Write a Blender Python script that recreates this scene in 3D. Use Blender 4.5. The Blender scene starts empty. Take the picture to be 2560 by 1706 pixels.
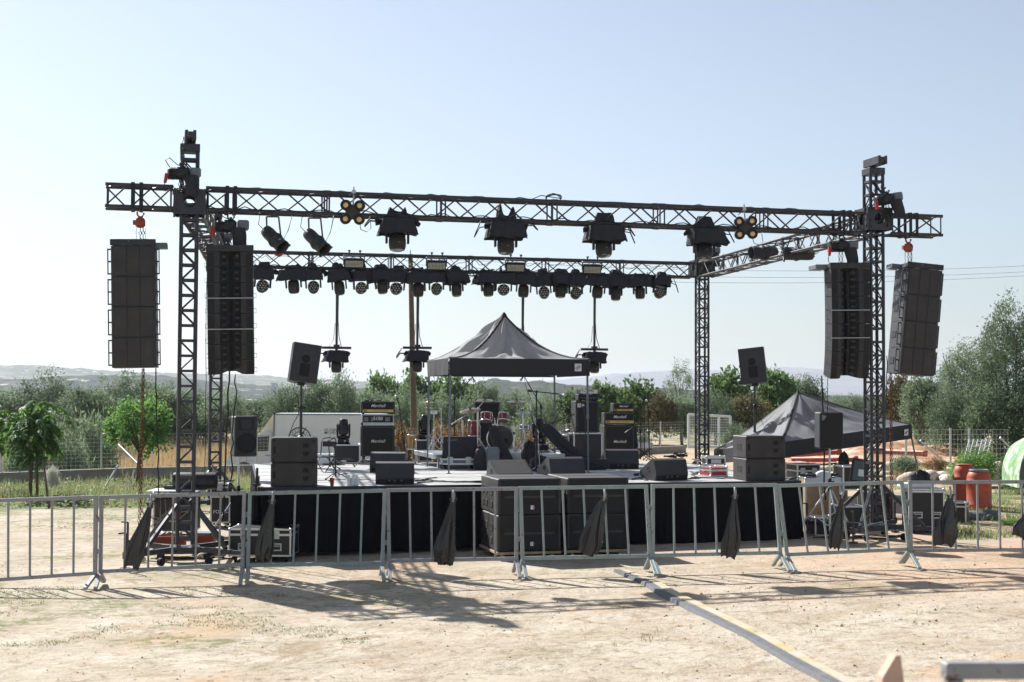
import bpy, math, random
from mathutils import Matrix, Vector, noise
R = math.radians
SC = bpy.context.scene
COL = SC.collection
rnd = random.Random(7)

# ------------------------------------------------------------------ camera
CAM_H = 2.3; FPX = 3555.0; PITCH = math.atan(132/FPX); ROLL = 0.0048
_F = Vector((0, math.cos(PITCH), math.sin(PITCH)))
_R0 = Vector((1, 0, 0)); _U0 = Vector((0, -math.sin(PITCH), math.cos(PITCH)))
_R = _R0*math.cos(ROLL) + _U0*math.sin(ROLL)
_U = -_R0*math.sin(ROLL) + _U0*math.cos(ROLL)
cd = bpy.data.cameras.new('camera'); cam = bpy.data.objects.new('camera', cd); COL.objects.link(cam)
cd.sensor_width = 36.0; cd.lens = 36.0*FPX/2560
cd.clip_start = 0.05; cd.clip_end = 40000
cd.dof.use_dof = True; cd.dof.focus_distance = 21.0; cd.dof.aperture_fstop = 4.0
cam.matrix_world = Matrix(((_R.x, _U.x, -_F.x, 0), (_R.y, _U.y, -_F.y, 0), (_R.z, _U.z, -_F.z, CAM_H), (0, 0, 0, 1)))
SC.camera = cam

# ------------------------------------------------------------------ light
SUN_EL = R(40); SUN_DIR = Vector((-3.3, 4.0, 0)).normalized()*math.cos(SUN_EL) + Vector((0, 0, math.sin(SUN_EL)))
w = bpy.data.worlds.new('World'); SC.world = w; w.use_nodes = True
nt = w.node_tree; bg = nt.nodes['Background']
sky = nt.nodes.new('ShaderNodeTexSky'); sky.sky_type = 'NISHITA'; sky.sun_disc = False
sky.sun_elevation = SUN_EL; sky.sun_rotation = math.atan2(SUN_DIR.x, SUN_DIR.y)
sky.altitude = 0; sky.air_density = 1.1; sky.dust_density = 0.7; sky.ozone_density = 5
hs = nt.nodes.new('ShaderNodeHueSaturation'); hs.inputs['Saturation'].default_value = 0.6
nt.links.new(sky.outputs[0], hs.inputs['Color']); nt.links.new(hs.outputs[0], bg.inputs[0]); bg.inputs[1].default_value = 0.065
sd = bpy.data.lights.new('sun', 'SUN'); sd.energy = 4.6; sd.angle = R(0.5); sd.color = (1, 0.975, 0.935)
sun = bpy.data.objects.new('sun', sd); COL.objects.link(sun); sun.location = (0, 0, 60)
sun.rotation_euler = SUN_DIR.to_track_quat('Z', 'Y').to_euler()
SC.view_settings.view_transform = 'Standard'; SC.view_settings.look = 'None'
SC.view_settings.exposure = 0.95; SC.view_settings.gamma = 1.0

# ------------------------------------------------------------------ picture measure -> world
def ray(px, py):
    return _F + _R*((px-1280)/FPX) - _U*((py-853)/FPX)
def P(px, py, Y):                      # point at depth Y on the line of sight
    d = ray(px, py); return Vector((0, 0, CAM_H)) + d*(Y/d.y)
def G(px, py, z=0.0):                  # point on the level plane z
    d = ray(px, py); return Vector((0, 0, CAM_H)) + d*((z-CAM_H)/d.z)
def PXM(Y): return Y/FPX               # metres per measured pixel at depth Y

# ------------------------------------------------------------------ mesh builder
class MB:
    def __init__(s): s.v = []; s.f = []; s.mi = []; s.sm = []; s.cur = 0; s.M = None
    def add(s, vs, fs, smooth=False, M=None):
        o = len(s.v)
        for v in vs:
            v = Vector(v)
            if M is not None: v = M @ v
            if s.M is not None: v = s.M @ v
            s.v.append(v)
        for f in fs:
            s.f.append(tuple(i+o for i in f)); s.mi.append(s.cur); s.sm.append(smooth)
        return s
    def box(s, c, d, M=None, ch=0.0):
        x, y, z = d[0]/2, d[1]/2, d[2]/2; cx, cy, cz = c
        if ch <= 0:
            vs = [(cx+i*x, cy+j*y, cz+k*z) for i in (-1, 1) for j in (-1, 1) for k in (-1, 1)]
            return s.add(vs, [(0, 1, 3, 2), (4, 6, 7, 5), (0, 4, 5, 1), (2, 3, 7, 6), (0, 2, 6, 4), (1, 5, 7, 3)], M=M)
        ch = min(ch, x*.9, y*.9, z*.9)
        vs = []; idx = {}
        for i in (-1, 1):
            for j in (-1, 1):
                for k in (-1, 1):
                    for a in range(3):
                        p = [i*x, j*y, k*z]
                        for b in range(3):
                            if b != a: p[b] -= (i, j, k)[b]*ch
                        idx[(i, j, k, a)] = len(vs); vs.append((cx+p[0], cy+p[1], cz+p[2]))
        fs = []
        for a in range(3):
            b, c2 = (a+1) % 3, (a+2) % 3
            for sg in (-1, 1):
                q = []
                for (u, v) in ((-1, -1), (1, -1), (1, 1), (-1, 1)):
                    t = [0, 0, 0]; t[a] = sg; t[b] = u; t[c2] = v; q.append(idx[(t[0], t[1], t[2], a)])
                fs.append(tuple(q) if sg > 0 else tuple(reversed(q)))
            for u in (-1, 1):          # edges along axis a
                for v in (-1, 1):
                    t0 = [0, 0, 0]; t0[a] = -1; t0[b] = u; t0[c2] = v
                    t1 = list(t0); t1[a] = 1
                    q = [idx[(*t0, b)], idx[(*t1, b)], idx[(*t1, c2)], idx[(*t0, c2)]]
                    fs.append(tuple(q) if u*v < 0 else tuple(reversed(q)))
        for i in (-1, 1):
            for j in (-1, 1):
                for k in (-1, 1):
                    q = [idx[(i, j, k, 0)], idx[(i, j, k, 1)], idx[(i, j, k, 2)]]
                    fs.append(tuple(q) if i*j*k > 0 else tuple(reversed(q)))
        return s.add(vs, fs, M=M)
    def frame(s, p0, p1, up=None):
        p0 = Vector(p0); p1 = Vector(p1); d = (p1-p0)
        L = d.length; d = d/L if L > 1e-9 else Vector((0, 0, 1))
        u = Vector(up) if up is not None else (Vector((0, 0, 1)) if abs(d.z) < .95 else Vector((0, 1, 0)))
        a = d.cross(u)
        if a.length < 1e-6: a = d.cross(Vector((1, 0, 0)))
        a.normalize(); b = a.cross(d).normalized()
        return Matrix(((a.x, d.x, b.x, p0.x), (a.y, d.y, b.y, p0.y), (a.z, d.z, b.z, p0.z), (0, 0, 0, 1))), L
    def bar(s, p0, p1, w, h=None, up=None, M=None, ch=0.0):   # w sideways, h along "up"
        h = w if h is None else h
        F, L = s.frame(p0, p1, up)
        F = (M @ F) if M is not None else F
        return s.box((0, L/2, 0), (w, L, h), M=F, ch=ch)
    def tube(s, p0, p1, r, r1=None, n=8, caps=True, M=None):
        r1 = r if r1 is None else r1
        F, L = s.frame(p0, p1)
        F = (M @ F) if M is not None else F
        vs = []
        for (rr, yy) in ((r, 0), (r1, L)):
            for i in range(n):
                t = 2*math.pi*i/n; vs.append((rr*math.cos(t), yy, rr*math.sin(t)))
        s.add(vs, [(i, n+i, n+(i+1) % n, (i+1) % n) for i in range(n)], True, F)
        if caps:
            s.add(vs[:n], [tuple(range(n))], False, F); s.add(vs[n:], [tuple(reversed(range(n)))], False, F)
        return s
    def path(s, pts, r, n=6, M=None, rs=None):
        pts = [Vector(p) for p in pts]; m = len(pts); vs = []
        for k, p in enumerate(pts):
            d = (pts[min(k+1, m-1)] - pts[max(k-1, 0)])
            d = d.normalized() if d.length > 1e-9 else Vector((0, 0, 1))
            u = Vector((0, 0, 1)) if abs(d.z) < .9 else Vector((1, 0, 0))
            a = d.cross(u).normalized(); b = a.cross(d).normalized(); rr = rs[k] if rs else r
            for i in range(n):
                t = 2*math.pi*i/n; vs.append(p + a*(rr*math.cos(t)) + b*(rr*math.sin(t)))
        fs = [(k*n+i, (k+1)*n+i, (k+1)*n+(i+1) % n, k*n+(i+1) % n) for k in range(m-1) for i in range(n)]
        fs += [tuple(range(n)), tuple((m-1)*n+i for i in reversed(range(n)))]
        return s.add(vs, fs, True, M)
    def lathe(s, prof, n=20, M=None, smooth=True, caps=True):       # prof: (r, z) along local z
        vs = [];
        for (r, z) in prof:
            for i in range(n):
                t = 2*math.pi*i/n; vs.append((r*math.cos(t), r*math.sin(t), z))
        fs = [(k*n+i, k*n+(i+1) % n, (k+1)*n+(i+1) % n, (k+1)*n+i) for k in range(len(prof)-1) for i in range(n)]
        s.add(vs, fs, smooth, M)
        if not caps: return s
        if prof[0][0] > 1e-5: s.add(vs[:n], [tuple(reversed(range(n)))], False, M)
        if prof[-1][0] > 1e-5: s.add(vs[-n:], [tuple(range(n))], False, M)
        return s
    def prism(s, poly, x0, x1, M=None):                  # poly in (y, z), extruded along x
        n = len(poly)
        vs = [(x0, p[0], p[1]) for p in poly] + [(x1, p[0], p[1]) for p in poly]
        fs = [(i, (i+1) % n, n+(i+1) % n, n+i) for i in range(n)] + [tuple(reversed(range(n))), tuple(range(n, 2*n))]
        return s.add(vs, fs, M=M)
    def ball(s, c, r, M=None, n=10, m=6, sc=(1, 1, 1)):
        vs = []; fs = []
        for j in range(m+1):
            ph = math.pi*j/m
            for i in range(n):
                t = 2*math.pi*i/n
                vs.append((c[0]+r*sc[0]*math.sin(ph)*math.cos(t), c[1]+r*sc[1]*math.sin(ph)*math.sin(t), c[2]+r*sc[2]*math.cos(ph)))
        for j in range(m):
            for i in range(n):
                fs.append((j*n+i, (j+1)*n+i, (j+1)*n+(i+1) % n, j*n+(i+1) % n))
        return s.add(vs, fs, True, M)
    def grid(s, fn, nu, nv, smooth=True, M=None):
        vs = [fn(i/nu, j/nv) for j in range(nv+1) for i in range(nu+1)]
        fs = [(j*(nu+1)+i, j*(nu+1)+i+1, (j+1)*(nu+1)+i+1, (j+1)*(nu+1)+i) for j in range(nv) for i in range(nu)]
        return s.add(vs, fs, smooth, M)
    def mesh(s, name, mats, inv=None):
        me = bpy.data.meshes.new(name)
        vs = [tuple(inv @ v) for v in s.v] if inv is not None else [tuple(v) for v in s.v]
        me.from_pydata(vs, [], s.f)
        for m in (mats if isinstance(mats, (list, tuple)) else [mats]): me.materials.append(m)
        me.polygons.foreach_set('material_index', s.mi); me.polygons.foreach_set('use_smooth', s.sm)
        me.update(); return me
    def build(s, name, mats, parent=None, world=False):
        inv = WM[parent.name].inverted() if (world and parent is not None) else None
        o = bpy.data.objects.new(name, s.mesh(name, mats, inv)); COL.objects.link(o)
        if parent is not None: o.parent = parent
        return o

WM = {}
def tag(o, label=None, cat=None, group=None, kind=None):
    if label: o['label'] = label
    if cat: o['category'] = cat
    if group: o['group'] = group
    if kind: o['kind'] = kind
    return o
def thing(name, label, cat, loc=(0, 0, 0), rz=0.0, group=None, rot=None, scale=None):
    o = bpy.data.objects.new(name, None); COL.objects.link(o); o.empty_display_size = .2
    place(o, loc, rz, rot, scale); WM[o.name] = Matrix.LocRotScale(Vector(loc), o.rotation_euler.copy(), o.scale.copy())
    return tag(o, label, cat, group)
def place(o, loc, rz=0.0, rot=None, scale=None):
    o.location = loc; o.rotation_euler = rot if rot is not None else (0, 0, rz)
    if scale is not None: o.scale = scale if isinstance(scale, (tuple, list)) else (scale,)*3
KIDS = {}
def copy_tree(o, parent=None, **kw):
    c = o.copy(); COL.objects.link(c)
    if parent is not None: c.parent = parent
    for ch in list(o.children): copy_tree(ch, c)
    return c
def dup(o, label, loc, rz=0.0, rot=None, scale=None, group=None):
    c = copy_tree(o); place(c, loc, rz, rot, scale); c['label'] = label
    if group: c['group'] = group
    return c
def single(mb, name, mats, label, cat, group=None, loc=None):
    if loc is not None:
        o = bpy.data.objects.new(name, mb.mesh(name, mats, Matrix.Translation(loc).inverted())); COL.objects.link(o); o.location = loc
    else: o = mb.build(name, mats)
    return tag(o, label, cat, group)
def struct(mb, name, mats):
    return tag(mb.build(name, mats), kind='structure')
def RX(a): return Matrix.Rotation(a, 4, 'X')
def RY(a): return Matrix.Rotation(a, 4, 'Y')
def RZ(a): return Matrix.Rotation(a, 4, 'Z')
def T(*p): return Matrix.Translation(Vector(p if len(p) == 3 else p[0]))
def textmesh(mb, body, size, M, shear=0.0, depth=.002, align='CENTER', bold=0.0, sx=1.0):
    cu = bpy.data.curves.new('lettering', 'FONT'); cu.body = body; cu.size = size; cu.shear = shear
    cu.extrude = depth; cu.align_x = align; cu.align_y = 'CENTER'; cu.offset = bold; cu.resolution_u = 3
    o = bpy.data.objects.new('lettering', cu); COL.objects.link(o)
    dg = bpy.context.evaluated_depsgraph_get(); me = bpy.data.meshes.new_from_object(o.evaluated_get(dg))
    S = Matrix.Diagonal((sx, 1, 1, 1))
    mb.add([S @ v.co for v in me.vertices], [tuple(p.vertices) for p in me.polygons], False, M)
    bpy.data.objects.remove(o); bpy.data.curves.remove(cu); bpy.data.meshes.remove(me)
def facing(x, y, z): return T(x, y, z) @ RX(R(90))     # text upright on a face that looks to -y

# ------------------------------------------------------------------ materials
MATS = {}
def mat(name, col, rough=.6, metal=0.0, var=.18, scale=6.0, bump=0.0, bscale=60.0, spec=.4, chips=None, dirt=None, coat=0.0):
    m = bpy.data.materials.new(name); m.use_nodes = True; nt = m.node_tree; N = nt.nodes; L = nt.links
    b = N['Principled BSDF']; b.inputs['Roughness'].default_value = rough; b.inputs['Metallic'].default_value = metal
    b.inputs['Specular IOR Level'].default_value = spec; b.inputs['Coat Weight'].default_value = coat
    tc = N.new('ShaderNodeTexCoord'); n1 = N.new('ShaderNodeTexNoise'); n1.inputs['Scale'].default_value = scale
    n1.inputs['Detail'].default_value = 6; n1.inputs['Roughness'].default_value = .65; L.new(tc.outputs['Object'], n1.inputs['Vector'])
    mr = N.new('ShaderNodeMapRange'); mr.inputs[1].default_value = .3; mr.inputs[2].default_value = .7
    mr.inputs[3].default_value = 1-var; mr.inputs[4].default_value = 1+var; L.new(n1.outputs[0], mr.inputs[0])
    mx = N.new('ShaderNodeMix'); mx.data_type = 'RGBA'; mx.blend_type = 'MULTIPLY'; mx.inputs[0].default_value = 1
    mx.inputs[6].default_value = (*col, 1); L.new(mr.outputs[0], mx.inputs[7]); out = mx.outputs[2]
    for spec_ in ([chips] if chips else []) + ([dirt] if dirt else []):
        c2, sc2, th, wd = spec_
        n2 = N.new('ShaderNodeTexNoise'); n2.inputs['Scale'].default_value = sc2; n2.inputs['Detail'].default_value = 4
        L.new(tc.outputs['Object'], n2.inputs['Vector'])
        r2 = N.new('ShaderNodeMapRange'); r2.inputs[1].default_value = th; r2.inputs[2].default_value = th+wd; L.new(n2.outputs[0], r2.inputs[0])
        m2 = N.new('ShaderNodeMix'); m2.data_type = 'RGBA'; L.new(r2.outputs[0], m2.inputs[0]); L.new(out, m2.inputs[6]); m2.inputs[7].default_value = (*c2, 1)
        out = m2.outputs[2]
    L.new(out, b.inputs['Base Color'])
    mrr = N.new('ShaderNodeMapRange'); mrr.inputs[1].default_value = .3; mrr.inputs[2].default_value = .7
    mrr.inputs[3].default_value = max(.05, rough-.1); mrr.inputs[4].default_value = min(1, rough+.1); L.new(n1.outputs[0], mrr.inputs[0]); L.new(mrr.outputs[0], b.inputs['Roughness'])
    if bump > 0:
        n3 = N.new('ShaderNodeTexNoise'); n3.inputs['Scale'].default_value = bscale; n3.inputs['Detail'].default_value = 4; L.new(tc.outputs['Object'], n3.inputs['Vector'])
        bp = N.new('ShaderNodeBump'); bp.inputs['Strength'].default_value = bump; bp.inputs['Distance'].default_value = .02
        L.new(n3.outputs[0], bp.inputs['Height']); L.new(bp.outputs[0], b.inputs['Normal'])
    MATS[name] = m; return m
M_truss = mat('black_painted_steel', (.03, .031, .038), .42, .0, .3, 9, chips=((.42, .42, .42), 55, .71, .03), spec=.5)
M_alu = mat('bare_aluminium', (.58, .6, .61), .38, .85, .15, 12)
M_galv = mat('galvanised_steel', (.5, .52, .52), .45, .6, .2, 14)
M_spk = mat('speaker_paint', (.034, .035, .038), .5, 0, .25, 7, .35, 140, chips=((.22, .21, .2), 26, .71, .03), dirt=((.09, .085, .08), 4, .62, .25))
M_spk2 = mat('brown_black_speaker_paint', (.04, .036, .034), .55, 0, .3, 5, .3, 120, dirt=((.11, .1, .09), 3, .58, .3))
M_grille = mat('speaker_grille', (.016, .016, .017), .7, .0, .3, 30, .5, 220)
M_cloth = mat('black_rain_cover', (.022, .024, .03), .75, 0, .35, 10, .6, 30)
M_black = mat('black_plastic', (.014, .014, .016), .45, 0, .25, 12)
M_rubber = mat('black_rubber', (.012, .012, .012), .8, 0, .3, 20)
M_cable = mat('cable_black', (.012, .012, .013), .6, 0, .2, 20)
M_lens = mat('lens_glass', (.05, .06, .08), .08, 0, .2, 20, spec=.8, coat=1.0)
M_led = mat('pale_led_cells', (.5, .47, .38), .4, 0, .3, 30)
M_amber = mat('amber_lamp_glass', (.8, .52, .2), .25, 0, .2, 20, coat=.6)
M_red = mat('red_enamel', (.42, .04, .02), .45, 0, .2, 12)
M_redor = mat('orange_red_plastic', (.37, .075, .035), .5, 0, .22, 5, dirt=((.3, .1, .05), 6, .6, .2))
M_redcase = mat('red_laminate', (.45, .05, .05), .5, 0, .15, 8)
M_rust = mat('rusty_chain_steel', (.17, .075, .04), .7, .3, .4, 40)
M_barr = mat('pale_grey_barrier_paint', (.27, .32, .31), .5, .0, .14, 5, .05, 90, chips=((.17, .1, .06), 30, .645, .05), dirt=((.36, .31, .25), 3, .62, .3))
M_barr2 = mat('worn_grey_barrier_paint', (.28, .285, .295), .52, .0, .16, 5, .05, 90, chips=((.17, .1, .06), 26, .635, .05), dirt=((.36, .31, .25), 3, .6, .3))
M_bag = mat('black_plastic_film', (.016, .016, .019), .3, 0, .1, 3, .05, 14, spec=.6)
M_lamp = mat('dark_lamp_body', (.024, .022, .021), .5, 0, .2, 9)
M_clearhead = mat('smoky_drum_head', (.1, .095, .08), .2, 0, .3, 5)
M_deck = mat('scuffed_stage_plywood', (.40, .395, .38), .6, 0, .16, 2.5, .05, 60, dirt=((.27, .27, .27), 1.2, .55, .2))
M_skirt = mat('black_stage_cloth', (.008, .008, .009), .95, 0, .3, 3, .2, 20, spec=.1)
M_lam = mat('black_case_laminate', (.02, .02, .022), .4, 0, .25, 10, .1, 150)
M_brown = mat('brown_case_laminate', (.045, .038, .035), .5, 0, .25, 10, .1, 150)
M_greycase = mat('grey_plastic_case', (.16, .18, .2), .5, 0, .15, 10)
M_white = mat('white_paint', (.7, .73, .75), .4, 0, .06, 3, dirt=((.55, .53, .49), 2.5, .6, .3))
M_truck = mat('white_truck_paint', (.56, .65, .72), .4, 0, .05, 2, dirt=((.5, .52, .5), 2, .6, .3))
M_cream = mat('yellowed_plastic', (.66, .62, .5), .5, 0, .08, 3)
M_ink = mat('black_ink', (.03, .03, .035), .6, 0, .1, 10)
M_wink = mat('white_lettering', (.75, .75, .73), .5, 0, .05, 10)
M_gold = mat('gold_panel', (.55, .4, .13), .35, .6, .12, 20)
M_tolex = mat('black_tolex', (.014, .014, .015), .7, 0, .2, 20, .5, 200)
M_glass = mat('dark_window_glass', (.04, .05, .055), .08, 0, .3, 4, spec=.7, coat=.5)
M_wood = mat('varnished_maple', (.42, .22, .055), .3, 0, .22, 14, coat=.3)
M_plank = mat('raw_pine', (.52, .36, .27), .65, 0, .2, 8, .15, 40)
M_ply = mat('weathered_plywood', (.33, .24, .15), .75, 0, .25, 6, .15, 40)
M_pole = mat('weathered_pole_wood', (.13, .085, .06), .85, 0, .35, 7, .4, 30)
M_drum = mat('dark_red_drum_lacquer', (.19, .012, .018), .2, 0, .2, 9, coat=.6)
M_chrome = mat('chrome', (.7, .7, .72), .18, 1.0, .1, 12)
M_skin = mat('drum_head_film', (.26, .24, .2), .35, 0, .2, 9)
M_cymbal = mat('bronze_cymbal', (.36, .27, .14), .32, .9, .25, 14)
M_canopy = mat('faded_grey_canopy', (.38, .385, .39), .7, 0, .14, 2.2, .12, 9, dirt=((.46, .46, .45), 2, .55, .3))
def translucent(m, col, f):
    nt = m.node_tree; tr = nt.nodes.new('ShaderNodeBsdfTranslucent'); tr.inputs[0].default_value = (*col, 1); ms = nt.nodes.new('ShaderNodeMixShader'); ms.inputs[0].default_value = f
    nt.links.new(nt.nodes['Principled BSDF'].outputs[0], ms.inputs[1]); nt.links.new(tr.outputs[0], ms.inputs[2]); nt.links.new(ms.outputs[0], nt.nodes['Material Output'].inputs['Surface'])
M_canopy2 = mat('grey_canopy', (.2, .21, .225), .7, 0, .16, 2.2, .12, 9, dirt=((.27, .275, .285), 2, .5, .3)); M_TOP = {}
translucent(M_canopy, (.5, .5, .5), .42); translucent(M_canopy2, (.3, .3, .32), .3)
M_valance = mat('black_canopy_valance', (.026, .026, .032), .75, 0, .25, 3, .2, 10)
M_seam = mat('black_canopy_seam', (.02, .02, .022), .75, 0, .2, 4)
M_conc = mat('rough_concrete', (.27, .25, .235), .85, 0, .25, 3, .4, 30, dirt=((.3, .27, .23), 2, .55, .2))
M_bark = mat('tree_bark', (.12, .095, .07), .9, 0, .35, 14, .5, 40)
M_yellow = mat('yellow_ramp_lid', (.47, .385, .21), .7, 0, .18, 5, .1, 60, dirt=((.47, .42, .34), 2.5, .4, .2), chips=((.2, .19, .17), 14, .64, .05))
M_ramp = mat('grey_ramp_rubber', (.12, .125, .135), .7, 0, .25, 8, .35, 70, dirt=((.3, .26, .2), 3, .6, .3))
M_clear = mat('clear_plastic_bottles', (.62, .66, .7), .2, 0, .2, 14, coat=.5)
M_net = mat('green_shade_net', (.2, .36, .17), .8, 0, .35, 4, .4, 20, dirt=((.55, .6, .5), 5, .46, .16))
M_canvas = mat('greenish_grey_canvas', (.1, .12, .12), .75, 0, .2, 4, .3, 15)
M_pebble = mat('stone', (.3, .2, .13), .85, 0, .35, 3)
M_rubble = mat('pale_rubble', (.55, .47, .41), .9, 0, .3, 3, .4, 20)
HAZE = 1.5e-4
# ------------------------------------------------------------------ plan of the rig
FL = Vector((-4.51, 19.75)); FR = Vector((5.68, 22.29)); BL = Vector((-5.93, 28.5)); BR = Vector((4.12, 30.8))
ZT, ZB, CC = 5.14, 4.84, .30
TH = math.atan2(FR.y-FL.y, FR.x-FL.x)
def on_line(A, B, px, py=480):         # plan point of line A-B seen at picture column px
    d = ray(px, py); k = d.x/d.y; e = (B-A).normalized()
    s = (k*A.y - A.x)/(e.x - k*e.y); return A + e*s
def gz(x, y):                          # height of the trodden ground
    return .012*max(-14, min(14, x))

def smooth(a, b, x):
    t = max(0.0, min(1.0, (x-a)/(b-a))); return t*t*(3-2*t)
WALL = [(-40.0, 25.0), (-13.3, 37.0), (-7.3, 40.7), (6.6, 54.5), (7.4, 58.0)]
def wally(x):
    for (x0, y0), (x1, y1) in zip(WALL, WALL[1:]):
        if x <= x1: return y0+(y1-y0)*(x-x0)/(x1-x0)
    return 999
def terrain(x, y):
    z = gz(x, y)*(1-smooth(35, 70, y))
    z += .010*noise.noise(Vector((x*.55, y*.55, 0)))+.006*noise.noise(Vector((x*1.9, y*1.9, 3)))
    d = y-wally(x)
    k = smooth(5.5, 3.0, x) if False else 1-smooth(3.5, 6.5, x)
    drop = -1.55*smooth(.3, 7, d)+.85*smooth(22, 44, d)
    z += drop*k
    z += -5.3*smooth(120, 260, y)+ .12*noise.noise(Vector((x*.08, y*.08, 9)))*smooth(30, 60, y)
    return z
def truss_beam(name, label, A, B, group, seg=1.72, rz_up=True):
    A = Vector((A.x, A.y, (ZT+ZB)/2)); B = Vector((B.x, B.y, (ZT+ZB)/2))
    L = (B-A).length; ang = math.atan2(B.y-A.y, B.x-A.x)
    t = thing(name, label, 'truss', A, ang, group)
    h = CC/2
    for sy in (-h, h):
        for sz in (-h, h):
            MB().tube((0, sy, sz), (L, sy, sz), .025, n=8).build('chord', M_truss, t)
    m = MB(); n = max(2, round(L/.36)); st = L/n; r = .0125
    for i in range(n):
        x0, x1 = i*st, (i+1)*st; u = i % 2
        m.tube((x0, -h, h if u else -h), (x1, -h, -h if u else h), r, n=6, caps=False)
        m.tube((x0, h, -h if u else h), (x1, h, h if u else -h), r, n=6, caps=False)
        m.tube((x0, -h if u else h, h), (x1, h if u else -h, h), r*.9, n=5, caps=False)
        m.tube((x0, -h if u else h, -h), (x1, h if u else -h, -h), r*.9, n=5, caps=False)
    m.build('lattice', M_truss, t)
    m = MB(); k = max(1, round(L/seg))
    for i in range(k+1):
        for dx in ((-.035, .035) if 0 < i < k else ((.03,) if i == 0 else (-.03,))):
            x = i*L/k + dx
            for sy in (-h, h): m.tube((x, sy, -h), (x, sy, h), .012, n=6, caps=False)
            for sz in (-h, h): m.tube((x, -h, sz), (x, h, sz), .012, n=6, caps=False)
        if 0 < i < k:
            for sy in (-h, h):
                for sz in (-h, h): m.tube((i*L/k-.05, sy, sz), (i*L/k+.05, sy, sz), .032, n=8)
    m.build('coupling_frame', M_truss, t)
    return t
ef = (FR-FL).normalized(); es = (BL-FL).normalized(); es2 = (BR-FR).normalized(); eb = (BR-BL).normalized()
g = 'truss beams of the stage roof'
truss_beam('truss_beam', 'black front truss beam over the stage, blinders and hooded lights clamped to it', FL+ef*.22, FR-ef*.22, g)
truss_beam('truss_beam', 'short black truss arm past the left tower, above the smooth speaker stack', on_line(FL, FR, 264), FL-ef*.22, g)
truss_beam('truss_beam', 'short black truss arm past the right tower, above the leaning stack', FR+ef*.22, on_line(FL, FR, 2343), g)
truss_beam('truss_beam', 'black rear truss beam crowded with a long row of hooded moving heads', BL+eb*.22, BR-eb*.22, g)
truss_beam('truss_beam', 'black side truss running back from the front left tower', FL+es*.22, BL-es*.22, g)
truss_beam('truss_beam', 'black side truss slanting back from the front right tower', FR+es2*.22, BR-es2*.22, g)

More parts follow.
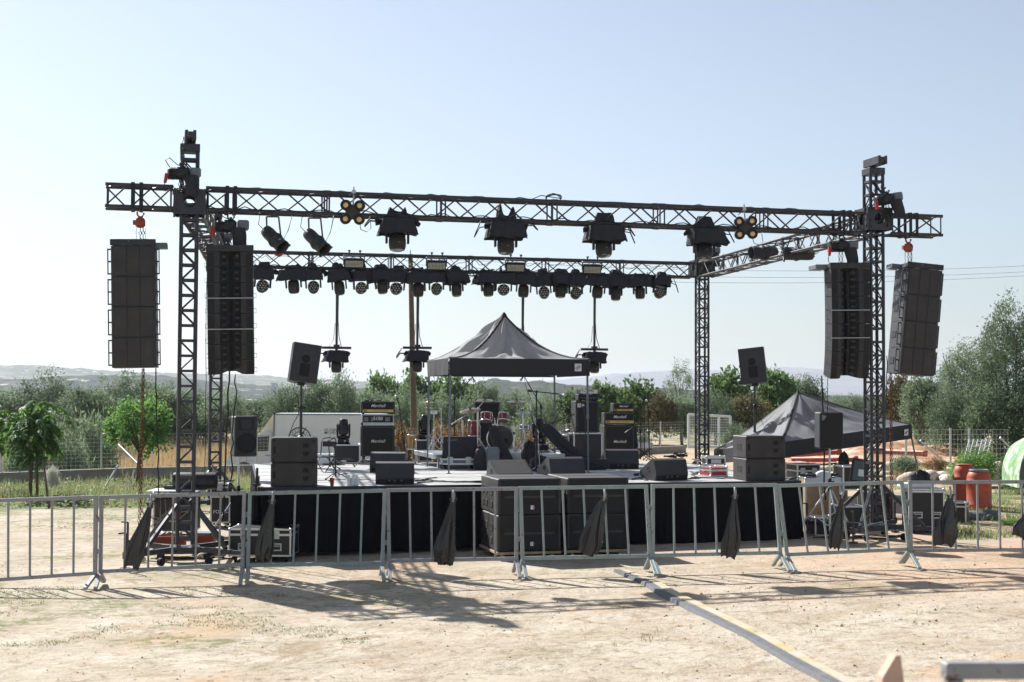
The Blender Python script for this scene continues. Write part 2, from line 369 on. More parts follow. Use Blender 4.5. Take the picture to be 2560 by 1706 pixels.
# ------------------------------------------------------------------ towers
def make_tower(label):
    t = thing('truss_tower', label, 'tower', (0, 0, 0), 0, 'lifting towers at the rig corners')
    h = .105; z0, z1 = .26, 5.70
    for sx in (-h, h):
        for sy in (-h, h): MB().tube((sx, sy, z0), (sx, sy, z1), .0265, n=8).build('chord', M_truss, t)
    m = MB(); z = z0+.08; i = 0
    while z < z1-.05:
        for a, b in (((-h, -h), (h, -h)), ((-h, h), (h, h)), ((-h, -h), (-h, h)), ((h, -h), (h, h))):
            m.bar((*a, z), (*b, z), .026, .034)
        if i % 9 != 4 and z+.21 < z1:
            s = 1 if i % 2 else -1
            m.tube((-h*s, -h, z), (h*s, -h, z+.21), .0105, n=5, caps=False); m.tube((-h*s, h, z), (h*s, h, z+.21), .0105, n=5, caps=False)
            m.tube((-h, h*s, z), (-h, -h*s, z+.21), .0105, n=5, caps=False); m.tube((h, h*s, z), (h, -h*s, z+.21), .0105, n=5, caps=False)
        elif z+.21 < z1: m.tube((-h, h, z), (-h, -h, z+.21), .0105, n=5, caps=False)
        z += .21; i += 1
    m.build('lattice', M_truss, t)
    # sleeve block at truss height: four plates round the mast, each with a round hole and rollers
    m = MB(); s = .2; zc = (ZT+ZB)/2; hh = .178
    for k in range(4):
        Mx = RZ(k*math.pi/2); n = 24; ro = .085; vs = []; fs = []
        for j in range(n):
            a = 2*math.pi*j/n; c, si = math.cos(a), math.sin(a)
            q = max(abs(c)/(s-.002), abs(si)/hh)
            vs += [(ro*c, -s, zc+ro*si), (c/q, -s, zc+si/q), (ro*c, -s+.012, zc+ro*si), (c/q, -s+.012, zc+si/q)]
        for j in range(n):
            a, b = 4*j, 4*((j+1) % n)
            fs += [(a, a+1, b+1, b), (a+2, b+2, b+3, a+3), (a, b, b+2, a+2)]
        m.add(vs, fs, M=Mx)
        for sx in (-.15, .15):
            m.tube((sx, -s-.02, zc-.02), (sx, -s+.005, zc-.02), .02, n=8, M=Mx); m.box((sx, -s-.012, zc-.1), (.05, .02, .06), Mx)
        m.box((0, -s-.016, zc+hh-.03), (.26, .028, .045), Mx)
        m.bar((-s, -s, zc-hh), (-s, -s, zc+hh), .03, M=Mx)
    m.build('sleeve_block', M_truss, t)
    # head block and sheave
    m = MB(); m.box((0, 0, z1+.05), (.27, .27, .11), ch=.008)
    m.build('head_plate', M_truss, t)
    m = MB()
    for sx in (-.055, .055): m.box((sx, -.06, z1+.2), (.045, .5, .13), ch=.006)
    m.tube((-.03, -.25, z1+.2), (.03, -.25, z1+.2), .055, n=14); m.tube((-.03, .12, z1+.2), (.03, .12, z1+.2), .055, n=14)
    m.box((0, .12, z1+.14), (.1, .1, .09)); m.build('sheave', M_truss, t)
    # base
    m = MB(); m.box((0, 0, .21), (.4, .4, .03)); m.box((0, 0, .17), (.3, .3, .07)); m.build('base_frame', M_truss, t)
    for k in range(4):
        a = math.pi/4 + k*math.pi/2; c, s_ = math.cos(a), math.sin(a)
        m = MB(); m.bar((.1*c, .1*s_, .2), (.86*c, .86*s_, .2), .07, .07, ch=.004); m.bar((.8*c, .8*s_, .2), (1.12*c, 1.12*s_, .2), .05, .05)
        o = m.build('outrigger', M_truss, t)
        m = MB(); m.tube((1.1*c, 1.1*s_, .02), (1.1*c, 1.1*s_, .5), .016, n=8); m.tube((1.1*c, 1.1*s_, .02), (1.1*c, 1.1*s_, .045), .07, n=14)
        m.bar((1.1*c, 1.1*s_, .5), (1.1*c+.12*c, 1.1*s_+.12*s_, .5), .02); m.tube((1.1*c, 1.1*s_, .16), (1.1*c, 1.1*s_, .25), .036, n=10)
        m.build('screw_jack', M_truss, o)
        MB().bar((.1*c, .1*s_, .86), (.76*c, .76*s_, .235), .05, .05, ch=.004).build('brace', M_truss, t)
        MB().tube((.45*c-.025*s_, .45*s_+.025*c, .055), (.45*c+.025*s_, .45*s_-.025*c, .055), .055, n=16).build('wheel', M_rubber, t)
    return t
tw = make_tower('black lattice tower at the front left, white paint chips on its chords'); tw.location = (FL.x, FL.y, gz(*FL)); tw.rotation_euler.z = TH
dup(tw, 'black lattice tower at the front right, between two hanging speaker arrays', (FR.x, FR.y, gz(*FR)), TH)
dup(tw, 'black lattice tower at the rear left, rising behind the ribbed line array', (BL.x, BL.y, gz(*BL)), TH)
dup(tw, 'black lattice tower at the rear right, before the white goal panel', (BR.x, BR.y, gz(*BR)), TH)

# ------------------------------------------------------------------ chain hoists
def chain_path(m, p0, p1, r=.012, n=None):
    p0 = Vector(p0); p1 = Vector(p1); L = (p1-p0).length; k = n or max(2, int(L/.045)); d = (p1-p0)/k
    for i in range(k):
        a = p0+d*i; u = Vector((1, 0, 0)) if i % 2 else Vector((0, 1, 0)); q = u*r*1.3
        m.path([a+d*.05, a+q+d*.3, a+q+d*.85, a+d*1.12, a-q+d*.85, a-q+d*.3, a+d*.05], r*.42, 4)
def hook(m, p, r, s=1):
    m.path([(p[0]+math.cos(a)*r, p[1], p[2]+math.sin(a)*r*1.15) for a in [R(d) for d in range(100, 400, 30)]], r*.3, 6)
def make_motor(label):
    t = thing('chain_motor', label, 'hoist', (0, 0, 0), 0, 'black electric chain hoists')
    m = MB(); m.box((-.02, 0, -.17), (.2, .17, .17), ch=.03); m.lathe([(0.06, -.1), (.085, -.09), (.085, .09), (.06, .1)], 14, T(-.12, 0, -.18) @ RY(R(90)))
    for i in range(5): m.box((-.2+.02*i, 0, -.18), (.006, .19, .16))
    m.build('motor_body', M_black, t)
    m = MB(); m.box((.17, .0, -.15), (.16, .15, .14), ch=.02); m.build('gear_box', M_greycase, t)
    m = MB(); hook(m, (0, 0, -.03), .045); m.tube((0, 0, -.09), (0, 0, -.04), .02); m.build('hook', M_truss, t)
    def bagf(u, v):
        a = u*2*math.pi; k = .1*(1-.18*v)+.012*math.sin(3*a+v*4); return (.09+.12*v*.3+k*1.05*math.cos(a), -.1+k*.8*math.sin(a), -.2-.3*v)
    m = MB(); m.grid(bagf, 18, 8); m.add([bagf(i/18, 1) for i in range(18)], [tuple(range(18))]); m.build('chain_bag', M_cloth, t)
    m = MB(); chain_path(m, (0, 0, -.25), (0, 0, -.44)); chain_path(m, (-.05, 0, -.25), (-.05, 0, -.44)); hook(m, (0, 0, -.45), .03); m.build('chain', M_truss, t)
    m = MB(); m.tube((-.24, -.06, -.2), (-.27, -.1, -.33), .03, .022, n=10); m.build('red_plug', M_red, t)
    m = MB(); m.path([(-.2, -.06, -.1), (-.26, -.05, .0), (-.2, -.04, .04), (-.1, -.06, -.05), (-.02, -.1, -.09)], .007); m.path([(-.24, -.08, -.22), (-.29, -.1, -.4), (-.26, -.09, -.46)], .006); m.build('wiring', M_cable, t)
    return t
mt = make_motor('black chain hoist with hanging bag above the ribbed left line array')
q = on_line(FL, FR, 578); mt.location = (q.x, q.y, ZB-.04); mt.rotation_euler.z = TH
q = on_line(FL, FR, 2105); dup(mt, 'black chain hoist with red plug above the ribbed right line array', (q.x, q.y, ZB-.04), TH)
dup(mt, 'black chain hoist with leaning bag on top of the front left tower sleeve', (FL.x-.03, FL.y-.27, 5.47), TH+R(8), scale=.95)
dup(mt, 'black chain hoist with leaning bag on top of the front right tower sleeve', (FR.x+.14, FR.y-.24, 5.52), TH-R(6), rot=(0, R(-8), TH), scale=.95)
dup(mt, 'small black chain hoist on the rear right tower, mostly hidden behind a hooded light', (BR.x+.1, BR.y-.3, 5.55), TH)
dup(mt, 'small black chain hoist on the rear left tower behind the slanting side truss', (BL.x+.1, BL.y-.3, 5.55), TH)
for (X, Y, lab) in ((FL.x-.02, FL.y-.3, 'thin hoist chain hanging down the front left tower head'), (FR.x+.05, FR.y-.3, 'thin hoist chain hanging down the front right tower head')):
    m = MB(); chain_path(m, (X, Y, 5.82), (X, Y, 5.47), .01)
    single(m, 'hoist_chain', M_truss, lab, 'chain', 'hoist chains', (X, Y, 5.6))
def make_hand_hoist(label):
    t = thing('hand_chain_hoist', label, 'hoist', (0, 0, 0), 0, 'orange hand chain hoists')
    m = MB(); hook(m, (0, 0, -.06), .045); hook(m, (.02, -.02, -.44), .028); m.build('hook', M_red, t)
    m = MB(); m.lathe([(.0, -.045), (.06, -.045), (.068, -.03), (.068, .03), (.06, .045), (0, .045)], 22, T(0, 0, -.18) @ RX(R(90))); m.box((0, 0, -.215), (.135, .105, .09), ch=.03); m.box((.02, 0, -.16), (.07, .09, .06), ch=.02); m.tube((-.1, 0, -.19), (-.02, 0, -.19), .034, n=10); m.build('gear_case', M_redor, t)
    m = MB(); m.lathe([(.0, -.05), (.05, -.05)], 18, T(0, 0, -.2) @ RX(R(90))); m.build('badge', M_skin, t)
    m = MB(); chain_path(m, (0, 0, -.25), (0, 0, -.46)); chain_path(m, (.04, -.02, -.25), (.04, -.02, -.46)); chain_path(m, (.07, .02, -.25), (.07, .02, -.5), .006); chain_path(m, (-.05, .01, -.25), (-.05, .01, -.5), .006); m.build('chain', M_truss, t)
    return t
hh = make_hand_hoist('orange hand hoist on the left truss arm above the smooth speaker stack')
q = on_line(FL, FR, 352); hh.location = (q.x, q.y, ZB-.01); hh.rotation_euler.z = TH
q = on_line(FL, FR, 2270); dup(hh, 'orange hand hoist on the right truss arm above the leaning speaker stack', (q.x, q.y, ZB-.01), TH)
# black straps round the truss where hoists hang
for px, lab in ((344, 'wide black sling round the left truss arm above the orange hoist'), (578, 'wide black sling round the front truss above the ribbed left array'), (2105, 'wide black sling round the front truss above the ribbed right array'), (2270, 'wide black sling round the right truss arm above the orange hoist')):
    q = on_line(FL, FR, px); m = MB(); m.M = T(q.x, q.y, (ZT+ZB)/2) @ RZ(TH)
    for dx in (-.06, .05):
        k = .183
        for a, b in (((-k, -k), (k, -k)), ((k, -k), (k, k)), ((k, k), (-k, k)), ((-k, k), (-k, -k))):
            m.bar((dx, *a), (dx, *b), .05, .006)
    single(m, 'truss_sling', M_cloth, lab, 'sling', 'slings round the truss', (q.x, q.y, ZB))

# ------------------------------------------------------------------ flown speaker arrays
M_horn = mat('grey_horn_plastic', (.075, .072, .07), .5, 0, .2, 9)
def vcab(wd=.63, h=.205, dp=.46):
    y0 = -dp/2; w2 = wd/2
    pts = [(-w2, y0), (-w2+.11, y0), (-w2+.17, y0+.03), (-.06, y0+.2), (-.012, y0+.22), (.012, y0+.22), (.06, y0+.2), (w2-.17, y0+.03), (w2-.11, y0), (w2, y0), (w2, y0+dp*.6), (w2-.1, -y0), (-w2+.1, -y0), (-w2, y0+dp*.6)]
    n = len(pts); m = MB()
    vs = [(p[0], p[1], -h) for p in pts] + [(p[0], p[1], 0) for p in pts]
    m.add(vs, [(i, (i+1) % n, n+(i+1) % n, n+i) for i in range(n)])
    for top in (0, 1):
        o = n*top; fs = [(o+0, o+1, o+2, o+13), (o+2, o+3, o+12, o+13), (o+3, o+4, o+5, o+6), (o+3, o+6, o+11, o+12), (o+6, o+7, o+10, o+11), (o+7, o+8, o+9, o+10)]
        m.add([v for v in vs], [f if top else tuple(reversed(f)) for f in fs])
    return m
def rig_frame(t, wd, dp, ext):
    m = MB(); m.box((0, -dp/2+.02, .045), (wd+.02, .05, .085), ch=.006); m.box((0, dp/2-.05, .045), (wd-.1, .05, .085)); m.box((-wd/2+.03, 0, .045), (.05, dp-.1, .06)); m.box((wd/2-.03, 0, .045), (.05, dp-.1, .06)); m.box((0, 0, .045), (.06, dp-.1, .06))
    for sx in (-.19, 0, .19): m.box((sx*wd/.63, -dp/2-.008, .07), (.036, .012, .034))
    for sx in (-1, 1): m.box((sx*(wd/2-.065), -dp/2-.008, .045), (.11, .012, .03))
    f = m.build('rigging_frame', M_spk, t)
    if ext: MB().box((ext*(wd/2+.07), dp/2-.1, .04), (.17, .3, .07), ch=.005).build('pickup_bar', M_greycase, f)
def make_array(label, n=8, wd=.63, h=.205, curve=14, ext=0, first_tilt=0):
    t = thing('line_array', label, 'speaker array', (0, 0, 0), 0, 'ribbed line arrays')
    rig_frame(t, wd, .46, ext)
    dp = .46; Mx = T(0, 0, -.002); ang = R(first_tilt)
    body = vcab(wd, h-.008, dp).mesh('cabinet', [M_spk])
    gm = MB(); gm.box((0, 0, 0), (.085, .008, h-.03), ch=.002); gm = gm.mesh('grille', [M_grille])
    hm = MB()
    for zz in (-.045, .045): hm.box((0, 0, zz), (.085, .045, .042), RZ(0), ch=.014)
    hm = hm.mesh('horn', [M_horn])
    am = MB(); am.path([(0, 0, -.03), (.035, 0, -.028), (.035, 0, .028), (0, 0, .03)], .004, 5); am = am.mesh('handle', [M_truss])
    jm = MB(); jm.box((0, 0, 0), (wd-.01, .07, .007)); jm = jm.mesh('gap_light_strip', [M_alu])  # added bright strip, stands in for sky light showing between the cabinets
    sm_ = MB(); sm_.box((0, 0, 0), (.02, .05, h-.04)); sm_ = sm_.mesh('centre_slot', [M_rubber])
    for i in range(n):
        ang = R(curve)*(i/(n-1))**2.2
        c = bpy.data.objects.new('speaker_cabinet', body); COL.objects.link(c); c.parent = t
        # hinge along the rear edge: fronts close up, the lower cabinets look down
        Mc = Mx @ T(0, dp/2, 0) @ RX(R(0)) @ T(0, -dp/2, 0); c.matrix_local = Mx
        def kid(me, loc, rz=0):
            k = bpy.data.objects.new(me.name, me); COL.objects.link(k); k.parent = c; k.location = loc; k.rotation_euler = (0, 0, rz); return k
        for s in (-1, 1):
            kid(gm, (s*(wd/2-.055), -dp/2-.005, -h/2)); kid(hm, (s*.095, -dp/2+.135, -h/2), -s*R(45))
            kid(am, (s*(wd/2+.0), -.1, -h+.04), 0 if s > 0 else math.pi)
        if i in (2, 4): kid(jm, (0, -dp/2+.03, -h+.002))
        kid(sm_, (0, -dp/2+.19, -h/2))
        nxt = R(curve)*((i+1)/(n-1))**2.2 - ang if i < n-1 else 0
        Mx = Mx @ T(0, -dp/2*0, -h) @ T(0, -dp/2, 0) @ RX(nxt) @ T(0, dp/2, 0)
    return t
q = on_line(FL, FR, 578)
la = make_array('ribbed black line array of eight V-fronted cabinets, hung right beside the front left tower', ext=0)
place(la, (q.x, q.y, 2.3+(981-632)*q.y/FPX), 0, rot=(0, R(-1.2), R(9)), scale=(1.0, 1.0, 1.05))
q = on_line(FL, FR, 2110)
lb = copy_tree(la); lb['label'] = 'ribbed black line array of eight V-fronted cabinets, hung left of the front right tower'
place(lb, (q.x, q.y, 2.3+(988-673)*q.y/FPX), 0, rot=(0, R(-1.2), R(10)), scale=(1.0, 1, 1.05))
fr_ = [c for c in lb.children if c.name.startswith('rigging_frame')][0]
MB().box((-.39, .1, .04), (.2, .3, .07), ch=.005).build('pickup_bar', M_greycase, fr_)
def make_subarray(label, ext):
    t = thing('flown_bass_stack', label, 'speaker array', (0, 0, 0), 0, 'smooth flown bass stacks')
    wd, h, dp = .63, .415, .62; rig_frame(t, wd, dp, ext)
    for i in range(4):
        m = MB(); z = -(i+.5)*h - .004
        pr = [(-wd/2+.012, -dp/2), (wd/2-.012, -dp/2), (wd/2, -dp/2+.02), (wd/2, dp/2), (-wd/2, dp/2), (-wd/2, -dp/2+.02)]
        vs = [(p[0], p[1], z-h/2+.003) for p in pr] + [(p[0], p[1], z+h/2-.003) for p in pr]
        m.add(vs, [(k, (k+1) % 6, 6+(k+1) % 6, 6+k) for k in range(6)] + [tuple(reversed(range(6))), tuple(range(6, 12))])
        c = m.build('speaker_cabinet', M_spk, t)
        m = MB()
        for k in (-1, 0, 1): m.box((k*.185, -dp/2-.004, z), (.178, .008, h-.03), ch=.003)
        m.build('grille', M_spk2, c)
        for s in (-1, 1):
            m = MB(); m.bar((s*(wd/2+.05), -.2, z-h/2+.03), (s*(wd/2+.05), -.2, z+h/2-.03), .016, .03); 
            for zz in (-h/2+.04, 0, h/2-.04): m.bar((s*(wd/2-.005), -.2, z+zz), (s*(wd/2+.05), -.2, z+zz), .02)
            m.build('rigging_rail', M_truss, c)
        m = MB()
        for s in (-1, 1): m.box((s*(wd/2+.004), .1, z), (.01, .2, .1)); 
        m.build('handle_cup', M_black, c)
    return t
q = on_line(FL, FR, 338)
sa = make_subarray('smooth black bass stack of four cabinets hung at far left under the orange hoist', 1)
place(sa, (q.x, q.y, 2.3+(980-618)*q.y/FPX), 0, rot=(0, R(-1.4), R(11)), scale=(.93, .95, 1.0))
q = on_line(FL, FR, 2296)
sb = make_subarray('leaning black bass stack of four cabinets hung at far right under the orange hoist', -1)
place(sb, (q.x, q.y, 2.3+(989-675)*q.y/FPX), 0, rot=(0, R(5.2), R(4)), scale=(.89, .95, 1.0))

# long rusty chains and cables that hang under the stacks
def hang(px0, py0, px1, py1, Y, kind, lab, r=.012, wob=.01, mtl=None):
    a, b = P(px0, py0, Y), P(px1, py1, Y); m = MB(); rr = random.Random(int(px0))
    if kind == 'chain':
        for k in range(3):
            off = Vector(((k-1)*.013, .016*(k % 2), 0)); chain_path(m, a+off, b+off*1.3+Vector((0, 0, .12*k)), .0095)
    else:
        pts = [a.lerp(b, i/14) + Vector((rr.uniform(-wob, wob), rr.uniform(-wob, wob), 0)) for i in range(15)]; m.path(pts, r, 6)
    single(m, 'hanging_chain' if kind == 'chain' else 'hanging_cable', mtl or (M_rust if kind == 'chain' else M_cable), lab, 'chain' if kind == 'chain' else 'cable', 'rusty hoist chains' if kind == 'chain' else 'hanging cables', b)
hang(358, 921, 349, 1330, 19.6, 'chain', 'long rusty chain bundle hanging below the smooth far left stack')
hang(2227, 930, 2229, 1288, 22.4, 'chain', 'long rusty chain bundle hanging below the leaning far right stack')
hang(389, 921, 398, 1270, 19.7, 'c', 'black cable dropping from the right edge of the far left stack', .009)
hang(573, 928, 557, 1300, 20.1, 'c', 'black cable pair dropping under the middle of the left line array', .012)
hang(592, 935, 574, 1240, 20.3, 'c', 'slack black cable beside the pole speaker, under the left line array', .01, .03)
hang(517, 650, 512, 1250, 20.2, 'c', 'thin black cable down the left side of the left line array', .005, .006)
hang(2055, 940, 2063, 1250, 22.2, 'c', 'thick black cable dropping under the right line array', .013)
hang(2068, 942, 2070, 1035, 22.3, 'c', 'thin black cable ending behind the speaker on the right tripod', .006)
hang(2218, 890, 2211, 1200, 22.5, 'c', 'black cable along the left edge of the leaning far right stack', .008)
# ------------------------------------------------------------------ lamps on the trusses
def clamp(m, z0=0.0):
    m.box((0, 0, z0), (.05, .06, .09), ch=.01); m.tube((-.03, 0, z0-.05), (.03, 0, z0-.05), .012)
def hood_mesh(m, seed, w=.5, h=.22, top=.17, peaks=2):
    rr = random.Random(seed)
    # skirt: open flared sleeve of cloth
    n = 40; rows = 7; sx = rr.uniform(.92, 1.08); lean = rr.uniform(-.05, .05)
    def sk(u, v):
        a = 2*math.pi*u; c, s = math.cos(a), math.sin(a)
        k = 1/max(abs(c)/1.0, abs(s)/1.0)
        k = 1+(k-1)*.93
        wx = (.435+.10*v)*w*sx; wy = (.36+.08*v)*w
        f = .012*v*math.sin(9*a+seed)+.01*v*math.sin(17*a+2*seed) + .014*noise.noise(Vector((c*3+seed, s*3, v*3)))
        hang = -h*v*(1+.05*math.sin(2*a+seed)+.05*math.sin(5*a+seed*2)+.03*math.sin(11*a))
        return (c*k*(wx+f)+lean*v, s*k*(wy+f), -.03+hang)
    m.grid(sk, n, rows)
    # crumpled top that is tied over the truss chord
    px = [rr.uniform(-.32, -.18)*w, rr.uniform(.16, .32)*w]; ph = [rr.uniform(.6, 1.1)*top, rr.uniform(.6, 1.1)*top]
    flat = peaks == 0
    def tp(u, v):
        a = 2*math.pi*u; c, s = math.cos(a), math.sin(a); k = 1/max(abs(c), abs(s)); k = 1+(k-1)*.7
        vv = max(0, v-.22)/.78; sh = min(1, v/.22); x = c*k*w*sx*(.435-.13*sh-.11*vv); y = s*k*w*(.36-.12*sh-.12*vv); v = vv
        z = -.03 + top*.85*v**.8*(1 if flat else .55)
        if not flat:
            for p, hh2 in zip(px, ph): z += hh2*.8*math.exp(-((x-p)/(.09*w))**2)*v
        j = noise.noise(Vector((x*11+seed, y*11, z*9)))*.028
        return (x+j, y+j*.7, z+j)
    m.grid(tp, 36, 12)
    for s in (-1, 1):       # loose tied corner
        m.add([(s*.4*w, -.1*w, -.05), (s*.62*w, -.08*w+rr.uniform(-.02, .02), -.06+rr.uniform(-.05, .03)), (s*.58*w, .02*w, -.13), (s*.4*w, .08*w, -.1), (s*.5*w, -.02*w, -.02)], [(0, 4, 1), (1, 4, 2), (2, 4, 3), (0, 1, 2, 3)])
def cable_loop(m, rr, w=.5, z=0.0):
    s = rr.choice((-1, 1)); x0 = s*.3*w; k = rr.uniform(.08, .2)
    pts = [(x0+s*.18, .02, z+.03)]
    for i in range(1, 8):
        t = i/8; pts.append((x0+s*(.18+.12*math.sin(t*math.pi)), -.05*t, z+.03-k*math.sin(t*math.pi)*1.4-.05*t))
    pts.append((x0, -.03, z-.08)); m.path(pts, .0085, 5)
def make_head(name, label, kind, seed, group, w=.5, peaks=2, top=.17, tilt=0, r=.105):
    rr = random.Random(seed*13+1)
    t = thing(name, label, 'stage light', (0, 0, 0), 0, group)
    m = MB(); clamp(m, .0); m.box((0, 0, -.1), (.3, .22, .1), ch=.02); m.build('lamp_base', M_black, t)
    m = MB(); hood_mesh(m, seed, w, .215 if w > .45 else .19, top, peaks); m.build('rain_cover', M_cloth, t)
    m = MB()
    for s in (-1, 1): m.box((s*(r+.03), 0, -.285), (.03, .07, .17), ch=.01)
    m.box((0, 0, -.2), (2*r+.09, .1, .04), ch=.01); m.build('yoke', M_black, t)
    Mh = T(0, 0, -.34) @ RX(R(tilt))
    if kind == 'spot':      # bullet-shaped lamp head looking down
        m = MB(); m.M = Mh; m.lathe([(.5*r, .12), (.9*r, .1), (1.0*r, .02), (1.0*r, -.045), (.95*r, -.085), (.83*r, -.115), (.8*r, -.118)], 26)
        for k in range(14): m.box((0, -r*.98, .055), (.006, .012, .06), RZ((k-6.5)*.16))
        h = m.build('lamp_head', M_lamp, t); m = MB(); m.M = Mh; m.lathe([(.8*r, -.117), (.55*r, -.13), (0, -.136)], 24); m.build('front_lens', M_lens, h)
        m = MB(); m.M = Mh; m.box((.01, -r*1.0, -.03), (.03, .004, .008)); m.build('maker_badge', M_greycase, h)
    elif kind == 'wash':    # flat round face with a honeycomb of lenses, turned to the camera
        Mw = T(0, -.02, -.345) @ RX(R(68+tilt))
        m = MB(); m.M = Mw; m.lathe([(.5*r, -.12), (.85*r, -.09), (1.0*r, -.02), (1.02*r, .03), (.95*r, .036)], 26)
        h = m.build('lamp_head', M_black, t); m = MB(); m.M = Mw
        m.lathe([(.0, .03), (.93*r, .03)], 26); m.build('front_lens', M_black, h)
        m = MB(); m.M = Mw; m.lathe([(.9*r, .032), (.9*r, .042), (1.0*r, .042), (1.02*r, .03)], 26, caps=False); m.build('bezel_ring', M_greycase, h)
        m = MB(); m.M = Mw
        for q in range(-2, 3):
            for p in range(-2, 3):
                x = (q+p/2)*.048*r/.105; y = p*.041*r/.105
                if x*x+y*y < (.82*r)**2: m.lathe([(.018*r/.105, .031), (.015*r/.105, .037), (0, .039)], 8, T(x, y, 0))
        m.build('lens_cell', M_led, h)
    for k in range(1+(rr.random() < .6)): m = MB(); cable_loop(m, rr, w); m.build('lamp_cable', M_cable, t)
    return t
gF = 'hooded moving heads on the front truss'; gB = 'hooded moving heads on the rear truss'
fronts = [(995, 'hooded moving head on the front truss, nearest right of the left four-lamp blinder', 3, 2, 8), (1265, 'hooded moving head on the front truss with one tall pointed cover peak', 11, 2, 6),
          (1509, 'hooded moving head on the front truss with a low rounded cover', 5, 0, 14), (1759, 'hooded moving head on the front truss in front of the rear right tower', 8, 0, 22)]
for px, lab, seed, pk, tl in fronts:
    h = make_head('moving_head', lab, 'spot', seed, gF, .52, pk, .22, -tl, .12)
    q = on_line(FL, FR, px); place(h, (q.x, q.y-.05, ZB), TH-R(3)); h.scale = (1.04, 1.04, 1.06)
protoS = [make_head('moving_head', 'x', 'spot', s, gB, .45, p, .15, 0, .1) for s, p in ((21, 0), (22, 2), (23, 0))]
protoW = [make_head('moving_head', 'x', 'wash', s, gB, .41, p, .13, tl, .108) for s, p, tl in ((31, 0, 0), (32, 0, -12), (33, 2, 8))]
backs = [(663, 'W'), (734, 'S'), (784, 'W'), (847, 'S'), (903, 'W'), (953, 'S'), (997, 'W'), (1046, 'S'), (1092, 'W'), (1140, 'S'), (1220, 'S'), (1262, 'W'), (1313, 'S'), (1356, 'W'), (1402, 'S'), (1439, 'W'), (1497, 'S'), (1539, 'X'), (1598, 'S'), (1652, 'W')]
desc = ['honeycomb-faced hooded light right beside the left line array', 'bullet-shaped hooded light on the rear truss, second from its left end', 'honeycomb-faced hooded light on the rear truss, third from its left end',
        'bullet-shaped hooded light straight above the first hanging pipe of the rear truss', 'honeycomb-faced hooded light under the first lit strobe panel from the left', 'bullet-shaped hooded light on the rear truss, sixth from its left end',
        'honeycomb-faced hooded light just left of the wooden utility pole', 'bullet-shaped hooded light straight above the second hanging pipe, right of the wooden pole', 'honeycomb-faced hooded light under the second strobe panel from the left',
        'bullet-shaped hooded light left of the wide gap in the rear lamp row', 'peaked bullet-shaped hooded light right of the wide gap in the rear lamp row', 'honeycomb-faced hooded light under the third strobe panel, over the tent peak',
        'bullet-shaped hooded light straight above the pipe that drops behind the tent roof', 'honeycomb-faced hooded light next right of the pipe behind the tent roof', 'bullet-shaped hooded light on the rear truss, sixth from its right end',
        'honeycomb-faced hooded light on the rear truss, fifth from its right end', 'bullet-shaped hooded light straight above the rightmost hanging pipe', 'hooded light turned straight down, third from the right of the rear row', 'two-peaked bullet-shaped hooded light, second from the right of the rear row', 'honeycomb-faced hooded light at the right end of the rear row, tilted outwards']
rb = random.Random(5); firstS = [True]*3; firstW = [True]*3
for i, (px, k) in enumerate(backs):
    q = on_line(BL, BR, px); loc = (q.x, q.y-.08, ZB); tilt = (R(rb.uniform(-7, 7)), R(rb.uniform(-6, 6)), TH+R(rb.uniform(-14, 14)))
    if i == 19: tilt = (R(-6), R(10), TH+R(10))
    pr, fl, j = (protoS, firstS, i % 3) if k in 'SX' else (protoW, firstW, (i//2) % 3)
    if k == 'S' and i in (10, 18): j = 1
    if fl[j]: h = pr[j]; fl[j] = False; place(h, loc, 0, rot=tilt); h['label'] = desc[i]
    else: h = dup(pr[j], desc[i], loc, rot=tilt)
    h.scale = (rb.uniform(1.04, 1.16), 1.08, rb.uniform(1.06, 1.18))
# pipes that hang from the rear truss, each with a small hooded light
pl = [(845, 870, 'black pipe hanging from the rear truss, leftmost of the four', 'small hooded light on the leftmost hanging pipe, against the open sky'),
      (1046, 870, 'black pipe hanging from the rear truss just right of the wooden pole', 'small hooded light on the hanging pipe beside the wooden pole'),
      (1308, 880, 'black pipe hanging from the rear truss down behind the tent roof', None),
      (1487, 874, 'black pipe hanging from the rear truss above the right eave of the tent', 'small hooded light on the hanging pipe at the right eave of the tent')]
hp = None
for px, py, lab, lab2 in pl:
    q = on_line(BL, BR, px); zb = P(px, py, q.y).z
    t = thing('hanging_pipe', lab, 'pipe', (q.x, q.y, zb), TH, 'pipes hanging from the rear truss')
    MB().tube((0, 0, 0), (0, 0, ZB-zb), .026, n=10).build('pipe', M_truss, t)
    m = MB(); m.bar((-.3, 0, 0), (.3, 0, 0), .05, .05); m.box((0, 0, .04), (.12, .09, .05)); m.build('cross_bar', M_truss, t)
    m = MB(); rr = random.Random(px); m.path([(.1+.03*rr.random(), .03, .02), (.05, .03, .25), (.03, .03, .6), (.035, .03, 1.1), (.028, .03, ZB-zb)], .008); m.path([(-.15, .0, .03), (-.06, .02, .16), (-.03, .03, .5)], .006); m.build('pipe_cable', M_cable, t)
    if lab2:
        if hp is None: hp = make_head('moving_head', lab2, 'spot', 41, 'small hooded lights on the hanging pipes', .47, 0, .03, 0, .105); h = hp
        else: h = dup(hp, lab2, (0, 0, 0))
        place(h, (q.x, q.y-.02, zb-.04), TH+R(rb.uniform(-6, 6)))
